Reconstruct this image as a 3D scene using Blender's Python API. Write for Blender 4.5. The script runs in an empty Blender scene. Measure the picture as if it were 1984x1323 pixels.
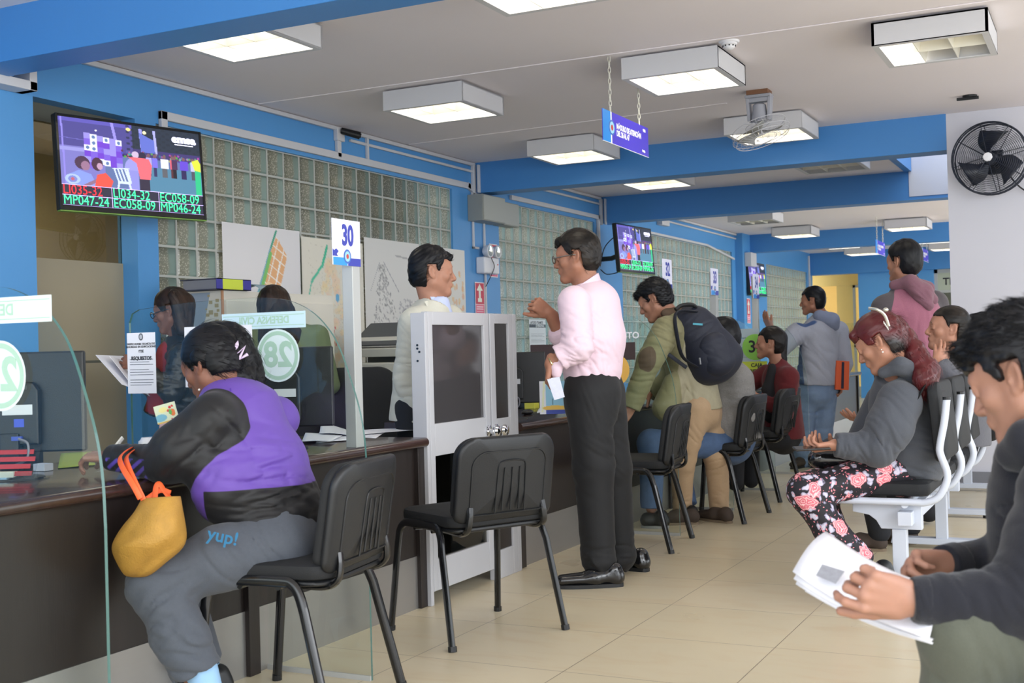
import bpy, math, random
import numpy as np
from mathutils import Vector, Matrix
random.seed(7); np.random.seed(7)
SC = bpy.context.scene
COL = SC.collection
PI = math.pi
# ------------------------------------------------------------------ camera
F_PX = 2331.0; CX, CY = 992.0, 661.5; CAM_H = 1.13
_yaw = math.radians(26.4); _roll = 0.026; _pitch = 15.5 / F_PX
_f0 = np.array([-math.sin(_yaw), math.cos(_yaw), 0.0]); _r0 = np.array([math.cos(_yaw), math.sin(_yaw), 0.0]); _u0 = np.array([0, 0, 1.0])
C_F = _f0 * math.cos(_pitch) + _u0 * math.sin(_pitch)
_u = -_f0 * math.sin(_pitch) + _u0 * math.cos(_pitch)
C_R = math.cos(_roll) * _r0 - math.sin(_roll) * _u
C_U = math.sin(_roll) * _r0 + math.cos(_roll) * _u
CAM_POS = np.array([0, 0, CAM_H])
cd = bpy.data.cameras.new('camera'); cam = bpy.data.objects.new('camera', cd); COL.objects.link(cam)
cam.matrix_world = Matrix([[C_R[0], C_U[0], -C_F[0], 0], [C_R[1], C_U[1], -C_F[1], 0], [C_R[2], C_U[2], -C_F[2], CAM_H], [0, 0, 0, 1]])
cd.sensor_fit = 'HORIZONTAL'; cd.sensor_width = 36.0; cd.lens = 36.0 * F_PX / 1984.0
cd.clip_start = 0.05; cd.clip_end = 200
cd.dof.use_dof = True; cd.dof.focus_distance = 5.8; cd.dof.aperture_fstop = 7.0
SC.camera = cam
def P(px, py, d):
    return CAM_POS + (C_F + C_R * (px - CX) / F_PX - C_U * (py - CY) / F_PX) * d
# ------------------------------------------------------------------ world, daylight, exposure
w = bpy.data.worlds.new('daylight'); SC.world = w; w.use_nodes = True
bg = w.node_tree.nodes['Background']; bg.inputs[0].default_value = (0.90, 0.95, 1.0, 1); bg.inputs[1].default_value = 1.9
def area(name, loc, rot, sx, sy, power, col=(1, 1, 1)):
    l = bpy.data.lights.new(name, 'AREA'); l.shape = 'RECTANGLE'; l.size = sx; l.size_y = sy; l.energy = power; l.color = col
    o = bpy.data.objects.new(name, l); COL.objects.link(o); o.location = loc; o.rotation_euler = rot; return o
# daylight from the big street windows behind and to the right of the photographer
area('window_daylight', (3.6, 1.0, 2.2), (math.radians(68), 0, math.radians(75)), 6.0, 2.2, 150, (0.95, 0.97, 1.0))
area('window_daylight', (0.5, -3.0, 2.2), (math.radians(75), 0, math.radians(10)), 6.0, 2.2, 62, (0.95, 0.97, 1.0))
area('window_daylight', (2.8, 16.0, 2.0), (math.radians(75), 0, math.radians(90)), 6.0, 2.0, 100, (0.95, 0.97, 1.0))
SC.view_settings.view_transform = 'Standard'; SC.view_settings.look = 'None'; SC.view_settings.gamma = 1.0
SC.view_settings.use_curve_mapping = False; SC.view_settings.exposure = 0.50
# ------------------------------------------------------------------ helpers
def srgb(r, g, b):
    def c(v):
        v /= 255.0
        return v / 12.92 if v <= 0.04045 else ((v + 0.055) / 1.055) ** 2.4
    return (c(r), c(g), c(b), 1.0)
MATS = {}
def nd(nt, t, **k):
    n = nt.nodes.new(t)
    for a, v in k.items(): setattr(n, a, v)
    return n
def mat(name, col, rough=0.6, metal=0.0, var=0.0, vscale=6.0, bump=0.0, bscale=40.0, spec=0.5, coat=0.0, emit=0.0, sheen=0.0, stretch=None, detail=4):
    if name in MATS: return MATS[name]
    m = bpy.data.materials.new(name); m.use_nodes = True; nt = m.node_tree; b = nt.nodes['Principled BSDF']
    b.inputs['Base Color'].default_value = col; b.inputs['Roughness'].default_value = rough; b.inputs['Metallic'].default_value = metal
    b.inputs['Specular IOR Level'].default_value = spec; b.inputs['Coat Weight'].default_value = coat; b.inputs['Sheen Weight'].default_value = sheen
    if emit: b.inputs['Emission Color'].default_value = col; b.inputs['Emission Strength'].default_value = emit
    tc = None
    def coord():
        t = nd(nt, 'ShaderNodeTexCoord'); mp = nd(nt, 'ShaderNodeMapping')
        if stretch: mp.inputs['Scale'].default_value = stretch
        nt.links.new(t.outputs['Object'], mp.inputs['Vector']); return mp.outputs['Vector']
    if var or bump: tc = coord()
    if var:
        n = nd(nt, 'ShaderNodeTexNoise'); n.inputs['Scale'].default_value = vscale; n.inputs['Detail'].default_value = detail
        nt.links.new(tc, n.inputs['Vector'])
        mx = nd(nt, 'ShaderNodeMix', data_type='RGBA')
        mx.inputs['A'].default_value = tuple(max(0, c * (1 - var)) for c in col[:3]) + (1,)
        mx.inputs['B'].default_value = tuple(min(1, c * (1 + var)) for c in col[:3]) + (1,)
        nt.links.new(n.outputs['Fac'], mx.inputs['Factor']); nt.links.new(mx.outputs['Result'], b.inputs['Base Color'])
    if bump:
        n = nd(nt, 'ShaderNodeTexNoise'); n.inputs['Scale'].default_value = bscale; n.inputs['Detail'].default_value = 5
        nt.links.new(tc, n.inputs['Vector'])
        bp = nd(nt, 'ShaderNodeBump'); bp.inputs['Strength'].default_value = bump; bp.inputs['Distance'].default_value = 0.01
        nt.links.new(n.outputs['Fac'], bp.inputs['Height']); nt.links.new(bp.outputs['Normal'], b.inputs['Normal'])
    MATS[name] = m; return m
def npmesh(name, V, Fq, mats, parent=None, mi=None, smooth=True, attrs=None):
    V = np.asarray(V, np.float32); me = bpy.data.meshes.new(name)
    me.vertices.add(len(V)); me.vertices.foreach_set('co', V.ravel())
    Fq = np.asarray(Fq, np.int32); n, k = Fq.shape
    me.loops.add(n * k); me.loops.foreach_set('vertex_index', Fq.ravel())
    me.polygons.add(n); me.polygons.foreach_set('loop_start', np.arange(n, dtype=np.int32) * k)
    if mi is not None: me.polygons.foreach_set('material_index', np.asarray(mi, np.int32))
    for m in (mats if isinstance(mats, (list, tuple)) else [mats]): me.materials.append(m)
    me.update(calc_edges=True); me.validate()
    if smooth: me.polygons.foreach_set('use_smooth', np.ones(len(me.polygons), bool))
    for k_, a in (attrs or {}).items():
        if a.ndim == 2:
            at = me.color_attributes.new(k_, 'FLOAT_COLOR', 'POINT'); at.data.foreach_set('color', a.astype(np.float32).ravel())
        else:
            at = me.attributes.new(k_, 'FLOAT', 'POINT'); at.data.foreach_set('value', a.astype(np.float32))
    o = bpy.data.objects.new(name, me); COL.objects.link(o)
    if parent: o.parent = parent
    return o
class MB:
    def __init__(s): s.v = []; s.f = []; s.m = []; s.cur = 0; s.M = None
    def add(s, vs, fs):
        b = len(s.v)
        for p in vs:
            p = Vector(p); s.v.append(s.M @ p if s.M is not None else p)
        for f in fs: s.f.append([i + b for i in f]); s.m.append(s.cur)
        return s
    def box(s, x0, y0, z0, x1, y1, z1):
        vs = [(x, y, z) for x in (x0, x1) for y in (y0, y1) for z in (z0, z1)]
        return s.add(vs, [(0, 1, 3, 2), (4, 6, 7, 5), (0, 4, 5, 1), (2, 3, 7, 6), (0, 2, 6, 4), (1, 5, 7, 3)])
    def prism(s, pts, axis, a, b):
        n = len(pts)
        def mk(p, t):
            return {0: (t, p[0], p[1]), 1: (p[0], t, p[1]), 2: (p[0], p[1], t)}[axis]
        vs = [mk(p, a) for p in pts] + [mk(p, b) for p in pts]
        return s.add(vs, [list(range(n))[::-1], list(range(n, 2 * n))] + [(i, (i + 1) % n, n + (i + 1) % n, n + i) for i in range(n)])
    def tube(s, pts, r, n=10, cap=True, flat=1.0, up=None):
        pts = [Vector(p) for p in pts]; rr = r if isinstance(r, (list, tuple)) else [r] * len(pts)
        prev = None; rings = []
        for i, p in enumerate(pts):
            t = (pts[min(i + 1, len(pts) - 1)] - pts[max(i - 1, 0)]).normalized()
            if prev is None:
                a = Vector(up) if up else (Vector((0, 0, 1)) if abs(t.z) < 0.9 else Vector((1, 0, 0)))
            else: a = prev
            sx = (a - t * a.dot(t)).normalized(); sy = t.cross(sx); prev = sx
            rings.append([p + sx * (rr[i] * math.cos(2 * PI * k / n)) + sy * (rr[i] * flat * math.sin(2 * PI * k / n)) for k in range(n)])
        vs = [v for ring in rings for v in ring]
        fs = [(i * n + k, i * n + (k + 1) % n, (i + 1) * n + (k + 1) % n, (i + 1) * n + k) for i in range(len(pts) - 1) for k in range(n)]
        if cap: fs += [list(range(n))[::-1], list(range((len(pts) - 1) * n, len(pts) * n))]
        return s.add(vs, fs)
    def cyl(s, a, b, r, n=16, r2=None): return s.tube([a, b], [r, r if r2 is None else r2], n)
    def lathe(s, prof, c=(0, 0, 0), n=24, axis=2):
        vs = []; m = len(prof)
        for (r, h) in prof:
            for k in range(n):
                a = 2 * PI * k / n; q = (r * math.cos(a), r * math.sin(a), h)
                q = {2: q, 1: (q[0], q[2], q[1]), 0: (q[2], q[0], q[1])}[axis]
                vs.append((c[0] + q[0], c[1] + q[1], c[2] + q[2]))
        return s.add(vs, [(i * n + k, i * n + (k + 1) % n, (i + 1) * n + (k + 1) % n, (i + 1) * n + k) for i in range(m - 1) for k in range(n)])
    def ell(s, c, r, n=14, R=None):
        vs = []; fs = []
        for i in range(n + 1):
            t = PI * i / n
            for k in range(2 * n):
                a = PI * k / n; q = Vector((r[0] * math.sin(t) * math.cos(a), r[1] * math.sin(t) * math.sin(a), r[2] * math.cos(t)))
                if R is not None: q = R @ q
                vs.append(Vector(c) + q)
        for i in range(n):
            for k in range(2 * n): fs.append((i * 2 * n + k, (i + 1) * 2 * n + k, (i + 1) * 2 * n + (k + 1) % (2 * n), i * 2 * n + (k + 1) % (2 * n)))
        return s.add(vs, fs)
    def build(s, name, mats, parent=None, smooth=False, bevel=0.0, seg=2, weld=False):
        me = bpy.data.meshes.new(name); me.from_pydata([tuple(v) for v in s.v], [], s.f)
        for m in (mats if isinstance(mats, (list, tuple)) else [mats]): me.materials.append(m)
        me.polygons.foreach_set('material_index', s.m); me.validate(); me.update()
        if smooth:
            me.polygons.foreach_set('use_smooth', [True] * len(me.polygons))
            try: me.set_sharp_from_angle(angle=math.radians(40))
            except Exception: pass
        o = bpy.data.objects.new(name, me); COL.objects.link(o)
        if parent: o.parent = parent
        if bevel:
            md = o.modifiers.new('bevel', 'BEVEL'); md.width = bevel; md.segments = seg; md.limit_method = 'ANGLE'; md.angle_limit = math.radians(40)
        return o
def tag(o, label=None, cat=None, group=None, kind=None):
    if label: o['label'] = label
    if cat: o['category'] = cat
    if group: o['group'] = group
    if kind: o['kind'] = kind
    return o
def empty(name, loc=(0, 0, 0), rz=0.0, label=None, cat=None, group=None):
    o = bpy.data.objects.new(name, None); COL.objects.link(o); o.location = Vector([float(c) for c in loc]); o.rotation_euler = (0, 0, rz); o.empty_display_size = 0.1
    return tag(o, label, cat, group)
def kids(o): return [c for c in bpy.data.objects if c.parent == o]
def dup(o, loc=None, rz=None, label=None, group=None, parent=None):
    c = o.copy(); COL.objects.link(c)
    if parent: c.parent = parent
    if loc is not None: c.location = loc
    if rz is not None: c.rotation_euler = (0, 0, rz)
    if label: c['label'] = label
    if group: c['group'] = group
    for k in kids(o): dup(k, parent=c)
    return c
def struct(o, label=None):
    o['kind'] = 'structure'
    if label: o['label'] = label
    return o
def arc(c, r, a0, a1, n, f): return [f(c[0] + r * math.cos(a0 + (a1 - a0) * i / n), c[1] + r * math.sin(a0 + (a1 - a0) * i / n)) for i in range(n + 1)]
def smooth_path(pts, n=6):
    """Catmull-Rom through pts"""
    p = [Vector(q) for q in pts]; p = [2 * p[0] - p[1]] + p + [2 * p[-1] - p[-2]]; out = []
    for i in range(1, len(p) - 2):
        for k in range(n):
            t = k / n
            out.append(0.5 * ((2 * p[i]) + (-p[i - 1] + p[i + 1]) * t + (2 * p[i - 1] - 5 * p[i] + 4 * p[i + 1] - p[i + 2]) * t * t + (-p[i - 1] + 3 * p[i] - 3 * p[i + 1] + p[i + 2]) * t ** 3))
    out.append(p[-2]); return out
def text(name, s, size, m, parent=None, M=None, depth=0.0006, align='CENTER', bold=0.0, sx=1.0):
    """lettering as a mesh; local x = reading direction, y = up, z = towards the reader"""
    cu = bpy.data.curves.new(name, 'FONT'); cu.body = s; cu.size = size; cu.align_x = align; cu.align_y = 'CENTER'; cu.extrude = depth; cu.offset = bold; cu.resolution_u = 3
    t = bpy.data.objects.new(name, cu); COL.objects.link(t)
    bpy.context.view_layer.update()
    me = bpy.data.meshes.new_from_object(t.evaluated_get(bpy.context.evaluated_depsgraph_get()))
    bpy.data.objects.remove(t); me.materials.clear(); me.materials.append(m)
    me.transform(Matrix.Diagonal((sx, 1, 1, 1)))
    o = bpy.data.objects.new(name, me); COL.objects.link(o)
    if parent: o.parent = parent
    if M is not None: o.matrix_local = M
    return o
def frame(o, x, y, z):
    """matrix with origin o and axes x, y, z"""
    x, y, z, o = (Vector([float(c) for c in q]) for q in (x, y, z, o))
    return Matrix([[x[0], y[0], z[0], o[0]], [x[1], y[1], z[1], o[1]], [x[2], y[2], z[2], o[2]], [0, 0, 0, 1]])
# picture panels: a fine flat grid whose own print is stored per point
class Pic:
    def __init__(s, w, h, col=(255, 255, 255)):
        s.w, s.h = w, h; s.a = np.zeros((h, w, 3)); s.a[:] = col; s.Y, s.X = np.mgrid[0:h, 0:w]; s.X = s.X / (w - 1.0); s.Y = s.Y / (h - 1.0)
    def put(s, m, c, al=1.0): s.a[m] = s.a[m] * (1 - al) + np.array(c) * al; return s
    def rect(s, x0, y0, x1, y1, c, al=1.0): return s.put((s.X >= x0) & (s.X <= x1) & (s.Y >= y0) & (s.Y <= y1), c, al)
    def ell(s, x, y, rx, ry, c, al=1.0): return s.put(((s.X - x) / rx) ** 2 + ((s.Y - y) / ry) ** 2 <= 1, c, al)
    def line(s, x0, y0, x1, y1, t, c, al=1.0):
        dx, dy = x1 - x0, y1 - y0; L = dx * dx + dy * dy + 1e-9
        u = np.clip(((s.X - x0) * dx + (s.Y - y0) * dy) / L, 0, 1)
        return s.put(np.hypot(s.X - x0 - u * dx, s.Y - y0 - u * dy) <= t, c, al)
    def poly(s, pts, c, al=1.0):
        m = np.zeros(s.X.shape, bool); n = len(pts)
        for i in range(n):
            (xa, ya), (xb, yb) = pts[i], pts[(i + 1) % n]
            if ya == yb: continue
            cr = ((s.Y >= min(ya, yb)) & (s.Y < max(ya, yb))) & (s.X < xa + (s.Y - ya) * (xb - xa) / (yb - ya)); m ^= cr
        return s.put(m, c, al)
    def build(s, name, W, H, m, parent=None, M=None):
        xs = (s.X - 0.5) * W; ys = (0.5 - s.Y) * H
        V = np.stack([xs.ravel(), ys.ravel(), np.zeros(xs.size)], 1)
        i = (np.arange(s.h - 1)[:, None] * s.w + np.arange(s.w - 1)[None]).ravel()
        Fq = np.stack([i, i + s.w, i + s.w + 1, i + 1], 1)
        l = s.a.reshape(-1, 3) / 255.0; l = np.where(l <= 0.04045, l / 12.92, ((l + 0.055) / 1.055) ** 2.4)
        o = npmesh(name, V, Fq, m, parent, smooth=False, attrs={'print': np.hstack([l, np.ones((len(l), 1))])})
        if M is not None: o.matrix_local = M
        return o
def print_mat(name, emit=0.0, rough=0.55):
    if name in MATS: return MATS[name]
    m = bpy.data.materials.new(name); m.use_nodes = True; nt = m.node_tree; b = nt.nodes['Principled BSDF']
    a = nd(nt, 'ShaderNodeAttribute', attribute_name='print'); b.inputs['Roughness'].default_value = rough
    if emit:
        b.inputs['Base Color'].default_value = (0.01, 0.01, 0.01, 1); nt.links.new(a.outputs['Color'], b.inputs['Emission Color']); b.inputs['Emission Strength'].default_value = emit
    else: nt.links.new(a.outputs['Color'], b.inputs['Base Color'])
    MATS[name] = m; return m
def glass_mat(name, col, tint=0.9, rough=0.0):
    """thin sheet glass: mostly clear with a Fresnel reflection"""
    if name in MATS: return MATS[name]
    m = bpy.data.materials.new(name); m.use_nodes = True; nt = m.node_tree; nt.nodes.remove(nt.nodes['Principled BSDF']); out = nt.nodes['Material Output']
    t = nd(nt, 'ShaderNodeBsdfTransparent'); t.inputs[0].default_value = col
    g = nd(nt, 'ShaderNodeBsdfGlossy'); g.inputs['Roughness'].default_value = rough; g.inputs[0].default_value = (1, 1, 1, 1)
    fr = nd(nt, 'ShaderNodeFresnel'); fr.inputs[0].default_value = 1.45
    mx = nd(nt, 'ShaderNodeMixShader'); nt.links.new(fr.outputs[0], mx.inputs[0]); nt.links.new(t.outputs[0], mx.inputs[1]); nt.links.new(g.outputs[0], mx.inputs[2])
    gm_ = nd(nt, 'ShaderNodeNewGeometry'); mt_ = nd(nt, 'ShaderNodeMath', operation='MULTIPLY'); sb_ = nd(nt, 'ShaderNodeMath', operation='SUBTRACT'); sb_.inputs[0].default_value = 1.0; nt.links.new(gm_.outputs['Backfacing'], sb_.inputs[1]); nt.links.new(fr.outputs[0], mt_.inputs[0]); nt.links.new(sb_.outputs[0], mt_.inputs[1]); nt.links.new(mt_.outputs[0], mx.inputs[0])
    nt.links.new(mx.outputs[0], out.inputs[0]); MATS[name] = m; return m
# ------------------------------------------------------------------ materials
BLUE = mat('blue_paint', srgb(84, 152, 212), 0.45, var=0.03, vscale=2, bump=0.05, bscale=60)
BLUE_SHADED = mat('blue_paint_shaded', srgb(68, 134, 200), 0.45, var=0.03, vscale=2, bump=0.05, bscale=60)  # the wall's blue again, darkened in the colour for the beams' shade
WHITEW = mat('white_wall_paint', srgb(204, 204, 213), 0.6, var=0.03, vscale=1.5, bump=0.04, bscale=80)
CEIL = mat('ceiling_paint', srgb(236, 229, 232), 0.8, var=0.03, vscale=1.2, bump=0.05, bscale=50)
ALU = mat('white_aluminium', srgb(190, 191, 196), 0.4, var=0.03)
ALUG = mat('grey_aluminium', srgb(182, 184, 182), 0.45, 0.2, var=0.03)
TRUNK = mat('trunking_plastic', srgb(205, 205, 208), 0.5, var=0.04, vscale=3)
WENGE = mat('wenge_laminate', srgb(38, 31, 29), 0.38, var=0.25, vscale=5, stretch=(8, 8, 0.5), bump=0.05, bscale=30)
TOPW = mat('counter_top_laminate', srgb(60, 42, 38), 0.22, var=0.25, vscale=5, stretch=(1, 8, 1), coat=0.3)
STEEL = mat('brushed_steel_plinth', srgb(168, 166, 164), 0.38, 0.75, var=0.06, vscale=3, stretch=(1, 1, 6))
BLK = mat('black_plastic', srgb(19, 21, 24), 0.42, bump=0.08, bscale=300)
BLKM = mat('black_painted_metal', srgb(20, 21, 23), 0.22, 0.2, coat=0.4)
PAD = mat('black_upholstery', srgb(21, 23, 26), 0.75, bump=0.12, bscale=250)
PAPER = mat('white_paper', srgb(238, 238, 244), 0.7, var=0.02)
TUBEW = mat('grey_enamel_tube', srgb(196, 202, 214), 0.35, var=0.04, vscale=4)
CLEAR = glass_mat('partition_glass', (0.945, 0.975, 0.96, 1))
EDGE = mat('glass_edge_green', srgb(70, 110, 105), 0.15, spec=0.8)
DARKT = mat('dark_text', srgb(45, 45, 50), 0.6)
WHITET = mat('white_lettering', srgb(240, 240, 245), 0.5)
# floor tiles
def floor_mat():
    m = bpy.data.materials.new('cream_floor_tiles'); m.use_nodes = True; nt = m.node_tree; b = nt.nodes['Principled BSDF']
    t = nd(nt, 'ShaderNodeTexCoord'); mp = nd(nt, 'ShaderNodeMapping'); mp.inputs['Location'].default_value = (1.74, -3.84, 0)
    nt.links.new(t.outputs['Object'], mp.inputs['Vector'])
    br = nd(nt, 'ShaderNodeTexBrick'); br.offset = 0.0; br.inputs['Scale'].default_value = 1.0; br.inputs['Brick Width'].default_value = 0.6; br.inputs['Row Height'].default_value = 0.58
    br.inputs['Mortar Size'].default_value = 0.0017; br.inputs['Mortar Smooth'].default_value = 0.3; br.inputs['Bias'].default_value = 0
    c1, c2 = srgb(211, 198, 168), srgb(217, 204, 176)
    br.inputs['Color1'].default_value = c1; br.inputs['Color2'].default_value = c2; br.inputs['Mortar'].default_value = srgb(118, 102, 84)
    nt.links.new(mp.outputs['Vector'], br.inputs['Vector'])
    mp2 = nd(nt, 'ShaderNodeMapping'); mp2.inputs['Scale'].default_value = (1.0, 3.0, 1); mp2.inputs['Rotation'].default_value = (0, 0, 0.3)
    nt.links.new(t.outputs['Object'], mp2.inputs['Vector'])
    n = nd(nt, 'ShaderNodeTexNoise'); n.inputs['Scale'].default_value = 2.4; n.inputs['Detail'].default_value = 7; n.inputs['Distortion'].default_value = 1.2; nt.links.new(mp2.outputs['Vector'], n.inputs['Vector'])
    cr = nd(nt, 'ShaderNodeValToRGB'); cr.color_ramp.elements[0].position = 0.5; cr.color_ramp.elements[1].position = 0.78
    cr.color_ramp.elements[0].color = (0, 0, 0, 1); cr.color_ramp.elements[1].color = (0.75, 0.75, 0.75, 1); nt.links.new(n.outputs['Fac'], cr.inputs['Fac'])
    mx = nd(nt, 'ShaderNodeMix', data_type='RGBA'); mx.inputs['B'].default_value = srgb(206, 186, 152)
    nt.links.new(cr.outputs['Color'], mx.inputs['Factor']); nt.links.new(br.outputs['Color'], mx.inputs['A']); nt.links.new(mx.outputs['Result'], b.inputs['Base Color'])
    n2 = nd(nt, 'ShaderNodeTexNoise'); n2.inputs['Scale'].default_value = 3; n2.inputs['Detail'].default_value = 3
    nt.links.new(t.outputs['Object'], n2.inputs['Vector'])
    mr = nd(nt, 'ShaderNodeMapRange'); mr.inputs['To Min'].default_value = 0.22; mr.inputs['To Max'].default_value = 0.40; nt.links.new(n2.outputs['Fac'], mr.inputs['Value']); nt.links.new(mr.outputs['Result'], b.inputs['Roughness'])
    bp = nd(nt, 'ShaderNodeBump'); bp.inputs['Strength'].default_value = 0.15; bp.inputs['Distance'].default_value = 0.004; nt.links.new(br.outputs['Fac'], bp.inputs['Height']); bp.invert = True
    nt.links.new(bp.outputs['Normal'], b.inputs['Normal']); return m
def block_mat():
    """glass blocks, their refraction and glints painted into the colour: light comes through them from the street side"""
    m = bpy.data.materials.new('glass_block'); m.use_nodes = True; nt = m.node_tree; b = nt.nodes['Principled BSDF']; out = nt.nodes['Material Output']
    t = nd(nt, 'ShaderNodeTexCoord'); sp = nd(nt, 'ShaderNodeSeparateXYZ'); nt.links.new(t.outputs['Object'], sp.inputs[0])
    def math_(op, a, bb=None, c=None):
        n = nd(nt, 'ShaderNodeMath', operation=op)
        for i, v in enumerate((a, bb, c)):
            if v is None: continue
            if isinstance(v, (int, float)): n.inputs[i].default_value = v
            else: nt.links.new(v, n.inputs[i])
        return n.outputs[0]
    fy = math_('FRACT', math_('MULTIPLY', sp.outputs[1], 1 / 0.19))
    wav = nd(nt, 'ShaderNodeTexNoise'); wav.inputs['Scale'].default_value = 7; nt.links.new(t.outputs['Object'], wav.inputs['Vector'])
    fy = math_('ADD', fy, math_('MULTIPLY', math_('SUBTRACT', wav.outputs['Fac'], 0.5), 0.25))
    half = nd(nt, 'ShaderNodeMapRange'); half.inputs['From Min'].default_value = 0.5; half.inputs['From Max'].default_value = 0.62; nt.links.new(fy, half.inputs['Value'])  # splits each block into a bright and a dark half, painted refraction
    vo = nd(nt, 'ShaderNodeTexVoronoi'); vo.inputs['Scale'].default_value = 75; nt.links.new(t.outputs['Object'], vo.inputs['Vector'])
    big = nd(nt, 'ShaderNodeTexNoise'); big.inputs['Scale'].default_value = 1.1; big.inputs['Detail'].default_value = 2; nt.links.new(t.outputs['Object'], big.inputs['Vector'])
    spk = nd(nt, 'ShaderNodeMapRange'); spk.inputs['From Min'].default_value = 0.05; spk.inputs['From Max'].default_value = 0.5; spk.inputs['To Min'].default_value = 1; spk.inputs['To Max'].default_value = 0; nt.links.new(vo.outputs['Distance'], spk.inputs['Value'])
    lo = nd(nt, 'ShaderNodeMix', data_type='RGBA'); lo.inputs['A'].default_value = srgb(124, 127, 116); lo.inputs['B'].default_value = srgb(214, 213, 202)
    nt.links.new(math_('MULTIPLY', spk.outputs[0], math_('MULTIPLY', big.outputs['Fac'], 1.5)), lo.inputs['Factor'])
    hi = nd(nt, 'ShaderNodeMix', data_type='RGBA'); hi.inputs['A'].default_value = srgb(102, 124, 120); hi.inputs['B'].default_value = srgb(144, 162, 157); nt.links.new(big.outputs['Fac'], hi.inputs['Factor'])
    mx = nd(nt, 'ShaderNodeMix', data_type='RGBA'); nt.links.new(half.outputs[0], mx.inputs['Factor']); nt.links.new(lo.outputs['Result'], mx.inputs['A']); nt.links.new(hi.outputs['Result'], mx.inputs['B'])
    # further along the wall the obscured side is plainer, greener
    far = nd(nt, 'ShaderNodeMapRange'); far.inputs['From Min'].default_value = 9.6; far.inputs['From Max'].default_value = 10.6; nt.links.new(sp.outputs[1], far.inputs['Value'])
    mx2 = nd(nt, 'ShaderNodeMix', data_type='RGBA'); mx2.inputs['B'].default_value = srgb(126, 148, 144); nt.links.new(math_('MULTIPLY', far.outputs[0], 0.7), mx2.inputs['Factor']); nt.links.new(mx.outputs['Result'], mx2.inputs['A'])
    nt.links.new(mx2.outputs['Result'], b.inputs['Base Color']); b.inputs['Roughness'].default_value = 0.12; b.inputs['Specular IOR Level'].default_value = 0.7
    bp = nd(nt, 'ShaderNodeBump'); bp.inputs['Strength'].default_value = 0.35; bp.inputs['Distance'].default_value = 0.004; n = nd(nt, 'ShaderNodeTexNoise'); n.inputs['Scale'].default_value = 18; nt.links.new(t.outputs['Object'], n.inputs['Vector'])
    nt.links.new(n.outputs['Fac'], bp.inputs['Height']); nt.links.new(bp.outputs['Normal'], b.inputs['Normal'])
    tr = nd(nt, 'ShaderNodeBsdfTranslucent'); nt.links.new(mx2.outputs['Result'], tr.inputs[0])
    ms = nd(nt, 'ShaderNodeMixShader'); ms.inputs[0].default_value = 0.45; nt.links.new(b.outputs[0], ms.inputs[1]); nt.links.new(tr.outputs[0], ms.inputs[2]); nt.links.new(ms.outputs[0], out.inputs[0])
    return m
FLOORM = floor_mat(); BLOCKM = block_mat(); MORTAR = mat('pale_mortar', srgb(184, 186, 180), 0.8, var=0.05)
# ------------------------------------------------------------------ the room
WX = -5.3; ZC = 2.885
struct(MB().box(-9, -3.2, -0.1, 4.0, 34, 0.0).build('floor', FLOORM), 'cream marbled floor tiles')
c_ = MB()
c_.box(-9, -0.5, ZC, 1.6, 12.99, ZC + 0.1) if False else None
c_.box(-5.5, -0.5, ZC, 1.8, 10.2, ZC + 0.12); c_.box(-5.5, 10.2, ZC, -1.87, 13.1, ZC + 0.12); c_.box(-5.5, 13.1, ZC, 1.8, 24.5, ZC + 0.12)
struct(c_.build('ceiling', CEIL), 'off-white ceiling')
win = [(5.75, 9.53, 0.51, 2.60), (10.45, 12.90, 0.68, 2.58), (13.75, 18.55, 0.68, 2.58), (20.35, 23.8, 0.5, 2.50)]
w_ = MB(); y = -0.5
opens = [(4.74, 5.57, 0.0, 2.60)] + win
for (a, b_, z0, z1) in opens:
    w_.box(WX - 0.16, y, 0, WX, a, ZC); w_.box(WX - 0.16, a, z1, WX, b_, ZC)
    if z0 > 0: w_.box(WX - 0.16, a, 0, WX, b_, z0)
    y = b_
w_.box(WX - 0.16, y, 0, WX, 24.3, ZC)
w_.box(WX, 1.5, 0, WX + 0.08, 4.72, ZC)          # pilasters
w_.box(WX, 18.75, 0, WX + 0.12, 20.2, ZC)
struct(w_.build('wall_left', BLUE), 'bright blue painted wall with glass block windows')
for i, (a, b_, z0, z1) in enumerate(win):
    e = empty('window_%d' % (i + 1), (WX, a, z0)); struct(e, 'glass block window in the blue wall')
    ny = round((b_ - a) / 0.19); nz = round((z1 - z0) / 0.19); sy = (b_ - a) / ny; sz = (z1 - z0) / nz
    g = MB(); mo = MB()
    for j in range(ny):
        for k in range(nz):
            y0, y1, q0, q1 = j * sy + 0.007, (j + 1) * sy - 0.007, k * sz + 0.007, (k + 1) * sz - 0.007
            # pillowed face
            b2 = 0.012
            vs = [(-0.03, y0, q0), (-0.03, y1, q0), (-0.03, y1, q1), (-0.03, y0, q1), (-0.018, y0 + b2, q0 + b2), (-0.018, y1 - b2, q0 + b2), (-0.018, y1 - b2, q1 - b2), (-0.018, y0 + b2, q1 - b2)]
            g.add(vs, [(4, 5, 6, 7), (0, 1, 5, 4), (1, 2, 6, 5), (2, 3, 7, 6), (3, 0, 4, 7)])
    go = g.build('block', BLOCKM, e); go['kind'] = 'stuff'
    for j in range(ny + 1): mo.box(-0.07, j * sy - 0.0075, 0, -0.022, j * sy + 0.0075, nz * sz)
    for k in range(nz + 1): mo.box(-0.07, 0, k * sz - 0.0075, -0.0225, ny * sy, k * sz + 0.0075)
    mo.build('mortar', MORTAR, e)
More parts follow.
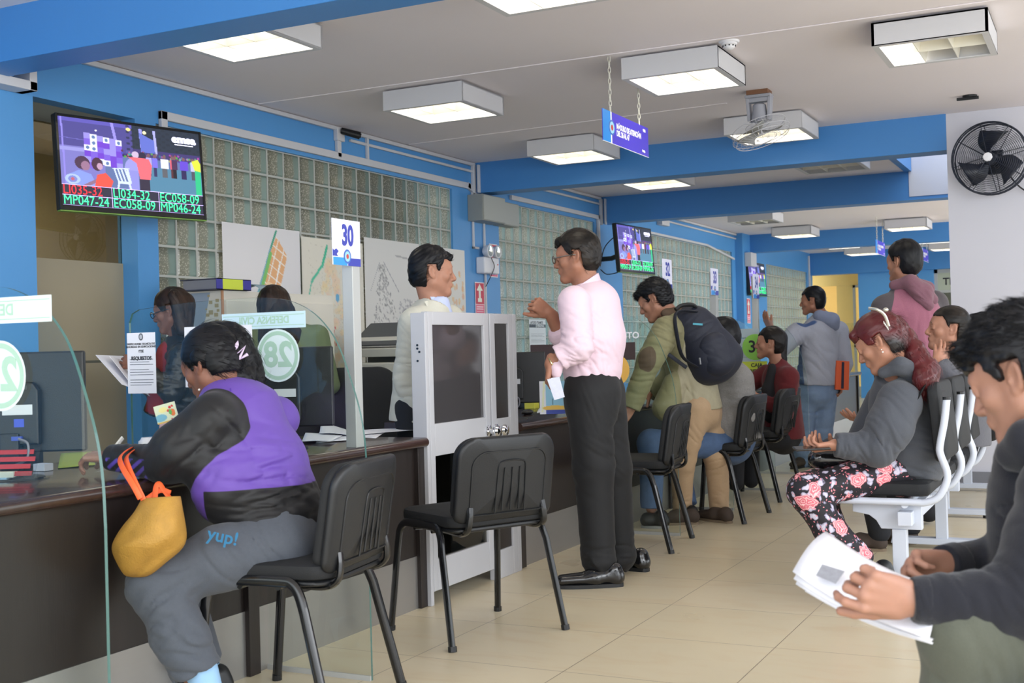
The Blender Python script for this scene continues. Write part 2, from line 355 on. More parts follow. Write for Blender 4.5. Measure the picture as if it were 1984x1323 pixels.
# transverse beams
def beam(n, y0, y1, z0, x0=-5.3, x1=1.8, m=BLUE_SHADED):
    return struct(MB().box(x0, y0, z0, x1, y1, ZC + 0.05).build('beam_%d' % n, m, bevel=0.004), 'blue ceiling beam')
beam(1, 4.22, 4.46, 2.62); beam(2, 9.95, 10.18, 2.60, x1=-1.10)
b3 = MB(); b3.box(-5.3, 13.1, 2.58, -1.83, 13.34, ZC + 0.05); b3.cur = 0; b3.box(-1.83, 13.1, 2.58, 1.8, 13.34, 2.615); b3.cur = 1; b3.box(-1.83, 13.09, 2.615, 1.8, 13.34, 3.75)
struct(b3.build('beam_3', [BLUE_SHADED, WHITEW]), 'blue ceiling beam, its right end boxed in white')
b3 = MB(); b3.box(-1.869, 10.19, ZC - 0.01, -1.80, 13.08, 3.7); struct(b3.build('trim_1', BLUE_SHADED), 'blue edge of the raised ceiling')
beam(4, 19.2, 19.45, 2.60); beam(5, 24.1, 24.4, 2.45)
# right-hand white wall
struct(MB().box(-1.10, 9.95, 0, 1.8, 13.08, 2.884).build('wall_right', WHITEW), 'white wall behind the waiting benches')
struct(MB().box(-1.10, 9.925, 0, 1.8, 9.949, 0.09).build('baseboard_right', mat('grey_skirting', srgb(120, 122, 130), 0.5)), 'grey skirting of the white wall')
# far end: blue wall with an opening to a yellow lobby and one to a glazed shop
f_ = MB(); f_.box(-4.39, 24.2, 0, -2.98, 24.35, 2.6); f_.box(-1.6, 24.2, 0, 1.8, 24.35, 2.6)
struct(f_.build('wall_far', BLUE), 'blue wall at the far end of the hall')
YEL = mat('yellow_paint', srgb(232, 200, 120), 0.6, var=0.04)
l_ = MB(); l_.box(-9, 30, 0, -4.0, 30.1, 2.9); l_.box(-4.4, 24.4, 0, -4.3, 30, 2.9); l_.box(-4.95, 24.9, 0, -4.62, 25.0, 2.249); l_.box(-6.5, 24.9, 2.25, -4.4, 25.0, 2.6)
struct(MB().box(-3.9, 28, 0, 1.8, 28.1, 2.9).build('wall_shop', mat('grey_green_wall', srgb(150, 158, 150), 0.7)), 'grey wall inside the far shop')
struct(l_.build('wall_lobby', YEL), 'yellow wall of the lobby beyond the hall')
struct(MB().box(-9, 24.4, 2.9, 1.8, 32, 3.0).build('ceiling_lobby', CEIL), 'lobby ceiling')
d1 = empty('door_1', (-4.62, 24.85, 0)); struct(d1, 'glazed door of the lobby')
dm = MB(); dm.box(0, 0, 0, 0.05, 0.05, 2.25); dm.box(0.2, 0, 0, 0.25, 0.05, 2.25); dm.box(0, 0, 2.2, 0.25, 0.05, 2.25); dm.box(0, 0, 0, 0.25, 0.05, 0.2); dm.box(0, 0, 1.0, 0.25, 0.05, 1.04)
dm.build('door_frame', ALUG, d1); MB().box(0.05, 0.02, 0.2, 0.2, 0.03, 2.2).build('pane', CLEAR, d1)
s1 = empty('door_2', (-2.98, 24.3, 0)); struct(s1, 'glazed shopfront at the far right')
sm = MB(); sm.box(0, 0, 0, 0.06, 0.06, 2.5); sm.box(0, 0, 2.38, 1.4, 0.06, 2.6); sm.box(0.06, 0, 2.0, 1.4, 0.05, 2.05); sm.build('frame', ALUG, s1)
MB().box(0.06, 0.02, 2.05, 1.4, 0.05, 2.38).build('transom_panel', mat('pale_green_panel', srgb(178, 186, 168), 0.5), s1)
text('lettering', 'TEETƎ', 0.19, DARKT, s1, frame((0.42, 0.017, 2.21), (1, 0, 0), (0, 0, 1), (0, -1, 0)), bold=0.004)
sd = MB(); sd.box(0.06, 0.4, 0, 0.75, 1.0, 1.75); sd.build('dark_cabinet', mat('slate_cabinet', srgb(62, 74, 84), 0.5), s1)
# beige room behind the olive glass at the left
BEIGE = mat('beige_wall', srgb(196, 182, 148), 0.7, var=0.04)
r_ = MB(); r_.box(-8.2, 4.6, 0, -8.1, 9, 2.9); r_.box(-8.2, 8.9, 0, -5.6, 9.0, 2.9)
struct(r_.build('wall_back_office', BEIGE), 'beige wall of the room behind the olive glass')
area('back_office_fill', (-6.8, 6.5, 2.8), (0, 0, 0), 1.2, 1.2, 36, (1, 0.95, 0.88))  # added fill light that brightens the otherwise dark room, no fixture modelled
struct(MB().box(-8.2, 3.0, 2.9, -5.46, 9, 3.0).build('ceiling_back_office', CEIL), 'ceiling of the room behind the glass')
OLIVE = glass_mat('olive_glass', (0.52, 0.50, 0.42, 1))
wp = empty('window_5', (WX, 4.74, 0)); struct(wp, 'olive tinted glass wall with a frosted band')
MB().box(-0.14, 0, 0.0, -0.13, 0.83, 2.55).build('pane', OLIVE, wp)
FROST = mat('frosted_film', srgb(160, 150, 126), 0.5, var=0.02)
fr = MB(); fr.box(-0.128, 0, 1.13, -0.122, 0.83, 1.72); fr.box(-0.128, 0, 0, -0.122, 0.83, 1.115); fr.build('frosted_band', FROST, wp)
fr = MB(); fr.box(-0.155, 0, 2.5, -0.11, 0.83, 2.6); fr.box(-0.127, 0.0, 1.115, -0.121, 0.83, 1.13); fr.build('head_frame', mat('olive_frame', srgb(92, 92, 80), 0.5), wp)
# ------------------------------------------------------------------ ceiling lights
LITE = mat('lamp_glow', (1.0, 0.94, 0.80, 1), 0.5, emit=5.5)
LOUV = mat('lamp_louvre', srgb(226, 222, 208), 0.3, 0.1)
CASE = mat('lamp_casing', srgb(205, 205, 208), 0.5)
def make_light(lit=(1, 1, 1)):
    e = empty('ceiling_light', (0, 0, ZC)); h = 0.14; a = 0.30
    m = MB()
    m.box(-a, -a, -h, -a + 0.015, a, -0.012); m.box(a - 0.015, -a, -h, a, a, -0.012); m.box(-a, -a, -h, a, -a + 0.015, -0.012); m.box(-a, a - 0.015, -h, a, a, -0.012); m.box(-a, -a, -0.02, a, a, -0.012); m.box(-a + .05, -a + .05, -0.012, a - .05, a - .05, 0.0)
    m.box(-a, -a, -h - .001, -a + .035, a, -h + .006); m.box(a - .035, -a, -h - .001, a, a, -h + .006); m.box(-a + .035, -a, -h - .001, a - .035, -a + .035, -h + .006); m.box(-a + .035, a - .035, -h - .001, a - .035, a, -h + .006)
    m.build('casing', CASE, e)
    l = MB()
    for x in (-0.09, 0.09): l.prism([(x - 0.002, -h + 0.003), (x + 0.002, -h + 0.003), (x + 0.018, -0.06), (x - 0.018, -0.06)], 1, -a + 0.03, a - 0.03)
    for yy in (-0.0,): l.prism([(yy - 0.002, -h + 0.003), (yy + 0.002, -h + 0.003), (yy + 0.03, -0.06), (yy - 0.03, -0.06)], 0, -a + 0.03, a - 0.03)
    l.build('louvre', LOUV, e)
    for i, x in enumerate((-0.18, 0.0, 0.18)):
        MB().box(x - 0.085, -a + 0.02, -0.062, x + 0.085, a - 0.02, -0.058).build('tube_panel', LITE if lit[i] else LOUV, e)
    return e
L0 = make_light()
Lh = make_light((1, 0, 0)); Ld = make_light((0, 0, 0))
lights = [(-3.99, 4.97, L0, 'bright square ceiling light nearest the wall television'), (-4.0, 7.12, L0, 'square ceiling light above the counter of sign 30'), (-2.30, 7.12, L0, 'square ceiling light beside the hanging blue sign'),
          (-4.03, 9.40, L0, 'square ceiling light just before the first blue beam, at the glass block wall'), (-2.33, 9.38, L0, 'square ceiling light behind the ceiling fan'), (-2.28, 4.93, L0, 'ceiling light cut by the top edge of the picture, in the middle'),
          (-0.83, 7.12, Lh, 'ceiling light at the upper right with only one bright third'), (-4.03, 11.50, L0, 'ceiling light between the first two blue beams, left'), (-2.28, 11.40, Ld, 'unlit ceiling light between the first two blue beams, right'),
          (-4.2, 15.9, Ld, 'unlit ceiling light in the third bay, nearer'), (-4.25, 18.4, L0, 'lit ceiling light in the third bay, farther'), (-2.6, 18.4, L0, 'lit ceiling light in the third bay, right'),
          (-4.1, 21.2, L0, 'far ceiling light in the last bay, nearer left'), (-4.1, 23.2, L0, 'far ceiling light in the last bay, farther left'), (-2.6, 21.2, L0, 'far ceiling light in the last bay, nearer right'), (-2.6, 23.2, L0, 'far ceiling light in the last bay, farther right')]
for i, (x, y, src, lab) in enumerate(lights):
    o = src if 'label' not in src.keys() else dup(src)
    o.location = (x, y, ZC); tag(o, lab, 'ceiling light', 'square ceiling lights')
# ------------------------------------------------------------------ trunking, conduits and boxes on the wall
def trunk(pts, w, d, label, name='cable_trunking', m=TRUNK, x0=0.001):
    """flat trunking on the wall plane through (y, z) points"""
    b = MB()
    for (y0, z0), (y1, z1) in zip(pts[:-1], pts[1:]):
        L = math.hypot(y1 - y0, z1 - z0); ty, tz = (y1 - y0) / L, (z1 - z0) / L; e = w / 2
        y0e, z0e, y1e, z1e = y0 - ty * e, z0 - tz * e, y1 + ty * e, z1 + tz * e
        q = [(y0e - tz * e, z0e + ty * e), (y1e - tz * e, z1e + ty * e), (y1e + tz * e, z1e - ty * e), (y0e + tz * e, z0e - ty * e)]
        b.prism(q, 0, WX + x0, WX + x0 + d)
    return tag(b.build(name, m, bevel=0.004), label, 'cable trunking')
trunk([(5.80, 2.50), (5.80, 2.655), (9.82, 2.655), (10.0, 2.60)], 0.055, 0.03, 'wide pale trunking running above the first glass block window')
trunk([(4.4, 2.865), (9.93, 2.865)], 0.03, 0.03, 'pale trunking along the ceiling edge of the first bay')
trunk([(7.9, 2.80), (9.93, 2.80)], 0.022, 0.022, 'thin second trunking just under the ceiling edge trunking')
trunk([(7.72, 2.67), (7.72, 2.83)], 0.05, 0.03, 'short upright trunking below the wall camera')
trunk([(8.13, 2.68), (8.13, 2.85)], 0.025, 0.025, 'short thin upright trunking right of the wall camera')
trunk([(9.9, 2.66), (9.9, 2.09), (9.99, 2.09)], 0.022, 0.02, 'thin trunking dropping down the blue pillar to the emergency light')
trunk([(10.12, 2.34), (10.12, 1.2)], 0.022, 0.02, 'thin upright conduit below the grey box on the pillar')
trunk([(10.72, 2.64), (12.98, 2.64), (12.98, 2.1)], 0.045, 0.03, 'trunking above the second glass block window')
trunk([(10.3, 2.865), (13.05, 2.865)], 0.03, 0.03, 'pale trunking along the ceiling edge of the second bay')
trunk([(10.3, 2.80), (13.05, 2.80)], 0.022, 0.022, 'thin lower trunking of the second bay')
trunk([(13.5, 2.865), (19.1, 2.865)], 0.03, 0.03, 'pale trunking along the ceiling edge of the third bay')
trunk([(13.5, 2.80), (19.1, 2.80)], 0.022, 0.022, 'thin lower trunking of the third bay')
trunk([(13.75, 2.595), (17.2, 2.595), (18.6, 2.47)], 0.03, 0.03, 'sagging pale trunking over the third glass block window')
trunk([(19.05, 2.8), (19.05, 2.45)], 0.05, 0.03, 'upright trunking at the third beam')
trunk([(23.95, 2.8), (23.95, 2.2)], 0.05, 0.03, 'upright trunking in the far corner')
trunk([(2.0, 2.60), (4.62, 2.60), (4.62, 2.68)], 0.05, 0.12, 'white trunking at the far left under the near beam', x0=0.082)
# conduits down beams
for (yy, z0) in ((9.93, 2.60), (13.08, 2.56)):
    b = MB(); b.box(WX + 0.001, yy - 0.03, z0, WX + 0.035, yy + 0.01, 2.86); b.box(WX + 0.06, yy - 0.02, z0, WX + 0.08, yy + 0.015, 2.86)
    tag(b.build('cable_trunking', TRUNK, bevel=0.003), 'pair of upright trunkings at the %s blue beam' % ('first' if yy < 11 else 'second'), 'cable trunking')
# ceiling conduits
def cconduit(x0, y0, x1, y1, lab):
    b = MB(); dx, dy = x1 - x0, y1 - y0; L = math.hypot(dx, dy); nx, ny = -dy / L * 0.012, dx / L * 0.012
    b.prism([(x0 + nx, y0 + ny), (x1 + nx, y1 + ny), (x1 - nx, y1 - ny), (x0 - nx, y0 - ny)], 2, ZC - 0.007, ZC - 0.0005)
    tag(b.build('ceiling_conduit', CEIL, bevel=0.002), lab, 'conduit')
cconduit(-5.25, 6.72, -0.3, 6.74, 'flat conduit crossing the ceiling in front of the row of square lights')
cconduit(-5.25, 8.72, -2.45, 8.55, 'flat conduit crossing the ceiling towards the ceiling fan')
cconduit(-5.2, 15.0, -2.0, 15.0, 'flat conduit crossing the ceiling of the third bay')
# grey junction boxes
e = empty('junction_box', (WX, 9.82, 2.33), label='grey metal junction box at the top of the blue pillar', cat='junction box')
MB().box(0.001, 0, 0, 0.16, 0.46, 0.245).build('housing', mat('grey_box', srgb(150, 152, 146), 0.45, 0.1), e, bevel=0.005)
MB().box(0.16, 0.01, 0.008, 0.168, 0.45, 0.237).build('lid', mat('grey_box_lid', srgb(172, 174, 166), 0.45, 0.1), e, bevel=0.003)
e = empty('junction_box', (WX, 10.32, 2.33), label='second grey junction box beside the first on the pillar', cat='junction box')
MB().box(0.001, 0, 0, 0.12, 0.34, 0.225).build('housing', MATS['grey_box'], e, bevel=0.005)
MB().box(0.12, 0.01, 0.008, 0.127, 0.33, 0.217).build('lid', MATS['grey_box_lid'], e, bevel=0.003)
tag(MB().box(WX + 0.122, 18.85, 2.36, WX + 0.23, 19.18, 2.58).build('junction_box', CASE, bevel=0.006), 'white junction box above the far television', 'junction box')
tag(MB().box(WX + 0.001, 15.05, 2.72, WX + 0.08, 15.35, 2.86).build('junction_box', CASE, bevel=0.006), 'small white box on the ceiling edge trunking of the third bay', 'junction box')
# wall camera
e = empty('security_camera', (WX, 7.73, 2.87), label='small black camera high on the blue wall', cat='camera')
MB().box(0.001, -0.05, -0.1, 0.04, 0.05, 0).build('bracket', TRUNK, e, bevel=0.004)
MB().cyl((0.04, 0.0, -0.02), (0.16, 0.08, -0.06), 0.025, 14, 0.03).build('body', BLK, e, smooth=True)
MB().cyl((0.16, 0.08, -0.06), (0.166, 0.084, -0.062), 0.018, 14).build('lens', BLKM, e)
# emergency light
e = empty('emergency_light', (WX, 9.95, 1.85), label='white twin-head emergency light on the blue pillar', cat='emergency light')
WP = mat('white_plastic', srgb(228, 228, 232), 0.4)
MB().box(0.001, 0, 0, 0.10, 0.30, 0.155).build('body', WP, e, bevel=0.015, seg=3)
for yy in (0.08, 0.24):
    h = MB().lathe([(0.001, 0.0), (0.035, 0.0), (0.055, 0.03), (0.062, 0.07), (0.058, 0.075), (0.05, 0.07)], (0.05, yy, 0.21), 20, 0).build('lamp_head', WP, e, smooth=True)
    MB().lathe([(0.05, 0.068), (0.03, 0.066), (0.001, 0.06)], (0.05, yy, 0.21), 20, 0).build('lens', mat('lamp_lens', srgb(225, 228, 215), 0.08, 0.5), h, smooth=True)
MB().cyl((0.101, 0.26, 0.09), (0.105, 0.26, 0.09), 0.007).build('indicator', mat('red_led', srgb(230, 60, 60), 0.4), e)
MB().tube(smooth_path([(0.102, 0.12, 0.2), (0.12, 0.10, 0.14), (0.115, 0.16, 0.08), (0.11, 0.14, 0.02), (0.03, 0.14, -0.12)]), 0.004, 8).build('cable', BLK, e, smooth=True)
# safety signs
def safety(y, z0, w_, h_, lab, arrow=True):
    p = Pic(30, 60, (205, 60, 84)); p.rect(0, 0.70, 1, 1, (232, 110, 140)); p.rect(0.0, 0.685, 1, 0.70, (250, 240, 240))
    if arrow:
        p.rect(0.38, 0.22, 0.62, 0.62, (238, 240, 225)); p.poly([(0.5, 0.05), (0.82, 0.26), (0.18, 0.26)], (238, 240, 225)); p.rect(0.3, 0.5, 0.7, 0.62, (238, 240, 225))
    for k in range(3): p.rect(0.15, 0.76 + 0.07 * k, 0.85, 0.79 + 0.07 * k, (250, 220, 228))
    p.rect(0, 0, 0.05, 1, (250, 245, 245)); p.rect(0.95, 0, 1, 1, (250, 245, 245)); p.rect(0, 0, 1, 0.025, (250, 245, 245)); p.rect(0, 0.975, 1, 1, (250, 245, 245))
    o = p.build('safety_sign', w_, h_, print_mat('print'), M=frame((WX + 0.006, y, z0 + h_ / 2), (0, 1, 0), (0, 0, 1), (1, 0, 0)))
    tag(o, lab, 'sign')
safety(10.01, 1.47, 0.19, 0.30, 'red sign with a white arrow low on the blue pillar')
safety(10.31, 1.83, 0.17, 0.32, 'red sign half hidden behind the emergency light', False)
safety(19.0, 1.45, 0.2, 0.4, 'small red sign on the far blue pillar under the television', True)
for o in bpy.data.objects:
    if o.name.startswith('safety_sign.002'): o.location.x = WX + 0.126
# ------------------------------------------------------------------ counters
def counter(y0, y1, lab, seams):
    e = empty('service_counter', (-2.75, y0, 0), label=lab, cat='counter'); L = y1 - y0
    # top with a rounded nose
    prof = [(-0.80, 0.708), (-0.80, 0.75)] + arc((0.018, 0.729), 0.021, PI / 2, -PI / 2, 8, lambda a, b: (a, b))
    MB().prism(prof, 1, -0.0, L + 0.02).build('worktop', TOPW, e, smooth=True)
    b = MB(); b.box(-0.03, 0.02, 0.23, -0.012, L - 0.02, 0.707); b.box(-0.6, 0.02, 0.0, -0.03, 0.04, 0.707); b.build('front_panel', WENGE, e)
    MB().box(-0.028, 0.02, 0.0, -0.008, L - 0.02, 0.23).build('plinth', STEEL, e)
    for s in seams: MB().box(-0.55, s - 0.03, 0, 0.01, s + 0.03, 0.707).build('support_panel', WENGE, e, bevel=0.002)
    return e
counter(0.9, 4.59, 'dark wood counter nearest the camera, in front of the woman in purple', [0.02, 2.51, 3.69])
counter(5.56, 15.0, 'long dark wood counter beyond the gate', [0.035, 1.24, 2.4, 3.55, 4.7, 6.9, 9.4])
# glass partitions between the seats
def partition(y, lab, first=False):
    e = empty('glass_partition', (-2.31, y, 0), label=lab, cat='glass partition', group='glass partitions across the counter')
    out = [(-1.07, 0.75), (-1.07, 1.27), (-1.055, 1.305), (-1.02, 1.32), (-0.75, 1.338), (-0.5, 1.342), (-0.40, 1.338), (-0.31, 1.325), (-0.22, 1.286), (-0.15, 1.225), (-0.10, 1.15), (-0.05, 1.02), (-0.02, 0.92), (-0.005, 0.82), (0, 0.70), (0, 0.0), (-0.44, 0.0), (-0.44, 0.75)]
    top = smooth_path([(p[0], p[1], 0) for p in out[3:15]], 4)
    out = out[:3] + [(p[0], p[1]) for p in top] + out[15:]
    n = len(out); th = 0.005
    a = MB(); a.add([(p[0], -th, p[1]) for p in out], [list(range(n))]); a.add([(p[0], th, p[1]) for p in out], [list(range(n))[::-1]])
    a.build('pane', CLEAR, e)
    ed = MB(); k = out[:-2]
    ed.add([(p[0], -th, p[1]) for p in k] + [(p[0], th, p[1]) for p in k], [(i, i + 1, len(k) + i + 1, len(k) + i) for i in range(len(k) - 1)])
    ed.build('polished_edge', EDGE, e)
    MB().box(-0.44, -0.012, 0.0, 0.0, -th, 0.018).build('floor_channel', ALUG, e)
    return e
GREENP = mat('sticker_green', srgb(166, 200, 178), 0.5); STICK = mat('sticker_pale', srgb(214, 230, 228), 0.5); STICK2 = mat('sticker_blue', srgb(196, 222, 230), 0.5)
def disc(m, c, r, y, n=32): m.add([(c[0] + r[0] * math.cos(2 * PI * k / n), y, c[1] + r[1] * math.sin(2 * PI * k / n)) for k in range(n)], [list(range(n))])
def desk_number(par, num, cx, cz, bx0, bx1, bz0, bz1, s):
    """a round number sticker and a name strip, both read from the far side so mirrored here"""
    m = MB(); disc(m, (cx, cz), (0.095, 0.095), -0.0065); m.build('number_sticker', STICK, par)
    m = MB(); n = 40
    m.add([(cx + q * math.cos(2 * PI * k / n), -0.0072, cz + q * math.sin(2 * PI * k / n)) for q in (0.088, 0.074) for k in range(n)], [(k, (k + 1) % n, n + (k + 1) % n, n + k) for k in range(n)]); m.build('number_ring', GREENP, par)
    text('number_print', num, 0.125, GREENP, par, frame((cx, -0.0072, cz), (-1, 0, 0), (0, 0, 1), (0, -1, 0)), bold=0.004, depth=0.0003)
    MB().box(bx0, -0.0068, bz0, bx1, -0.0062, bz1).build('name_strip', STICK2 if num == '28' else STICK, par)
    m = MB(); b = 0.006
    for (x0, z0, x1, z1) in ((bx0 + b, bz1 - 2 * b, bx1 - b, bz1 - 1.6 * b), (bx0 + b, bz0 + 1.6 * b, bx1 - b, bz0 + 2 * b)): m.box(x0, -0.0074, z0, x1, -0.0069, z1)
    m.build('name_strip_rule', GREENP, par)
    text('name_print', s, (bz1 - bz0) * 0.62, GREENP, par, frame(((bx0 + bx1) / 2, -0.0073, (bz0 + bz1) / 2), (-1, 0, 0), (0, 0, 1), (0, -1, 0)), depth=0.0003, bold=0.001, sx=0.95)
g1 = partition(2.29, 'curved glass partition with the number 27 sticker at the left edge')
desk_number(g1, '27', -0.36, 1.095, -0.72, -0.165, 1.235, 1.305, 'DEFENSA CIVIL')
g2 = partition(3.50, 'curved glass partition with the number 28 sticker behind the woman in purple')
desk_number(g2, '28', -0.363, 1.13, -0.614, -0.238, 1.228, 1.287, 'DEFENSA CIVIL')
def notice(name, W_, H_, lines, M, lab=None, parent=None, head=None):
    e = parent or empty(name, (0, 0, 0), label=lab, cat='notice')
    if not parent: e.matrix_world = M; Ml = Matrix.Identity(4)
    else: Ml = M
    s = MB().box(-W_ / 2, -H_ / 2, -0.0008, W_ / 2, H_ / 2, 0).build('sheet' if not parent else name, PAPER, e); s.matrix_local = Ml
    for (t, size, yy, bold) in lines:
        text('print', t, size, DARKT, s, frame((0, yy, 0.0006), (1, 0, 0), (0, 1, 0), (0, 0, 1)), depth=0.0002, bold=bold)
    b = MB()
    rnd = random.Random(3)
    for k in range(int(H_ * 60)):
        yy = H_ * 0.06 - k * H_ * 0.042
        if yy < -H_ * 0.44: break
        if k % 4 == 3: continue
        b.box(-W_ * 0.41, yy - 0.0012, 0.0003, W_ * (0.41 - 0.25 * rnd.random() * (k % 3 == 1)), yy + 0.0012, 0.0007)
    b.build('fine_print', mat('grey_ink', srgb(120, 122, 130), 0.7), s)
    if head:
        disc_ = MB(); n = 24; disc_.add([(head[0] + head[2] * 0.8 * math.cos(2 * PI * k / n), head[1] + head[2] * math.sin(2 * PI * k / n), 0.0006) for k in range(n)], [list(range(n))]); disc_.build('crest', mat('crest_grey', srgb(96, 98, 104), 0.6), s)
        disc_ = MB(); disc_.add([(head[0] + head[2] * 0.5 * math.cos(2 * PI * k / n), head[1] + head[2] * 0.62 * math.sin(2 * PI * k / n), 0.0009) for k in range(n)], [list(range(n))]); disc_.build('crest', mat('crest_light', srgb(190, 192, 198), 0.6), s)
    return s
# notice taped on the glass and a plain sheet beside it
notice('requirements_notice', 0.142, 0.232, [('INSPECCIONES TECNICAS DE', 0.0105, 0.073, 0.0003), ('SEGURIDAD EN EDIFICACIONES', 0.0105, 0.062, 0.0003), ('ITSE', 0.014, 0.045, 0.0004), ('REQUISITOS', 0.0185, 0.018, 0.0009)],
       frame((-3.312, 3.486, 1.115), (1, 0, 0), (0, 0, 1), (0, -1, 0)), 'white printed requirements notice taped to the left edge of the glass', head=(0, 0.1, 0.014))
tag(MB().box(-3.10, 3.489, 1.02, -2.785, 3.4915, 1.245).build('blank_sheet', PAPER), 'plain white sheet taped on the glass behind the dark-haired woman', 'paper')
tag(MB().box(-2.925, 3.4885, 0.95, -2.885, 3.4895, 1.24).build('tape_strip', STICK2), 'pale blue strip hanging on the glass beside the plain white sheet', 'tape')
g3 = partition(6.83, 'curved glass partition in front of the man with the backpack')
g4 = partition(7.97, 'curved glass partition behind the man with the backpack')
g5 = partition(9.12, 'curved glass partition in front of the woman in the dark red sweater')
g6 = partition(10.3, 'curved glass partition beside the man in the grey hooded top')
g7 = partition(14.8, 'farthest curved glass partition along the counter')
# lettering and coloured discs on the partitions beyond
BRN = mat('brown_film', srgb(70, 52, 50), 0.5); YD = mat('yellow_disc', srgb(245, 190, 90), 0.5); GD = mat('green_disc', srgb(150, 215, 90), 0.5); YR = mat('lime_label', srgb(205, 220, 70), 0.5); GRYF = mat('frosted_strip', srgb(176, 192, 198), 0.5)
def upright_text(par, s, x, z, size, m, y=-0.0075): return text('lettering', s, size, m, par, frame((x, y, z), (1, 0, 0), (0, 0, 1), (0, -1, 0)), depth=0.0003, bold=0.0015)
upright_text(g3, 'MÓDULOS DE', -0.50, 1.245, 0.055, WHITET); upright_text(g3, 'FINANCIAMIENTO', -0.45, 1.195, 0.055, WHITET)
MB().box(-0.95, -0.0068, 1.05, -0.25, -0.006, 1.155).build('film_panel', BRN, g3)
m = MB(); disc(m, (-0.39, 0.99), (0.1, 0.1), -0.0072); m.build('number_sticker', YD, g3)
text('number_print', '31', 0.12, DARKT, g3, frame((-0.39, -0.0082, 0.99), (1, 0, 0), (0, 0, 1), (0, -1, 0)), depth=0.0003, bold=0.002)
upright_text(g5, 'MÓDULOS DE', -0.52, 1.245, 0.05, WHITET, -0.0085); upright_text(g5, 'FINANCIAMIENTO', -0.45, 1.185, 0.05, WHITET, -0.0085)
m = MB()
for k in range(6): m.box(-1.0, -0.0066, 0.80 + k * 0.075, -0.1 - 0.0 * k, -0.006, 0.868 + k * 0.075)
m.build('frosted_strips', GRYF, g5)
m = MB(); disc(m, (-0.40, 1.02), (0.085, 0.085), -0.0072); m.build('number_sticker', YD, g5)
m = MB(); disc(m, (-0.13, 1.10), (0.1, 0.1), -0.0072); m.build('number_sticker', GD, g5)
text('number_print', '33', 0.13, DARKT, g5, frame((-0.12, -0.0082, 1.10), (1, 0, 0), (0, 0, 1), (0, -1, 0)), depth=0.0003, bold=0.002)
MB().box(-0.27, -0.0082, 0.89, -0.04, -0.0072, 0.99).build('name_label', YR, g5)
text('name_print', 'CAJA', 0.04, DARKT, g5, frame((-0.12, -0.0092, 0.960), (1, 0, 0), (0, 0, 1), (0, -1, 0)), depth=0.0003, bold=0.001)
text('name_print', 'AMBIENTAL', 0.036, DARKT, g5, frame((-0.13, -0.0092, 0.915), (1, 0, 0), (0, 0, 1), (0, -1, 0)), depth=0.0003, bold=0.001)
m = MB(); disc(m, (-0.13, 1.10), (0.12, 0.12), -0.0072); m.build('number_sticker', GD, g7)
text('number_print', '37', 0.13, DARKT, g7, frame((-0.13, -0.0082, 1.10), (1, 0, 0), (0, 0, 1), (0, -1, 0)), depth=0.0003, bold=0.002)
# ------------------------------------------------------------------ gate
e = empty('counter_gate', (-2.72, 4.64, 0), label='white aluminium gate with a smoked glass pane and round knobs', cat='gate')
def ghost(name, boxes, m, par, bev=0.003):
    b = MB()
    for q in boxes: b.box(*q)
    return b.build(name, m, par, bevel=bev)
ghost('side_post', [(-0.075, -0.028, 0, -0.0, -0.003, 1.305)], ALU, e)
ghost('side_post', [(-0.05, 0.85, 0, 0.0, 0.89, 1.31)], ALU, e)
df = ghost('door_leaf', [(-0.035, 0.0, 0.06, 0.0, 0.04, 1.31), (-0.035, 0.535, 0.06, 0.0, 0.585, 1.31), (-0.035, 0.04, 1.25, 0.0, 0.535, 1.31), (-0.035, 0.04, 0.66, 0.0, 0.535, 0.805), (-0.035, 0.04, 0.06, 0.0, 0.535, 0.20)], ALU, e)
SMOKE = mat('smoked_glass', srgb(70, 68, 70), 0.06, spec=0.9)
ghost('glass_pane', [(-0.022, 0.04, 0.805, -0.014, 0.535, 1.25)], SMOKE, df, 0)
DKG = glass_mat('dark_glass', (0.50, 0.49, 0.44, 1))
ghost('glass_pane', [(-0.022, 0.04, 0.20, -0.014, 0.535, 0.66)], DKG, df, 0)
kn = MB().lathe([(0.001, 0.0), (0.03, 0.0), (0.03, 0.006), (0.012, 0.01), (0.012, 0.03), (0.026, 0.04), (0.03, 0.052), (0.024, 0.064), (0.001, 0.068)], (0.0, 0.555, 0.735), 20, 0).build('knob', mat('chrome', srgb(220, 222, 225), 0.08, 1.0), df, smooth=True)
fp = ghost('fixed_panel', [(-0.035, 0.60, 0.0, 0.0, 0.65, 1.31), (-0.035, 0.80, 0.0, 0.0, 0.85, 1.31), (-0.035, 0.65, 1.26, 0.0, 0.80, 1.31), (-0.035, 0.65, 0.62, 0.0, 0.80, 0.79), (-0.035, 0.65, 0.0, 0.0, 0.80, 0.14)], ALU, e)
ghost('dark_infill', [(-0.03, 0.65, 0.79, -0.012, 0.80, 1.26), (-0.03, 0.65, 0.14, -0.012, 0.80, 0.62)], WENGE, fp, 0)
MB().lathe([(0.001, 0.0), (0.03, 0.0), (0.03, 0.006), (0.012, 0.01), (0.012, 0.03), (0.026, 0.04), (0.03, 0.052), (0.024, 0.064), (0.001, 0.068)], (0.0, 0.63, 0.735), 20, 0).build('knob', MATS['chrome'], fp, smooth=True)
b = MB()
for z in (1.16, 1.13, 1.145, 1.09): b.cyl((-0.04 + 0.01 * (z == 1.13), -0.031, z), (-0.04 + 0.01 * (z == 1.13), -0.028, z), 0.005)
b.build('screw', BLKM, e)
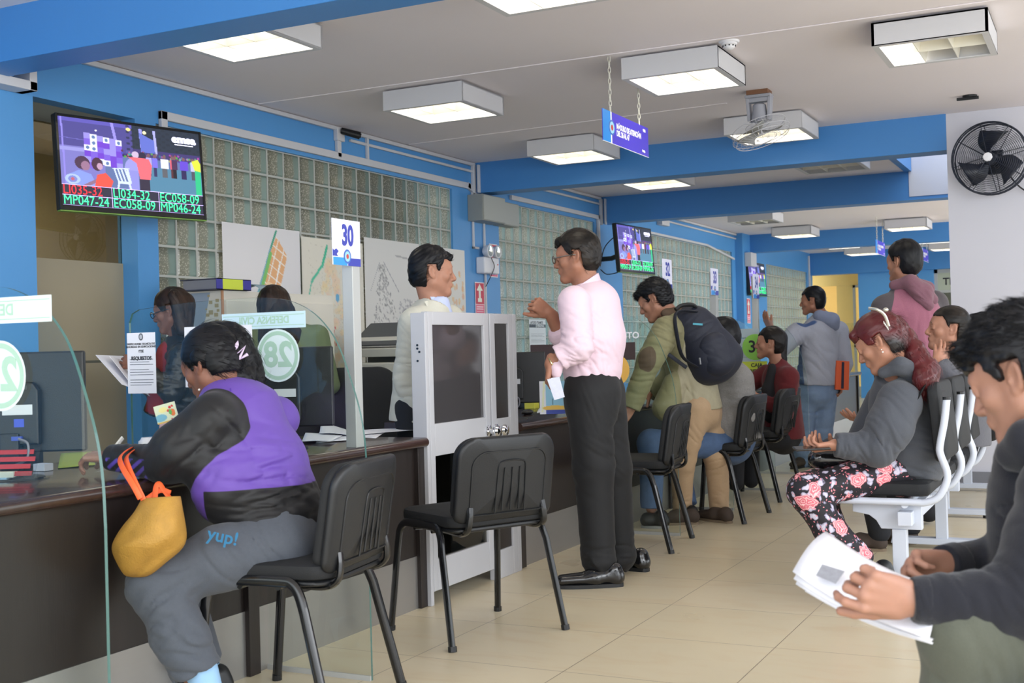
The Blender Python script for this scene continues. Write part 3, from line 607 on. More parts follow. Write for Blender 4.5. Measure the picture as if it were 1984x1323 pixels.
# ------------------------------------------------------------------ number signs on posts
NAVY = mat('sign_navy', srgb(52, 62, 170), 0.4); SKY = mat('sign_sky', srgb(46, 150, 232), 0.4); SIGNW = mat('sign_white', srgb(232, 232, 250), 0.4)
def number_sign(n, y, ztop, zpost, lab, both=False, post_x=0.0):
    e = empty('number_sign', (-2.72, y, 0.75), label=lab, cat='number sign', group='counter number signs')
    MB().box(-0.055, 0.14, 0.0, -0.004, 0.195, ztop - 0.75 - 0.02).build('post', ALUG, e, bevel=0.003)
    p = MB().box(-0.003, 0, zpost - 0.75, 0.0, 0.195, ztop - 0.75).build('plate', SIGNW, e)
    h = ztop - zpost; z0 = zpost - 0.75
    b = MB(); b.box(0, 0.003, z0, 0.0006, 0.1, z0 + h * 0.17); b.build('blue_band', SKY, e); b = MB(); b.box(0, 0.105, z0, 0.0006, 0.195, z0 + h * 0.17); b.build('blue_band', NAVY, e)
    text('number_print', n, h * 0.62, NAVY, e, frame((0.001, 0.105, z0 + h * 0.64), (0, 1, 0), (0, 0, 1), (1, 0, 0)), depth=0.0004, bold=0.004, sx=0.72)
    b = MB(); b.prism([(0.0, z0 + 0.19 * h), (0.035, z0 + 0.19 * h), (0.027, z0 + 0.235 * h), (0.04, z0 + 0.30 * h), (0.024, z0 + 0.355 * h), (0.010, z0 + 0.31 * h), (0.0, z0 + 0.345 * h)], 0, 0, 0.0007); b.build('arrow', NAVY, e)
    for r, mm, dx in ((0.026, mat('crest_blue', srgb(70, 110, 190), 0.5), 0.0012), (0.019, mat('crest_pale', srgb(150, 205, 240), 0.5), 0.0016), (0.009, mat('crest_red', srgb(190, 70, 60), 0.5), 0.002)):
        b = MB(); b.add([(dx, 0.1 + r * math.cos(2 * PI * k / 20), z0 + h * 0.20 + r * 1.1 * math.sin(2 * PI * k / 20)) for k in range(20)], [list(range(20))]); b.build('crest', mm, e)
number_sign('30', 3.918, 1.665, 1.482, 'white number 30 sign on its post at the near counter')
number_sign('32', 7.82, 1.725, 1.52, 'white number 32 sign above the man with the backpack')
number_sign('33', 8.93, 1.715, 1.51, 'white number 33 sign on the post beside the backpack')
number_sign('34', 10.15, 1.725, 1.515, 'white number 34 sign in front of the far television')
# ------------------------------------------------------------------ televisions
SCR = print_mat('screen_glow', emit=0.95)
GLOWM = lambda n, c, e=0.9: mat(n, c, 0.4, emit=e)
def tv_picture():
    p = Pic(260, 150, (46, 42, 96)); X, Y = p.X, p.Y
    p.a[:] = (40, 40, 70); p.rect(0, 0, 0.5, 0.45, (74, 68, 140)); p.rect(0.5, 0, 1, 0.4, (34, 44, 62)); p.rect(0.0, 0.42, 0.3, 1, (120, 116, 190)); p.rect(0.3, 0.5, 1, 1, (92, 110, 160)); p.rect(0.55, 0.62, 1, 1, (78, 128, 158)); p.rect(0, 0, 0.5, 0.06, (92, 84, 178))
    p.put((np.sin(X * 97) * np.sin(Y * 71) > 0.3) & (Y < 0.4) & (X > 0.45), (24, 32, 46), 0.6)
    p.rect(0.5, 0.36, 1, 0.5, (60, 50, 110))
    p.line(0.02, 0, 0.03, 1, 0.006, (140, 130, 220)); p.line(0.36, 0, 0.39, 0.36, 0.01, (150, 140, 230)); p.line(0.56, 0.05, 0.57, 0.4, 0.012, (150, 150, 235)); p.line(0.66, 0.05, 0.67, 0.4, 0.009, (170, 170, 240)); p.poly([(0.55, 0.1), (0.66, 0.2), (0.66, 0.4), (0.56, 0.4)], (96, 110, 200))
    p.line(0, 0.3, 0.2, 0.32, 0.004, (110, 104, 190)); p.rect(0.0, 0.44, 0.17, 0.49, (150, 148, 215))
    rnd = np.random.RandomState(4)
    cols = [(150, 140, 220), (110, 60, 200), (225, 225, 248), (120, 90, 210)]
    for i in range(6):
        for j in range(6):
            x0 = 0.165 + i * 0.043; y0 = 0.20 + j * 0.088 + i * 0.012
            c = cols[(i * 2 + j * 3 + (i * j) % 3) % 4]
            if y0 < 0.66: p.rect(x0, y0, x0 + 0.043, y0 + 0.088, c)
            if c[0] > 200: p.ell(x0 + 0.022, y0 + 0.044, 0.011, 0.026, (90, 120, 170))
    for k in range(60):
        x = 0.42 + rnd.rand() * 0.58; p.ell(x, 0.40 + rnd.rand() * 0.1, 0.008, 0.018, tuple(rnd.randint(40, 190, 3)), 0.9)
    for k, (x, c, w_) in enumerate([(0.655, (120, 110, 230), .02), (0.725, (228, 232, 252), .028), (0.785, (214, 90, 110), .02), (0.80, (70, 40, 80), .022), (0.87, (100, 70, 205), .03), (0.94, (190, 190, 232), .02), (0.61, (170, 160, 225), .02)]):
        p.ell(x, 0.44, 0.012, 0.027, (120, 84, 90)); p.rect(x - w_, 0.47, x + w_, 0.62, c); p.rect(x - w_ * 0.7, 0.62, x + w_ * 0.6, 0.76, tuple(int(v * 0.4) for v in c))
    p.rect(0.95, 0.58, 0.995, 1, (40, 190, 130)); p.poly([(0.93, 0.46), (0.98, 0.42), (1, 0.5), (1, 0.62), (0.95, 0.6)], (215, 225, 60))
    p.ell(0.515, 0.45, 0.025, 0.05, (200, 180, 210)); p.ell(0.485, 0.68, 0.05, 0.16, (152, 150, 220)); p.rect(0.455, 0.7, 0.53, 1, (140, 140, 215))
    p.ell(0.565, 0.46, 0.027, 0.06, (40, 32, 60)); p.poly([(0.46, 0.50), (0.54, 0.49), (0.61, 0.5), (0.63, 0.6), (0.615, 0.82), (0.54, 0.82), (0.52, 0.58)], (240, 104, 116)); p.rect(0.535, 0.82, 0.61, 1, (44, 34, 58))
    p.ell(0.145, 0.66, 0.05, 0.1, (70, 42, 70)); p.ell(0.165, 0.70, 0.03, 0.07, (150, 110, 140)); p.poly([(0.03, 1), (0.05, 0.85), (0.12, 0.77), (0.2, 0.82), (0.24, 1)], (130, 148, 225)); p.line(0.16, 1.0, 0.26, 0.88, 0.018, (140, 104, 130))
    p.ell(0.245, 0.66, 0.038, 0.1, (70, 36, 60)); p.ell(0.262, 0.69, 0.02, 0.05, (190, 150, 180)); p.poly([(0.22, 1), (0.24, 0.82), (0.30, 0.78), (0.35, 0.9), (0.33, 1)], (228, 80, 66))
    for k in range(4): p.line(0.36 + k * 0.025, 0.70, 0.385 + k * 0.025, 0.88, 0.006, (206, 218, 248))
    p.line(0.355, 0.7, 0.46, 0.68, 0.008, (206, 218, 248)); p.rect(0.38, 0.88, 0.47, 0.92, (206, 218, 248)); p.line(0.39, 0.9, 0.38, 1, 0.007, (206, 218, 248)); p.line(0.46, 0.9, 0.47, 1, 0.007, (206, 218, 248)); p.line(0.45, 0.68, 0.47, 0.9, 0.008, (206, 218, 248))
    p.ell(0.075, 0.915, 0.05, 0.075, (170, 190, 245)); p.ell(0.075, 0.915, 0.03, 0.05, (120, 130, 200)); p.ell(0.075, 0.915, 0.012, 0.025, (190, 90, 110))
    p.ell(0.475, 0.07, 0.016, 0.025, (250, 226, 140)); p.ell(0.59, 0.09, 0.014, 0.025, (250, 240, 190)); p.ell(0.25, 0.15, 0.008, 0.012, (240, 230, 240))
    return p
def make_tv(name_lab, W=0.93, H=0.54):
    e = empty('wall_television', label=name_lab, cat='television', group='wall televisions')
    b = MB().box(-W / 2, -H / 2, -0.045, W / 2, H / 2, 0.0).build('housing', BLK, e, bevel=0.006)
    f = MB(); t = 0.016
    for q in ((-W / 2, -H / 2, 0, -W / 2 + t, H / 2, 0.006), (W / 2 - t, -H / 2, 0, W / 2, H / 2, 0.006), (-W / 2 + t, H / 2 - t, 0, W / 2 - t, H / 2, 0.006), (-W / 2 + t, -H / 2, 0, W / 2 - t, -H / 2 + 0.03, 0.006)): f.box(*q)
    f.build('bezel', BLKM, e, bevel=0.002)
    MB().box(-W / 2, -H / 2 - 0.006, -0.03, W / 2, -H / 2, 0.004).build('lower_edge', mat('green_edge', srgb(110, 150, 60), 0.4), e)
    ph = H * 0.70; w_ = W - 2 * t
    s = MB().box(-w_ / 2, -H / 2 + 0.03, 0.0, w_ / 2, H / 2 - t, 0.001).build('screen', GLOWM('screen_dark', srgb(34, 32, 48), 0.8), e)
    pic = tv_picture().build('programme_picture', w_, ph, SCR, s, frame((0, H / 2 - t - ph / 2, 0.0022), (1, 0, 0), (0, 1, 0), (0, 0, 1)))
    zt = H / 2 - t - ph; zb = -H / 2 + 0.03; rh = (zt - zb) / 2; cw = w_ / 3
    b = MB()
    for k in range(3): b.box(-w_ / 2, zt - k * rh - 0.0015, 0.0015, w_ / 2, zt - k * rh + 0.0015, 0.0025)
    for k in range(1, 3): b.box(-w_ / 2 + k * cw - 0.0015, zb, 0.0015, -w_ / 2 + k * cw + 0.0015, zt, 0.0025)
    b.build('queue_table_lines', GLOWM('glow_lilac', srgb(190, 170, 240), 0.9), s)
    for r, row in enumerate((('LI035-32', 'LI034-32', 'EC058-09'), ('MP047-24', 'EC058-09', 'MP046-24'))):
        for c, tx in enumerate(row):
            gm = GLOWM('glow_red', srgb(230, 40, 50), 1.0) if (r, c) == (0, 0) else GLOWM('glow_green', srgb(60, 250, 150), 1.0)
            text('queue_number', tx, rh * 1.28, gm, s, frame((-w_ / 2 + c * cw + 0.004, zt - (r + 0.52) * rh, 0.003), (1, 0, 0), (0, 1, 0), (0, 0, 1)), depth=0.0002, align='LEFT', sx=0.90)
    text('channel_logo', 'emsa', 0.06, GLOWM('glow_white', srgb(225, 225, 255), 1.0), s, frame((w_ * 0.38, H * 0.38, 0.003), (1, 0, 0), (0, 1, 0), (0, 0, 1)), depth=0.0002, bold=0.004, sx=1.3)
    MB().box(w_ * 0.31, H * 0.315, 0.0025, w_ * 0.45, H * 0.325, 0.003).build('channel_logo', MATS['glow_white'], s)
    b = MB(); b.box(-0.1, -0.1, -0.07, 0.1, 0.1, -0.045); b.build('bracket_plate', BLK, e)
    return e
def place_tv(o, pl, pr, top_l):
    """left and right top corners (world)"""
    pl = Vector([float(c) for c in pl]); pr = Vector([float(c) for c in pr]); x = (pr - pl); x.z = 0; x.normalize(); z = x.cross(Vector((0, 0, 1))); z.normalize()
    up = (Vector((0, 0, 1)) - z * 0.10).normalized(); up = (Vector((0, 0, 1)) + z * -0.08).normalized(); nz = x.cross(up); c = (pl + pr) / 2 - up * 0.27
    o.matrix_world = frame(c, x, up, nz)
tv = make_tv('large wall television at the left showing a crowd scene and queue numbers')
tl, tr = P(112, 230, 6.62), P(382, 245, 7.28); tr[2] = tl[2] = (tl[2] + tr[2]) / 2
place_tv(tv, tl, tr, 0)
def arm(o, wall_pt, parent):
    c = o.matrix_world.inverted() @ Vector(wall_pt)
    b = MB(); mid = Vector((c.x * 0.5, c.y - 0.02, c.z * 0.5 - 0.08))
    b.tube([(0, 0, -0.07), mid, c], 0.022, 8, flat=1.3); b.build('wall_arm', BLK, o)
    b = MB(); b.tube(smooth_path([(0.0, 0.1, -0.06), (c.x * 0.3, 0.2, c.z * 0.4), (c.x * 0.7, 0.1, c.z * 0.8), (c.x, c.y - 0.08, c.z)]), 0.006, 6); b.tube(smooth_path([(0.0, -0.05, -0.06), (c.x * 0.3, -0.2, c.z * 0.4), (c.x * 0.7, -0.22, c.z * 0.8), (c.x, c.y - 0.12, c.z)]), 0.006, 6)
    b.build('cable', BLK, o, smooth=True)
bpy.context.view_layer.update()
tv2 = dup(tv, label='wall television on a black arm above the young man with the backpack'); a2, b2 = P(1192, 434, 13.2), P(1260, 441, 14.0); a2[2] = b2[2] = (a2[2] + b2[2]) / 2; place_tv(tv2, a2, b2, 0)
tv3 = dup(tv, label='farthest wall television, beyond the number 34 sign'); a3, b3_ = P(1446, 508, 19.2), P(1481, 510, 20.1); a3[2] = b3_[2] = (a3[2] + b3_[2]) / 2; place_tv(tv3, a3, b3_, 0)
bpy.context.view_layer.update()
arm(tv, (-5.28, 5.3, 2.3), tv); arm(tv2, (-5.28, 12.98, 2.15), tv2); arm(tv3, (-5.17, 19.0, 2.16), tv3)
# ------------------------------------------------------------------ hanging sign
PURP = mat('sign_violet', srgb(72, 58, 196), 0.4); SKY2 = mat('sign_azure', srgb(40, 140, 226), 0.4)
def hanging_sign(x, y0, y1, z0, z1, lab, full=True, skew=0.0):
    e = empty('hanging_sign', (x, y0, z0), label=lab, cat='hanging sign'); L = y1 - y0; H = z1 - z0
    MB().box(-0.004, 0, 0, 0.0, L, H).build('board', PURP, e)
    MB().box(0, 0, 0, 0.0008, L * 0.16, H).build('azure_band', SKY2, e); MB().box(0, L * 0.16, 0, 0.0009, L * 0.185, H).build('white_band', WHITET, e)
    MB().box(-0.005, -0.002, -0.003, 0.001, L + 0.002, 0.0).build('rim', WHITET, e)
    for r, mm, dx in ((H * 0.26, 'crest_blue', 0.0014), (H * 0.20, 'crest_pale', 0.0018), (H * 0.1, 'crest_red', 0.0022)):
        b = MB(); b.add([(dx, L * 0.185 + r * math.cos(2 * PI * k / 20), H * 0.5 + r * 0.95 * math.sin(2 * PI * k / 20)) for k in range(20)], [list(range(20))]); b.build('crest', MATS[mm], e)
    Mx = lambda y, z: frame((0.0012, y, z), (0, 1, 0), (0, 0, 1), (1, 0, 0))
    text('sign_print', 'MÓDULO DE ATENCIÓN', H * 0.25, WHITET, e, Mx(L * 0.28, H * 0.60), align='LEFT', bold=0.002, sx=0.80)
    text('sign_print', 'DEL 26 AL 47', H * 0.25, WHITET, e, Mx(L * 0.28, H * 0.38), align='LEFT', bold=0.002, sx=0.80)
    text('sign_print', 'emsa', H * 0.15, WHITET, e, Mx(L * 0.90, H * 0.86), bold=0.003, sx=0.8); text('sign_print', 'Municipio', H * 0.09, WHITET, e, Mx(L * 0.88, H * 0.14), bold=0.002, sx=0.8)
    c = MB()
    for yy in (L * 0.17, L * 0.80):
        n = int((ZC - z1) / 0.032)
        for k in range(n):
            zc = H + (k + 0.5) * (ZC - z1) / n; hh = (ZC - z1) / n * 0.68
            ring = [((0.008 * math.cos(a) if k % 2 else 0) - 0.002, yy + (0.0 if k % 2 else 0.008 * math.cos(a)), zc + hh * math.sin(a)) for a in [2 * PI * i / 8 for i in range(9)]]
            c.tube(ring, 0.0028, 5, cap=False)
    c.build('chain', mat('chain_plastic', srgb(214, 212, 200), 0.4), e)
    return e
hs = hanging_sign(-2.66, 6.645, 7.435, 2.36, 2.55, 'blue hanging sign with white lettering under the ceiling')
for (x, y0, lab) in ((-2.92, 17.5, 'far hanging sign under the ceiling, left of the standing man'), (-2.58, 19.6, 'farthest hanging sign, beside the head of the standing man')):
    o = dup(hs, label=lab); o.location = (x, y0, 2.36); o['group'] = 'far hanging signs'
# ------------------------------------------------------------------ fans
NV = mat('fan_black', srgb(30, 36, 50), 0.35)
e = empty('wall_fan', (-0.77, 9.77, 2.48), label='black caged fan mounted on the white wall', cat='fan')
e.rotation_euler = (0, 0, math.radians(-6))
R0 = 0.27; m = MB()
for yy, r in ((-0.06, R0), (0.06, R0), (0.0, R0 + 0.003)):
    m.tube([(r * math.cos(2 * PI * k / 40), yy, r * math.sin(2 * PI * k / 40)) for k in range(41)], 0.005, 6, cap=False)
for s in (-1, 1):
    for k in range(17):
        r = 0.045 + (R0 - 0.05) * k / 16.0; yy = s * (0.06 + 0.045 * (1 - (r / R0) ** 2))
        m.tube([(r * math.cos(2 * PI * j / 32), yy, r * math.sin(2 * PI * j / 32)) for j in range(33)], 0.0014, 4, cap=False)
    for k in range(8):
        a = 2 * PI * k / 8 + 0.2
        m.tube([((0.03 + (R0 - 0.03) * j / 6) * math.cos(a), s * (0.065 + 0.045 * (1 - ((0.03 + (R0 - .03) * j / 6) / R0) ** 2)), (0.03 + (R0 - 0.03) * j / 6) * math.sin(a)) for j in range(7)], 0.003, 5)
m.build('cage', NV, e, smooth=True)
for k, a0 in enumerate((1.95, -0.15, -2.1)):
    b = MB(); vs = []; n = 10
    for i in range(n + 1):
        t = i / n; r = 0.03 + 0.205 * t; w_ = 0.35 + 1.0 * math.sin(min(1, t * 1.25) * PI * 0.62) * (1 - 0.35 * t)
        for s, tw in ((-1, -0.022), (1, 0.022)):
            a = a0 + s * w_ * 0.5 - 0.55 * t; vs.append((r * math.cos(a), tw * (0.6 + 0.4 * t), r * math.sin(a)))
    b.add(vs, [(2 * i, 2 * i + 1, 2 * i + 3, 2 * i + 2) for i in range(n)])
    o = b.build('blade', NV, e, smooth=True); md = o.modifiers.new('t', 'SOLIDIFY'); md.thickness = 0.004
MB().cyl((0, -0.05, 0), (0, 0.14, 0), 0.045, 20).build('motor', NV, e, smooth=True)
MB().lathe([(0.001, -0.118), (0.03, -0.116), (0.034, -0.108), (0.034, -0.10)], n=20, axis=1).build('badge', WHITET, e, smooth=True)
m = MB(); m.tube([(0, 0.12, 0), (0, 0.165, -0.02)], 0.03, 8); m.box(-0.06, 0.155, -0.1, 0.06, 0.17, 0.08); m.build('wall_bracket', NV, e)
MB().tube(smooth_path([(0.05, 0.12, -0.03), (0.18, 0.14, -0.22), (0.3, 0.15, -0.26), (0.6, 0.16, -0.2)]), 0.006, 6).build('cable', BLKM, e, smooth=True)
# ceiling orbit fan
e = empty('ceiling_fan', (-2.14, 8.28, ZC), label='grey ceiling orbit fan with a wire cage', cat='fan')
GRYP = mat('fan_grey', srgb(160, 162, 170), 0.45)
MB().box(-0.075, -0.06, -0.03, 0.075, 0.06, 0).build('mounting_block', mat('wood_block', srgb(120, 84, 60), 0.7, var=0.2), e)
m = MB(); m.box(-0.09, -0.05, -0.05, 0.09, 0.05, -0.03)
m.prism([(-0.09, -0.03), (-0.068, -0.03), (-0.058, -0.21), (-0.078, -0.21)], 1, -0.035, 0.035); m.prism([(0.09, -0.03), (0.068, -0.03), (0.058, -0.21), (0.078, -0.21)], 1, -0.035, 0.035)
m.prism([(-0.088, -0.05), (0.088, -0.05), (0.078, -0.08), (-0.078, -0.08)], 1, -0.03, 0.03); m.build('yoke', GRYP, e, bevel=0.003)
MB().lathe([(0.001, -0.085), (0.03, -0.088), (0.045, -0.1), (0.056, -0.185), (0.06, -0.2), (0.05, -0.215), (0.001, -0.222)], n=24).build('motor', GRYP, e, smooth=True)
g = empty('cage_pivot', (0, 0, -0.28)); g.parent = e; g.rotation_euler = (math.radians(-10), math.radians(-17), 0.3); g.name = 'fan_head'
m = MB(); m.tube([(0, 0, 0.06), (0, 0, -0.03)], 0.015, 8)
for z, r in ((0.03, 0.19), (-0.03, 0.205), (-0.055, 0.19), (-0.06, 0.10), (0.045, 0.09)): m.tube([(r * math.cos(2 * PI * k / 36), r * math.sin(2 * PI * k / 36), z) for k in range(37)], 0.0022, 5, cap=False)
for k in range(28):
    a = 2 * PI * k / 28; m.tube([(q * math.cos(a + c), q * math.sin(a + c), z) for q, z, c in ((0.03, 0.045, 0), (0.12, 0.04, 0.05), (0.19, 0.03, 0.1), (0.205, -0.03, 0.12), (0.19, -0.055, 0.1), (0.10, -0.06, 0.0), (0.03, -0.06, -0.1))], 0.0011, 4)
m.build('cage', mat('wire_white', srgb(190, 190, 195), 0.4), g, smooth=True)
for k in range(3):
    b = MB(); vs = []; n = 8
    for i in range(n + 1):
        t = i / n; r = 0.02 + 0.16 * t; w_ = 0.5 + 0.7 * math.sin(t * PI * 0.6)
        for s in (-1, 1):
            a = 2 * PI * k / 3 + 0.6 + s * w_ * 0.4 - 0.4 * t; vs.append((r * math.cos(a), r * math.sin(a), s * 0.016 - 0.01))
    b.add(vs, [(2 * i, 2 * i + 1, 2 * i + 3, 2 * i + 2) for i in range(n)]); o = b.build('blade', mat('blade_grey', srgb(150, 150, 145), 0.4), g, smooth=True); md = o.modifiers.new('t', 'SOLIDIFY'); md.thickness = 0.003
# smoke detector, ceiling stain plug
def detector(x, y, lab):
    e = empty('smoke_detector', (x, y, ZC), label=lab, cat='smoke detector')
    MB().lathe([(0.001, -0.012), (0.055, -0.012), (0.06, -0.006), (0.06, 0.0)], n=24).build('base', WP, e, smooth=True)
    MB().lathe([(0.001, -0.05), (0.022, -0.048), (0.034, -0.036), (0.036, -0.028), (0.046, -0.022), (0.046, -0.012)], n=24).build('sensor', WP, e, smooth=True)
    m = MB()
    for k in range(10):
        a = 2 * PI * k / 10; m.box(0.036 * math.cos(a) - 0.004, 0.036 * math.sin(a) - 0.004, -0.033, 0.036 * math.cos(a) + 0.004, 0.036 * math.sin(a) + 0.004, -0.027)
    m.build('slot', BLK, e)
detector(-1.93, 6.82, 'round white smoke detector between two ceiling lights'); detector(-2.35, 14.6, 'small white smoke detector far away in the third bay')
m = MB(); m.cyl((-0.86, 9.3, ZC - 0.015), (-0.86, 9.3, ZC), 0.05, 16); m.box(-0.95, 9.29, ZC - 0.03, -0.8, 9.31, ZC - 0.01); tag(m.build('ceiling_hook', BLK), 'dark old fixing left on the ceiling above the wall fan', 'hook')
# ------------------------------------------------------------------ visitor chairs
def slab(w_, h_, t, r, bulge=0.0, bend=0.0, n=10, top_r=None):
    """rounded-rectangle cushion in local xz with thickness along y; front is -y"""
    tr = top_r or r; pts = []
    for (cx, cz, a0, rr) in ((w_ / 2 - r, -h_ / 2 + r, -PI / 2, r), (w_ / 2 - tr, h_ / 2 - tr, 0, tr), (-w_ / 2 + tr, h_ / 2 - tr, PI / 2, tr), (-w_ / 2 + r, -h_ / 2 + r, PI, r)):
        for k in range(n + 1): a = a0 + PI / 2 * k / n; pts.append((cx + rr * math.cos(a), cz + rr * math.sin(a)))
    N = len(pts); layers = []
    prof = [(0.0, -t / 2 - bulge), (0.35, -t / 2 - bulge * 0.85), (0.7, -t / 2 - bulge * 0.5), (0.94, -t / 2), (0.985, -t / 2 + t * 0.12), (1.0, -t / 2 + t * 0.35), (1.0, t / 2 - t * 0.35), (0.985, t / 2 - t * 0.12), (0.94, t / 2), (0.0, t / 2)]
    vs = []
    for s, y in prof:
        for (x, z) in pts: xx = x * s; vs.append((xx, y + bend * (xx / (w_ / 2)) ** 2, z * s))
    fs = [(i * N + k, i * N + (k + 1) % N, (i + 1) * N + (k + 1) % N, (i + 1) * N + k) for i in range(len(prof) - 1) for k in range(N)]
    return vs, fs, pts
def make_chair(lab):
    """local +y is the way the sitter faces"""
    e = empty('visitor_chair', label=lab, cat='chair', group='black visitor chairs at the counter')
    for s in (-1, 1):
        pa = [(s * 0.265, 0.235, 0.0), (s * 0.245, 0.195, 0.36), (s * 0.24, 0.185, 0.415), (s * 0.235, 0.155, 0.442), (s * 0.235, 0.11, 0.448), (s * 0.235, -0.06, 0.448), (s * 0.237, -0.10, 0.440), (s * 0.242, -0.125, 0.41), (s * 0.25, -0.145, 0.36), (s * 0.27, -0.235, 0.0)]
        MB().tube(pa[:2] + smooth_path(pa[1:-1], 4) + pa[-1:], 0.0125, 10, flat=1.35).build('side_frame', BLKM, e, smooth=True)
        pb = smooth_path([(s * 0.17, 0.05, 0.428), (s * 0.175, -0.10, 0.424), (s * 0.18, -0.185, 0.425), (s * 0.18, -0.225, 0.448), (s * 0.175, -0.232, 0.49), (s * 0.17, -0.228, 0.53)], 4)
        MB().tube(pb, 0.010, 8, flat=1.5).build('back_support', BLKM, e, smooth=True)
        MB().cyl((s * 0.265, 0.235, 0.0), (s * 0.264, 0.233, 0.02), 0.017, 10).build('foot_cap', BLK, e); MB().cyl((s * 0.27, -0.235, 0.0), (s * 0.269, -0.232, 0.02), 0.017, 10).build('foot_cap', BLK, e)
    m = MB(); m.tube([(-0.235, 0.08, 0.43), (0.235, 0.08, 0.43)], 0.01, 8); m.tube([(-0.235, -0.05, 0.43), (0.235, -0.05, 0.43)], 0.01, 8); m.build('cross_bar', BLKM, e, smooth=True)
    vs, fs, _ = slab(0.47, 0.43, 0.05, 0.07, 0.012)
    m = MB(); m.M = Matrix.Translation((0, 0.0, 0.475)) @ Matrix.Rotation(math.radians(90), 4, 'X') @ Matrix.Scale(-1, 4, (0, 1, 0)) @ Matrix.Rotation(0, 4, 'X'); m.add(vs, [f[::-1] for f in fs]); m.build('seat', PAD, e, smooth=True)
    vs, fs, _ = slab(0.45, 0.41, 0.02, 0.06); m = MB(); m.M = Matrix.Translation((0, 0, 0.44)) @ Matrix.Rotation(math.radians(90), 4, 'X'); m.add(vs, fs); m.build('seat_shell', BLK, e, smooth=True)
    Mb = Matrix.Translation((0, -0.255, 0.632)) @ Matrix.Rotation(math.radians(9), 4, 'X')
    # the back faces -y here: build shell on the rear
    vs, fs, pts = slab(0.46, 0.335, 0.028, 0.035, 0.0, 0.035, top_r=0.085)
    m = MB(); m.M = Mb; m.add(vs, fs); sh = m.build('back_shell', BLK, e, smooth=True)
    vs, fs, _ = slab(0.445, 0.32, 0.035, 0.035, -0.004, 0.035, top_r=0.08)
    m = MB(); m.M = Mb @ Matrix.Translation((0, 0.028, 0.0)); m.add(vs, fs); m.build('back_pad', PAD, e, smooth=True)
    m = MB(); m.M = Mb; by = lambda x, z: (x, -0.0145 + 0.035 * (x / 0.23) ** 2, z)
    m.tube([by(x * 0.76, z * 0.74 - 0.012) for x, z in pts] + [by(pts[0][0] * 0.76, pts[0][1] * 0.74 - 0.012)], 0.0035, 6, cap=False)
    m.tube(smooth_path([by(-0.07, -0.13), by(-0.066, 0.0), by(-0.062, 0.058), by(-0.045, 0.072), by(0.0, 0.076), by(0.045, 0.072), by(0.062, 0.058), by(0.066, 0.0), by(0.07, -0.13)], 4), 0.0035, 6)
    for x in (-0.036, 0.0, 0.036): m.tube([by(x, 0.048), by(x * 1.1, -0.12)], 0.004, 6)
    m.build('rib_pattern', BLK, sh, smooth=True)
    return e
ch = make_chair('black visitor chair the woman in purple sits on')
chairs = [(-2.355, 3.16, math.radians(99), 'black visitor chair the woman in purple sits on'), (-2.32, 4.29, math.radians(62), 'empty black visitor chair in front of the aluminium gate'),
          (-2.42, 6.47, math.radians(96), 'empty black visitor chair behind the man in the pink shirt'), (-2.30, 7.66, math.radians(88), 'black visitor chair of the person in the grey knitted sweater'),
          (-2.33, 8.74, math.radians(86), 'black visitor chair of the woman in the dark red sweater'), (-1.9, 13.2, math.radians(60), 'distant black visitor chair seen under the elbow of the man in the grey hooded top')]
CH = []
for i, (x, y, a, lab) in enumerate(chairs):
    o = ch if i == 0 else dup(ch); o.location = (x, y, 0); o.rotation_euler = (0, 0, a); tag(o, lab); CH.append(o)
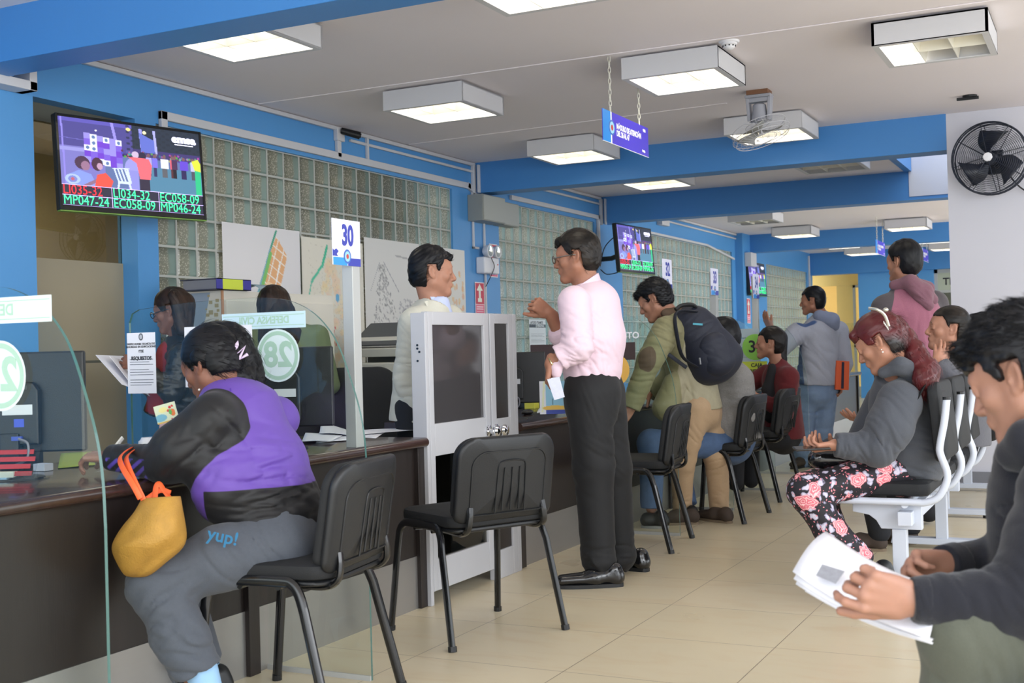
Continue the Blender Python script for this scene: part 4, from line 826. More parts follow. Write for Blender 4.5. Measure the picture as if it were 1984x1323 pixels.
# a dark jacket hanging on the back of two chairs
# ------------------------------------------------------------------ waiting benches
def make_bench(lab, seats=3, pitch=0.545):
    """local origin at the near end; seats run along +y and face -x"""
    e = empty('waiting_bench', label=lab, cat='bench')
    L = seats * pitch
    MB().box(-0.20, 0.0, 0.335, -0.14, L, 0.395).build('beam', TUBEW, e, bevel=0.004)
    for k in range(seats):
        y0 = k * pitch + 0.01; y1 = y0 + 0.52; s = empty('seat_unit', (0, 0, 0)); s.parent = e
        for yy in (y0, y1):
            p = [(-0.53, yy, 0.435), (-0.50, yy, 0.437), (-0.15, yy, 0.437), (-0.09, yy, 0.437), (-0.035, yy, 0.46), (0.0, yy, 0.52), (0.005, yy, 0.57), (-0.018, yy, 0.64), (-0.02, yy, 0.68), (0.0, yy, 0.78), (0.012, yy, 0.873)]
            MB().tube(smooth_path(p, 5), 0.0155, 12).build('side_tube', TUBEW, s, smooth=True)
            MB().lathe([(0.001, 0.0), (0.0165, 0.0), (0.0165, -0.012)], (0.012, yy, 0.884), 12).build('tube_cap', BLK, s)
        m = MB(); m.tube([(-0.53, y0, 0.435), (-0.53, y1, 0.435)], 0.0155, 10); m.tube([(-0.17, y0, 0.425), (-0.17, y1, 0.425)], 0.0155, 10); m.box(-0.22, y0 + 0.1, 0.39, -0.12, y1 - 0.1, 0.42); m.build('cross_tube', TUBEW, s, smooth=True)
        vs, fs, _ = slab(y1 - y0 - 0.03, 0.46, 0.06, 0.05, 0.01)
        m = MB(); m.M = Matrix.Translation((-0.30, (y0 + y1) / 2, 0.488)) @ Matrix.Rotation(PI / 2, 4, 'Z') @ Matrix.Rotation(-PI / 2, 4, 'X'); m.add(vs, fs); m.build('seat_pad', PAD, s, smooth=True)
        vs, fs, _ = slab(y1 - y0 - 0.03, 0.34, 0.05, 0.05, 0.01)
        m = MB(); m.M = Matrix.Translation((-0.035, (y0 + y1) / 2, 0.775)) @ Matrix.Rotation(math.radians(-5), 4, 'Y') @ Matrix.Rotation(-PI / 2, 4, 'Z'); m.add(vs, fs); m.build('back_pad', PAD, s, smooth=True)
    for yy in (0.1, L - 0.12):
        b = MB(); b.prism([(-0.40, 0.425), (-0.11, 0.425), (-0.11, 0.31), (-0.28, 0.31), (-0.30, 0.345), (-0.33, 0.368), (-0.40, 0.38)], 1, yy - 0.025, yy + 0.025); b.build('seat_bracket', TUBEW, e, bevel=0.003)
        MB().box(-0.235, yy - 0.028, 0.045, -0.175, yy + 0.028, 0.31).build('post', TUBEW, e, bevel=0.003)
        f = MB(); f.prism([(-0.47, 0.02), (0.07, 0.02), (0.06, 0.055), (-0.46, 0.055)], 1, yy - 0.035, yy + 0.035); f.build('foot', TUBEW, e, bevel=0.004)
        f = MB(); f.cyl((-0.43, yy, 0), (-0.43, yy, 0.02), 0.018, 10); f.cyl((0.04, yy, 0), (0.04, yy, 0.02), 0.018, 10); f.build('foot_glide', BLK, e)
    return e
b1 = make_bench('waiting bench with grey tubes and black pads under the red-haired woman'); b1.location = (-0.63, 5.32, 0)
b2 = dup(b1, label='second waiting bench farther back against the white wall'); b2.location = (-0.76, 7.95, 0); b2['group'] = 'waiting benches'; b1['group'] = 'waiting benches'
b4 = dup(b1, label='waiting bench in the foreground under the young man with the papers'); b4['group'] = 'waiting benches'; b4.location = (0.27, 2.06, 0)
# ------------------------------------------------------------------ staff side
def monitor(M, W=0.42, H=0.30, lab='', stickers=True):
    """x right, y up, z towards the viewer: we look at its back"""
    e = empty('computer_monitor', label=lab, cat='monitor'); e.matrix_world = M
    MB().box(-W / 2, -H / 2, -0.03, W / 2, H / 2, 0.0).build('housing', BLK, e, bevel=0.006)
    b = MB(); b.prism([(-W * 0.34, -H * 0.42), (W * 0.20, -H * 0.42), (W * 0.20, H * 0.12), (W * 0.16, H * 0.2), (-W * 0.34, H * 0.2)], 2, 0, 0.035); b.build('back_housing', BLK, e, bevel=0.006)
    b = MB()
    for k in range(14): b.box(-W * 0.28 + k * W * 0.03, H * 0.13, 0.035, -W * 0.28 + k * W * 0.03 + W * 0.018, H * 0.165, 0.0365)
    b.build('vent', BLKM, e)
    b = MB(); b.box(-0.03, -H / 2 - 0.08, 0.0, 0.03, -H * 0.3, 0.045); b.build('stand_neck', BLK, e, bevel=0.004)
    b = MB(); b.lathe([(0.001, -H / 2 - 0.075), (0.10, -H / 2 - 0.078), (0.105, -H / 2 - 0.088), (0.001, -H / 2 - 0.09)], (0, 0, 0.02), 24, 1); b.build('stand_foot', BLK, e, smooth=True)
    if stickers:
        MB().box(-W * 0.05, -H * 0.12, 0.035, W * 0.16, -H * 0.02, 0.0358).build('label', mat('label_white', srgb(205, 208, 212), 0.5), e, bevel=0.002)
        b = MB(); rnd = random.Random(5)
        for i in range(7):
            for j in range(5):
                if rnd.random() < .8: b.box(-W * 0.30 + j * 0.011, -H * 0.05 - i * 0.011, 0.035, -W * 0.30 + j * 0.011 + 0.006, -H * 0.05 - i * 0.011 + 0.005, 0.0356)
        b.build('port_markings', MATS['label_white'], e)
        MB().box(W * 0.03, -H * 0.24, 0.035, W * 0.1, -H * 0.16, 0.0358).build('label', mat('label_blue', srgb(60, 80, 190), 0.5), e)
    b = MB(); b.box(W * 0.02, -H * 0.37, 0.03, W * 0.09, -H * 0.33, 0.05); b.build('video_plug', mat('plug_blue', srgb(60, 80, 170), 0.5), e)
    b = MB(); b.tube(smooth_path([(W * 0.07, -H * 0.35, 0.05), (W * 0.14, -H * 0.40, 0.06), (W * 0.13, -H * 0.55, 0.06), (W * 0.02, -H * 0.62, 0.05)]), 0.004, 6); b.build('video_cable', mat('cable_grey', srgb(120, 120, 128), 0.5), e, smooth=True)
    return e
def facing(p, yawdeg, tilt=0.0):
    """frame whose z axis points yawdeg from world -y, rotated towards +x"""
    a = math.radians(yawdeg); z = Vector((math.sin(a), -math.cos(a), 0)); x = Vector((math.cos(a), math.sin(a), 0)); up = Vector((0, 0, 1))
    return frame(p, x, up, z)
def at_px(px, py, d): return P(px, py, d)
m27 = monitor(facing(P(25, 780, 3.95), 30), 0.46, 0.33, 'black computer monitor seen from behind at the far left edge')
m28 = monitor(facing(P(545, 750, 4.75), 24), 0.41, 0.315, 'black computer monitor seen from behind under the number 28 sticker')
m31 = monitor(facing(P(985, 732, 6.6), 24), 0.41, 0.28, 'black computer monitor seen from behind right of the gate')
bk = (MATS['grey_ink'])
# desk items, each resting on the worktop at z 0.75
ZT = 0.751
def on_top(px, py): # point of the counter top seen at a pixel
    r = C_F + C_R * (px - CX) / F_PX - C_U * (py - CY) / F_PX; return Vector([float(c) for c in CAM_POS + r * ((ZT - CAM_H) / r[2])])
def sheet(name, quad, lab, m=PAPER, curl=0.006, thick=0.0008, group=None, seed=0):
    """a sheet of paper through four corner points, slightly curled"""
    q = [Vector(c) for c in quad]; n = 8; vs = []; rnd = random.Random(seed); ph = rnd.random() * 6
    for i in range(n + 1):
        for j in range(n + 1):
            u, v = i / n, j / n; p = (q[0] * (1 - u) + q[1] * u) * (1 - v) + (q[3] * (1 - u) + q[2] * u) * v
            p.z += curl * (0.5 + 0.5 * math.sin(u * 3.1 + ph)) * (0.4 + 0.6 * abs(math.cos(v * 2.2 + ph))); vs.append(p)
    b = MB(); b.add(vs, [(i * (n + 1) + j, (i + 1) * (n + 1) + j, (i + 1) * (n + 1) + j + 1, i * (n + 1) + j + 1) for i in range(n) for j in range(n)])
    o = b.build(name, m, smooth=True); md = o.modifiers.new('t', 'SOLIDIFY'); md.thickness = thick
    return tag(o, lab, 'paper', group)
def Z(v, z): return Vector((v.x, v.y, z))
labs = ['loose white sheets at the end of the near counter', 'curled white page over the loose sheets near the end of the counter', 'white sheet beside the purple sleeve on the counter', 'folded pale sheet between the papers on the near counter', 'long thin stack of white sheets reaching the counter end']
qs = [((612, 858), (672, 855), (690, 842), (625, 838)), ((618, 848), (700, 850), (668, 834), (622, 832)), ((585, 860), (640, 862), (665, 848), (592, 842)), ((640, 846), (728, 849), (745, 838), (680, 835)), ((690, 846), (812, 834), (800, 830), (700, 838))]
for i, (lb, q) in enumerate(zip(labs, qs)):
    pts = [on_top(*p) for p in q]; sheet('paper_sheet', [Z(p, ZT + 0.004 * (i % 3) + 0.001) for p in pts], lb, curl=0.022 if i == 1 else 0.008, seed=i)
lime = mat('lime_paper', srgb(176, 190, 80), 0.7, var=0.05)
sheet('form_sheet', [Z(on_top(*p), ZT + 0.002 + 0.001 * k) for k, p in enumerate(((112, 908), (185, 903), (178, 878), (118, 880)))], 'lime green form the woman in purple is filling in', lime, 0.004)
p0 = on_top(95, 912); e = tag(MB().box(p0.x - 0.055, p0.y - 0.02, ZT, p0.x + 0.0, p0.y + 0.02, ZT + 0.025).build('card_box', PAPER, bevel=0.002), 'small white card box beside the monitor at the left edge', 'box')
# clear acrylic card holder with a red print
p0 = on_top(40, 928); e = empty('brochure_holder', (p0.x + 0.02, p0.y - 0.03, ZT), math.radians(25), 'clear acrylic holder with red print at the left end of the counter', 'holder')
m = MB(); m.box(-0.10, -0.045, 0, 0.085, 0.05, 0.004); m.prism([(-0.02, 0.004), (-0.015, 0.004), (0.045, 0.10), (0.04, 0.10)], 0, -0.10, 0.06); m.box(-0.10, -0.045, 0.004, 0.085, -0.041, 0.03); m.build('holder_body', glass_mat('acrylic', (0.9, 0.92, 0.94, 1)), e)
m = MB(); rd = mat('red_print', srgb(170, 40, 46), 0.6)
for k in range(4): m.prism([(-0.024 + 0.0145 * k, 0.016 + 0.022 * k), (-0.020 + 0.0145 * k, 0.016 + 0.022 * k), (-0.014 + 0.0145 * k, 0.030 + 0.022 * k), (-0.018 + 0.0145 * k, 0.030 + 0.022 * k)], 0, -0.095, 0.055 - 0.01 * (k % 2))
m.build('red_card', rd, e); m = MB(); m.box(-0.09, -0.035, 0.006, -0.02, 0.01, 0.012); m.build('card', mat('pale_blue_card', srgb(170, 205, 225), 0.6), e); MB().box(-0.07, -0.03, 0.012, 0.0, 0.0, 0.03).build('card', mat('cream_card', srgb(225, 225, 205), 0.6), e)
# coffee cup
p0 = P(292, 860, 4.1); e = empty('coffee_cup', (p0[0], p0[1], ZT), label='brown paper coffee cup with a white lid', cat='cup')
MB().lathe([(0.001, 0), (0.027, 0), (0.036, 0.095), (0.001, 0.095)], n=24).build('cup', mat('cup_yellow', srgb(196, 170, 60), 0.6), e, smooth=True)
MB().lathe([(0.0315, 0.03), (0.0385, 0.085)], n=24).build('sleeve', mat('cup_brown', srgb(82, 60, 44), 0.7), e, smooth=True)
MB().lathe([(0.001, 0.112), (0.030, 0.112), (0.034, 0.104), (0.040, 0.10), (0.041, 0.092), (0.038, 0.09)], n=24).build('lid', WP, e, smooth=True)
# tissue box with a picture, pink lid behind
p0 = P(335, 800, 4.15); e = empty('picture_card', (p0[0], p0[1], p0[2]), label='small colourful greeting card propped on a pink box', cat='card')
e.matrix_world = facing(P(322, 800, 4.02), 22) @ Matrix.Rotation(math.radians(14), 4, 'Z')
p = Pic(40, 34, (215, 222, 190)); p.ell(0.2, 0.7, 0.3, 0.2, (120, 180, 200)); p.ell(0.4, 0.3, 0.2, 0.15, (235, 225, 150)); p.ell(0.72, 0.25, 0.07, 0.08, (205, 40, 50)); p.ell(0.62, 0.4, 0.06, 0.07, (205, 40, 50)); p.ell(0.84, 0.2, 0.05, 0.06, (205, 40, 50)); p.ell(0.8, 0.55, 0.12, 0.2, (226, 120, 60)); p.ell(0.7, 0.5, 0.07, 0.15, (90, 170, 80)); p.rect(0, 0.92, 1, 1, (214, 176, 90)); p.ell(0.7, 0.88, 0.04, 0.05, (200, 40, 50))
p.build('card_front', 0.075, 0.062, print_mat('print'), e, Matrix.Translation((0, 0, 0.001))); MB().box(-0.0375, -0.031, -0.002, 0.0375, 0.031, 0).build('card_back', PAPER, e)
p1 = P(335, 800, 4.25); tag(MB().box(p1[0] - 0.07, p1[1], ZT, p1[0] + 0.10, p1[1] + 0.13, ZT + 0.15).build('storage_box', mat('pink_box', srgb(222, 182, 176), 0.6), bevel=0.01), 'pink box with pale lid behind the coffee cup', 'box')
p1 = on_top(285, 872); tag(MB().box(p1.x - 0.03, p1.y + 0.02, ZT, p1.x + 0.12, p1.y + 0.06, ZT + 0.045).build('note_block', PAPER, bevel=0.002), 'white note block between the cup and the black sleeve', 'paper')
# office chairs behind
def office_chair(p, a, lab):
    e = empty('office_chair', p, a, lab, 'chair')
    vs, fs, _ = slab(0.46, 0.5, 0.06, 0.12, 0.01); m = MB(); m.M = Matrix.Translation((0, -0.2, 0.80)); m.add(vs, fs); m.build('backrest', PAD, e, smooth=True)
    vs, fs, _ = slab(0.48, 0.46, 0.07, 0.12, 0.01); m = MB(); m.M = Matrix.Translation((0, 0.03, 0.46)) @ Matrix.Rotation(-PI / 2, 4, 'X'); m.add(vs, fs); m.build('seat', PAD, e, smooth=True)
    m = MB(); m.cyl((0, 0, 0.08), (0, 0, 0.43), 0.025); m.tube([(0, 0, 0.41), (0, -0.22, 0.43), (0, -0.25, 0.6)], 0.02, 8); m.build('column', BLKM, e)
    m = MB()
    for k in range(5): a_ = 2 * PI * k / 5; m.tube([(0, 0, 0.09), (0.27 * math.cos(a_), 0.27 * math.sin(a_), 0.06)], [0.024, 0.014], 8); m.ell((0.27 * math.cos(a_), 0.27 * math.sin(a_), 0.028), (0.02, 0.028, 0.028), 6)
    m.build('star_base', BLKM, e); return e
office_chair((-3.62, 3.35, 0), math.radians(-70), 'dark office chair back just above the counter beside the coffee cup')
office_chair((-4.05, 6.10, 0), math.radians(30), 'black office chair behind the man in the pale blazer')
# filing cabinet with binders on top
e = empty('storage_cabinet', (-4.75, 5.68, 0), label='cream storage cabinet with stickers on its side, behind the staff', cat='cabinet')
CREAM = mat('cream_laminate', srgb(220, 216, 204), 0.5, var=0.03)
MB().box(-0.44, 0, 0, 0, 1.15, 1.53).build('body', CREAM, e); MB().box(-0.005, -0.004, 0, 0.004, 0.012, 1.53).build('edge_band', mat('tan_edge', srgb(188, 140, 104), 0.5), e)
d = MB().box(0.001, 0.02, 0.05, 0.018, 0.57, 1.47).build('door', CREAM, e, bevel=0.002); MB().box(0.018, 0.52, 0.8, 0.03, 0.535, 0.92).build('handle', ALUG, d)
d = MB().box(0.001, 0.58, 0.05, 0.018, 1.13, 1.47).build('door', CREAM, e, bevel=0.002); MB().box(0.018, 0.61, 0.8, 0.03, 0.625, 0.92).build('handle', ALUG, d)
m = MB(); m.prism([(-0.28, 1.52), (-0.09, 1.52), (-0.13, 1.36), (-0.18, 1.27), (-0.3, 1.2)], 1, -0.002, -0.001) ; m.build('blue_grey_sheet', mat('blue_grey', srgb(150, 165, 182), 0.6), e)
st = MB(); rnd = random.Random(2)
for (x, z, s) in ((-0.035, 1.47, .012), (-0.04, 1.44, .014), (-0.03, 1.41, .01), (-0.045, 1.385, .014), (-0.04, 1.345, .013), (-0.035, 1.30, .018), (-0.085, 1.46, .012), (-0.10, 1.50, .008), (-0.085, 1.40, .016), (-0.12, 1.42, .006), (-0.11, 1.385, .012)): st.box(x - s, -0.003, z - s * .8, x + s, -0.001, z + s * .8)
st.build('sticker', mat('sticker_tan', srgb(176, 160, 116), 0.6), e)
def binder(p, lab, a=0.0):
    e = empty('lever_arch_binder', p, a, lab, 'binder')
    DK = mat('binder_dark', srgb(58, 62, 82), 0.6, var=0.15)
    MB().box(-0.28, 0, 0, 0, 0.32, 0.005).build('cover', DK, e); MB().box(-0.28, 0, 0.062, 0, 0.32, 0.067).build('cover', DK, e); MB().box(-0.004, 0, 0.0, 0.0, 0.32, 0.067).build('spine', mat('binder_blue', srgb(62, 60, 150), 0.6), e)
    MB().box(0.0, 0.055, 0.003, 0.001, 0.24, 0.064).build('spine_label', mat('lime_label', srgb(196, 224, 96), 0.6), e); MB().box(-0.26, 0.005, 0.005, -0.006, 0.315, 0.06).build('pages', MATS['grey_ink'], e)
    return e
binder((-4.72, 5.60, 1.532), 'dark blue binder with a lime spine label lying on the cream cabinet')
m = MB(); m.add([(-4.85 + 0.12 * math.cos(a), 6.02 + b * 0.16, 1.532 + 0.05 * math.sin(a)) for b in (0, 1) for a in [PI * k / 12 for k in range(13)]], [(k, k + 1, 14 + k, 13 + k) for k in range(12)])
o = m.build('rolled_paper', mat('grey_blue_paper', srgb(150, 172, 182), 0.7), smooth=True); md = o.modifiers.new('t', 'SOLIDIFY'); md.thickness = 0.003; tag(o, 'curled grey-blue folder beside the binder on the cabinet', 'folder')
# back desk, copier, papers
e = empty('back_desk', (-4.15, 6.9, 0), label='dark back desk along the glass block wall behind the staff', cat='desk')
MB().box(-1.05, 0, 0.66, 0, 2.6, 0.70).build('desk_top', WENGE, e, bevel=0.003); m = MB(); m.box(-1.0, 0.02, 0, -0.05, 0.06, 0.66); m.box(-1.0, 2.54, 0, -0.05, 2.58, 0.66); m.box(-1.0, 0.06, 0.1, -0.96, 2.54, 0.66); m.build('desk_side', WENGE, e)
COP = mat('copier_grey', srgb(206, 206, 198), 0.45); COPD = mat('copier_dark', srgb(84, 88, 92), 0.5)
c = empty('photocopier', (-4.72, 7.6, 0.701), label='grey multifunction photocopier with a raised feeder behind post 30', cat='photocopier')
MB().box(-0.22, -0.36, 0.0, 0.25, 0.36, 0.06).build('base', COP, c, bevel=0.006); MB().box(-0.22, -0.36, 0.06, 0.25, 0.30, 0.24).build('paper_drawer', mat('copier_tray', srgb(46, 44, 62), 0.5), c)
m = MB(); m.box(-0.22, -0.36, 0.24, 0.27, 0.42, 0.36); m.box(-0.22, 0.30, 0.06, 0.25, 0.36, 0.24); m.build('body', COP, c, bevel=0.01)
MB().box(-0.20, -0.10, 0.36, 0.10, 0.30, 0.43).build('scanner_neck', COPD, c)
m = MB(); m.prism([(-0.34, 0.40), (0.40, 0.50), (0.42, 0.54), (0.36, 0.56), (-0.36, 0.46)], 0, -0.22, 0.26); m.build('scanner_bed', COP, c, bevel=0.006)
m = MB(); m.prism([(-0.34, 0.47), (0.15, 0.54), (0.12, 0.60), (-0.05, 0.625), (-0.28, 0.53)], 0, -0.20, 0.22); m.build('document_feeder', COP, c, bevel=0.01)
m = MB(); m.prism([(-0.33, 0.475), (-0.05, 0.63), (0.06, 0.62), (0.11, 0.615), (0.2, 0.57), (0.26, 0.60), (0.26, 0.61), (0.2, 0.585), (0.11, 0.63), (-0.06, 0.65), (-0.34, 0.49)], 0, -0.19, 0.23); m.build('feeder_tray', COPD, c)
for i, (mm, z, lb) in enumerate(((mat('teal_folder', srgb(150, 205, 200), 0.6), 0.08, 'pale teal folder stack on the back desk beside the copier'), (mat('olive_folder', srgb(178, 180, 110), 0.6), 0.02, 'olive green folder under the teal one on the back desk'))):
    tag(MB().box(-4.55 + 0.0, 6.92, 0.701 + (0.03 if i == 0 else 0), -4.18, 7.45, 0.701 + (0.065 if i == 0 else 0.028)).build('folder', mm, bevel=0.003), lb, 'folder')
sheet('paper_sheet', [(-4.42, 7.55, 0.70 + .01), (-4.16, 7.55, 0.7 + .01), (-4.16, 8.1, .7 + .03), (-4.42, 8.15, .7 + .04)], 'creased white sheets on the back desk left of the pale blazer', curl=0.05, seed=3)
# keyboard shelf/tray right of copier
tag(MB().box(-4.9, 8.45, 0.95, -4.2, 8.95, 0.985).build('printer_tray', COP, bevel=0.008), 'flat grey tray jutting out right of the copier', 'tray'); tag(MB().box(-4.9, 8.5, 0.701, -4.35, 8.9, 0.95).build('printer', mat('printer_grey', srgb(196, 196, 190), 0.5), bevel=0.01), 'grey printer under the flat tray right of the copier', 'printer')
# ------------------------------------------------------------------ maps on the glass blocks
PR = print_mat('print')
def wall_map(p, y0, y1, z0, z1, lab, dx=0.0):
    o = p.build('wall_map', y1 - y0, z1 - z0, PR, M=frame((WX + 0.012 + dx, (y0 + y1) / 2, (z0 + z1) / 2), (0, 1, 0), (0, 0, 1), (1, 0, 0))); return tag(o, lab, 'map')
p = Pic(120, 100, (226, 224, 226)); q = [(0.68, 0.08), (0.82, 0.28), (0.72, 0.62), (0.62, 0.98), (0.36, 0.98), (0.5, 0.5), (0.6, 0.25)]
p.poly(q, (232, 178, 128)); rnd = np.random.RandomState(1)
m_ = (np.sin(p.X * 61 + p.Y * 20) > 0.92) | (np.sin(p.Y * 55 - p.X * 33) > 0.93); tmp = p.a.copy(); p.put(m_ & (np.abs(p.a[:, :, 2] - 128) < 3), (244, 236, 226))
p.poly([(0.55, 0.55), (0.72, 0.62), (0.62, 0.98), (0.40, 0.98)], (244, 214, 176)); p.line(0.68, 0.03, 0.60, 0.22, 0.012, (60, 160, 130)); p.line(0.60, 0.22, 0.36, 0.86, 0.012, (120, 175, 190)); p.line(0.36, 0.86, 0.32, 0.98, 0.012, (120, 175, 190)); p.line(0.60, 0.27, 0.40, 0.86, 0.02, (128, 196, 110)); p.line(0.40, 0.86, 0.36, 0.98, 0.02, (128, 196, 110)); p.line(0.53, 0.62, 0.47, 0.78, 0.018, (60, 150, 120)); p.line(0.62, 0.6, 0.5, 0.63, 0.006, (250, 250, 250)); p.line(0.72, 0.35, 0.6, 0.8, 0.006, (250, 250, 250)); p.ell(0.56, 0.7, 0.02, 0.02, (70, 160, 120))
wall_map(p, 6.34, 7.20, 1.35, 2.035, 'large white map with an orange and green district plan')
p = Pic(90, 150, (226, 222, 208)); p.line(0.4, 0.05, 0.32, 0.18, 0.016, (60, 190, 150)); p.line(0.32, 0.18, 0.14, 0.30, 0.012, (80, 196, 160)); p.line(0.14, 0.30, 0.06, 0.5, 0.008, (110, 196, 170)); rnd = np.random.RandomState(5)
for k in range(160):
    t = rnd.rand(); x = 0.45 + (rnd.rand() - .5) * (0.1 + t * 0.8); p.ell(x, 0.15 + t * 0.8, 0.02 + 0.03 * rnd.rand(), 0.015 + 0.02 * rnd.rand(), (236, 200 + rnd.randint(20), 160 + rnd.randint(30)), 0.45)
p.ell(0.45, 0.48, 0.025, 0.07, (110, 200, 130)); p.ell(0.55, 0.40, 0.03, 0.03, (110, 180, 220))
for k in range(8): p.ell(0.4 + 0.15 * rnd.rand(), 0.6 + rnd.rand() * 0.15, 0.01, 0.01, (220, 100, 90))
for k in range(40): p.line(rnd.rand(), rnd.rand(), rnd.rand(), rnd.rand(), 0.001, (180, 176, 160), 0.4)
wall_map(p, 7.22, 8.03, 0.9, 2.0, 'cream city map with orange blocks behind the number 30 post')
p = Pic(90, 150, (222, 221, 217))
for k in range(420):
    t = rnd.rand(); x = 0.3 + 0.1 * t + (rnd.rand() - .5) * (0.08 + t * 0.7); p.ell(x, 0.17 + t * 0.75, 0.006 + 0.008 * rnd.rand(), 0.004 + .006 * rnd.rand(), tuple([120 + rnd.randint(60)] * 3), 0.6)
for k in range(60): x = 0.6 + rnd.rand() * .35; p.ell(x, 0.40 + rnd.rand() * .12, .012, .008, (150, 150, 155), 0.5)
p.line(0.26, 0.16, 0.1, 0.35, 0.004, (160, 160, 165)); p.line(0.33, 0.15, 0.6, 0.35, 0.004, (160, 160, 165)); p.line(0.55, 0.1, 0.95, 0.125, 0.006, (160, 160, 160), .7)
wall_map(p, 8.05, 8.90, 0.85, 2.055, 'white map of grey dots right of the number 30 post')
p = Pic(50, 140, (228, 226, 220))
for k in range(60): p.ell(0.55 + (rnd.rand() - .5) * .7, 0.15 + rnd.rand() * .75, .03 + .03 * rnd.rand(), .012 + .015 * rnd.rand(), (232, 170 + rnd.randint(40), 130), 0.6)
wall_map(p, 9.30, 9.71, 0.9, 2.05, 'narrow map with orange patches behind the head of the man in the blazer', 0.004)
# notice on the second window
notice('complaint_notice', 0.40, 0.335, [('TODO TRAMITE', 0.036, 0.135, 0.0008)], frame((WX + 0.0, 11.28, 1.265), (0, 1, 0), (0, 0, 1), (1, 0, 0)), 'white printed notice taped to the glass blocks beside the raised fist', head=(-0.15, 0.122, 0.024))
for o in list(bpy.data.objects):
    if o.name == 'complaint_notice':
        s = kids(o)[0]; b = MB().box(-0.2, 0.085, 0.0003, 0.2, 0.118, 0.0009).build('dark_band', mat('band_grey', srgb(70, 72, 78), 0.6), s); text('print', 'ES PERSONAL', 0.034, WHITET, s, frame((0.06, 0.101, 0.0012), (1, 0, 0), (0, 1, 0), (0, 0, 1)), depth=0.0002, bold=0.001)
        text('print', '', 0.03, WHITET, s) if False else None
# poster stand, mouse, notes right of the gate
e = empty('flyer_stand', label='blue and white flyer standing on the counter behind the pink shirt', cat='flyer'); e.matrix_world = facing(P(1070, 770, 6.2), 24)
p = Pic(40, 60, (150, 205, 232)); p.rect(0, 0, 0.25, 1, (228, 232, 240)); p.ell(0.6, 0.82, 0.5, 0.08, (236, 196, 90)); p.rect(0.25, 0.88, 1, 1, (60, 80, 170)); p.line(0.5, 0.5, 0.52, 0.72, 0.01, (40, 80, 110)); p.line(0.2, 0, 0.1, 0.9, 0.04, (230, 236, 160), 0.5)
p.build('flyer', 0.13, 0.17, PR, e); MB().box(-0.065, -0.085, -0.004, 0.065, 0.085, -0.001).build('backing', PAPER, e)
p0 = on_top(1022, 803); m = MB(); m.ell((p0.x, p0.y, ZT + 0.014), (0.03, 0.055, 0.016), 8); tag(m.build('computer_mouse', BLK, smooth=True), 'black computer mouse on the counter right of the gate', 'mouse')
p0 = on_top(1030, 792); tag(MB().box(p0.x - 0.05, p0.y, ZT, p0.x + 0.02, p0.y + 0.10, ZT + 0.04).build('sticky_note_block', mat('note_yellow', srgb(230, 214, 70), 0.6), bevel=0.002), 'yellow sticky note block behind the mouse', 'notes')
sheet('paper_sheet', [Z(on_top(*p), ZT + 0.002) for p in ((1040, 800), (1085, 795), (1085, 786), (1045, 790))], 'white sheet under the flyer on the far counter', curl=0.003)
# dark desk clutter behind the far partitions
tag(MB().box(-3.6, 6.95, 0.751, -3.15, 7.0, 1.08).build('computer_monitor', BLK, bevel=0.006), 'black monitor behind the sleeve of the olive jacket', 'monitor')
m = MB(); m.tube(smooth_path([(0, 0, 0), (0.01, 0, .1), (0, 0.02, .16)]), .004, 6)
for k in range(14):
    a = k * 2.4; m.add([(0, 0, .08 + .006 * k), (.03 * math.cos(a) - .012 * math.sin(a), .03 * math.sin(a) + .012 * math.cos(a), .11 + .006 * k), (.07 * math.cos(a), .07 * math.sin(a), .10 + .006 * k), (.03 * math.cos(a) + .012 * math.sin(a), .03 * math.sin(a) - .012 * math.cos(a), .11 + .006 * k)], [(0, 1, 2, 3)])
o = m.build('potted_plant', mat('leaf_green', srgb(70, 96, 70), 0.5)); o.location = (-3.3, 11.9, 1.05); tag(o, 'small green plant on a ledge behind the far partition', 'plant')
tag(MB().box(-3.42, 11.8, 0.751, -3.18, 12.0, 1.05).build('plant_ledge', ALUG), 'grey box under the small plant on the far counter', 'box')
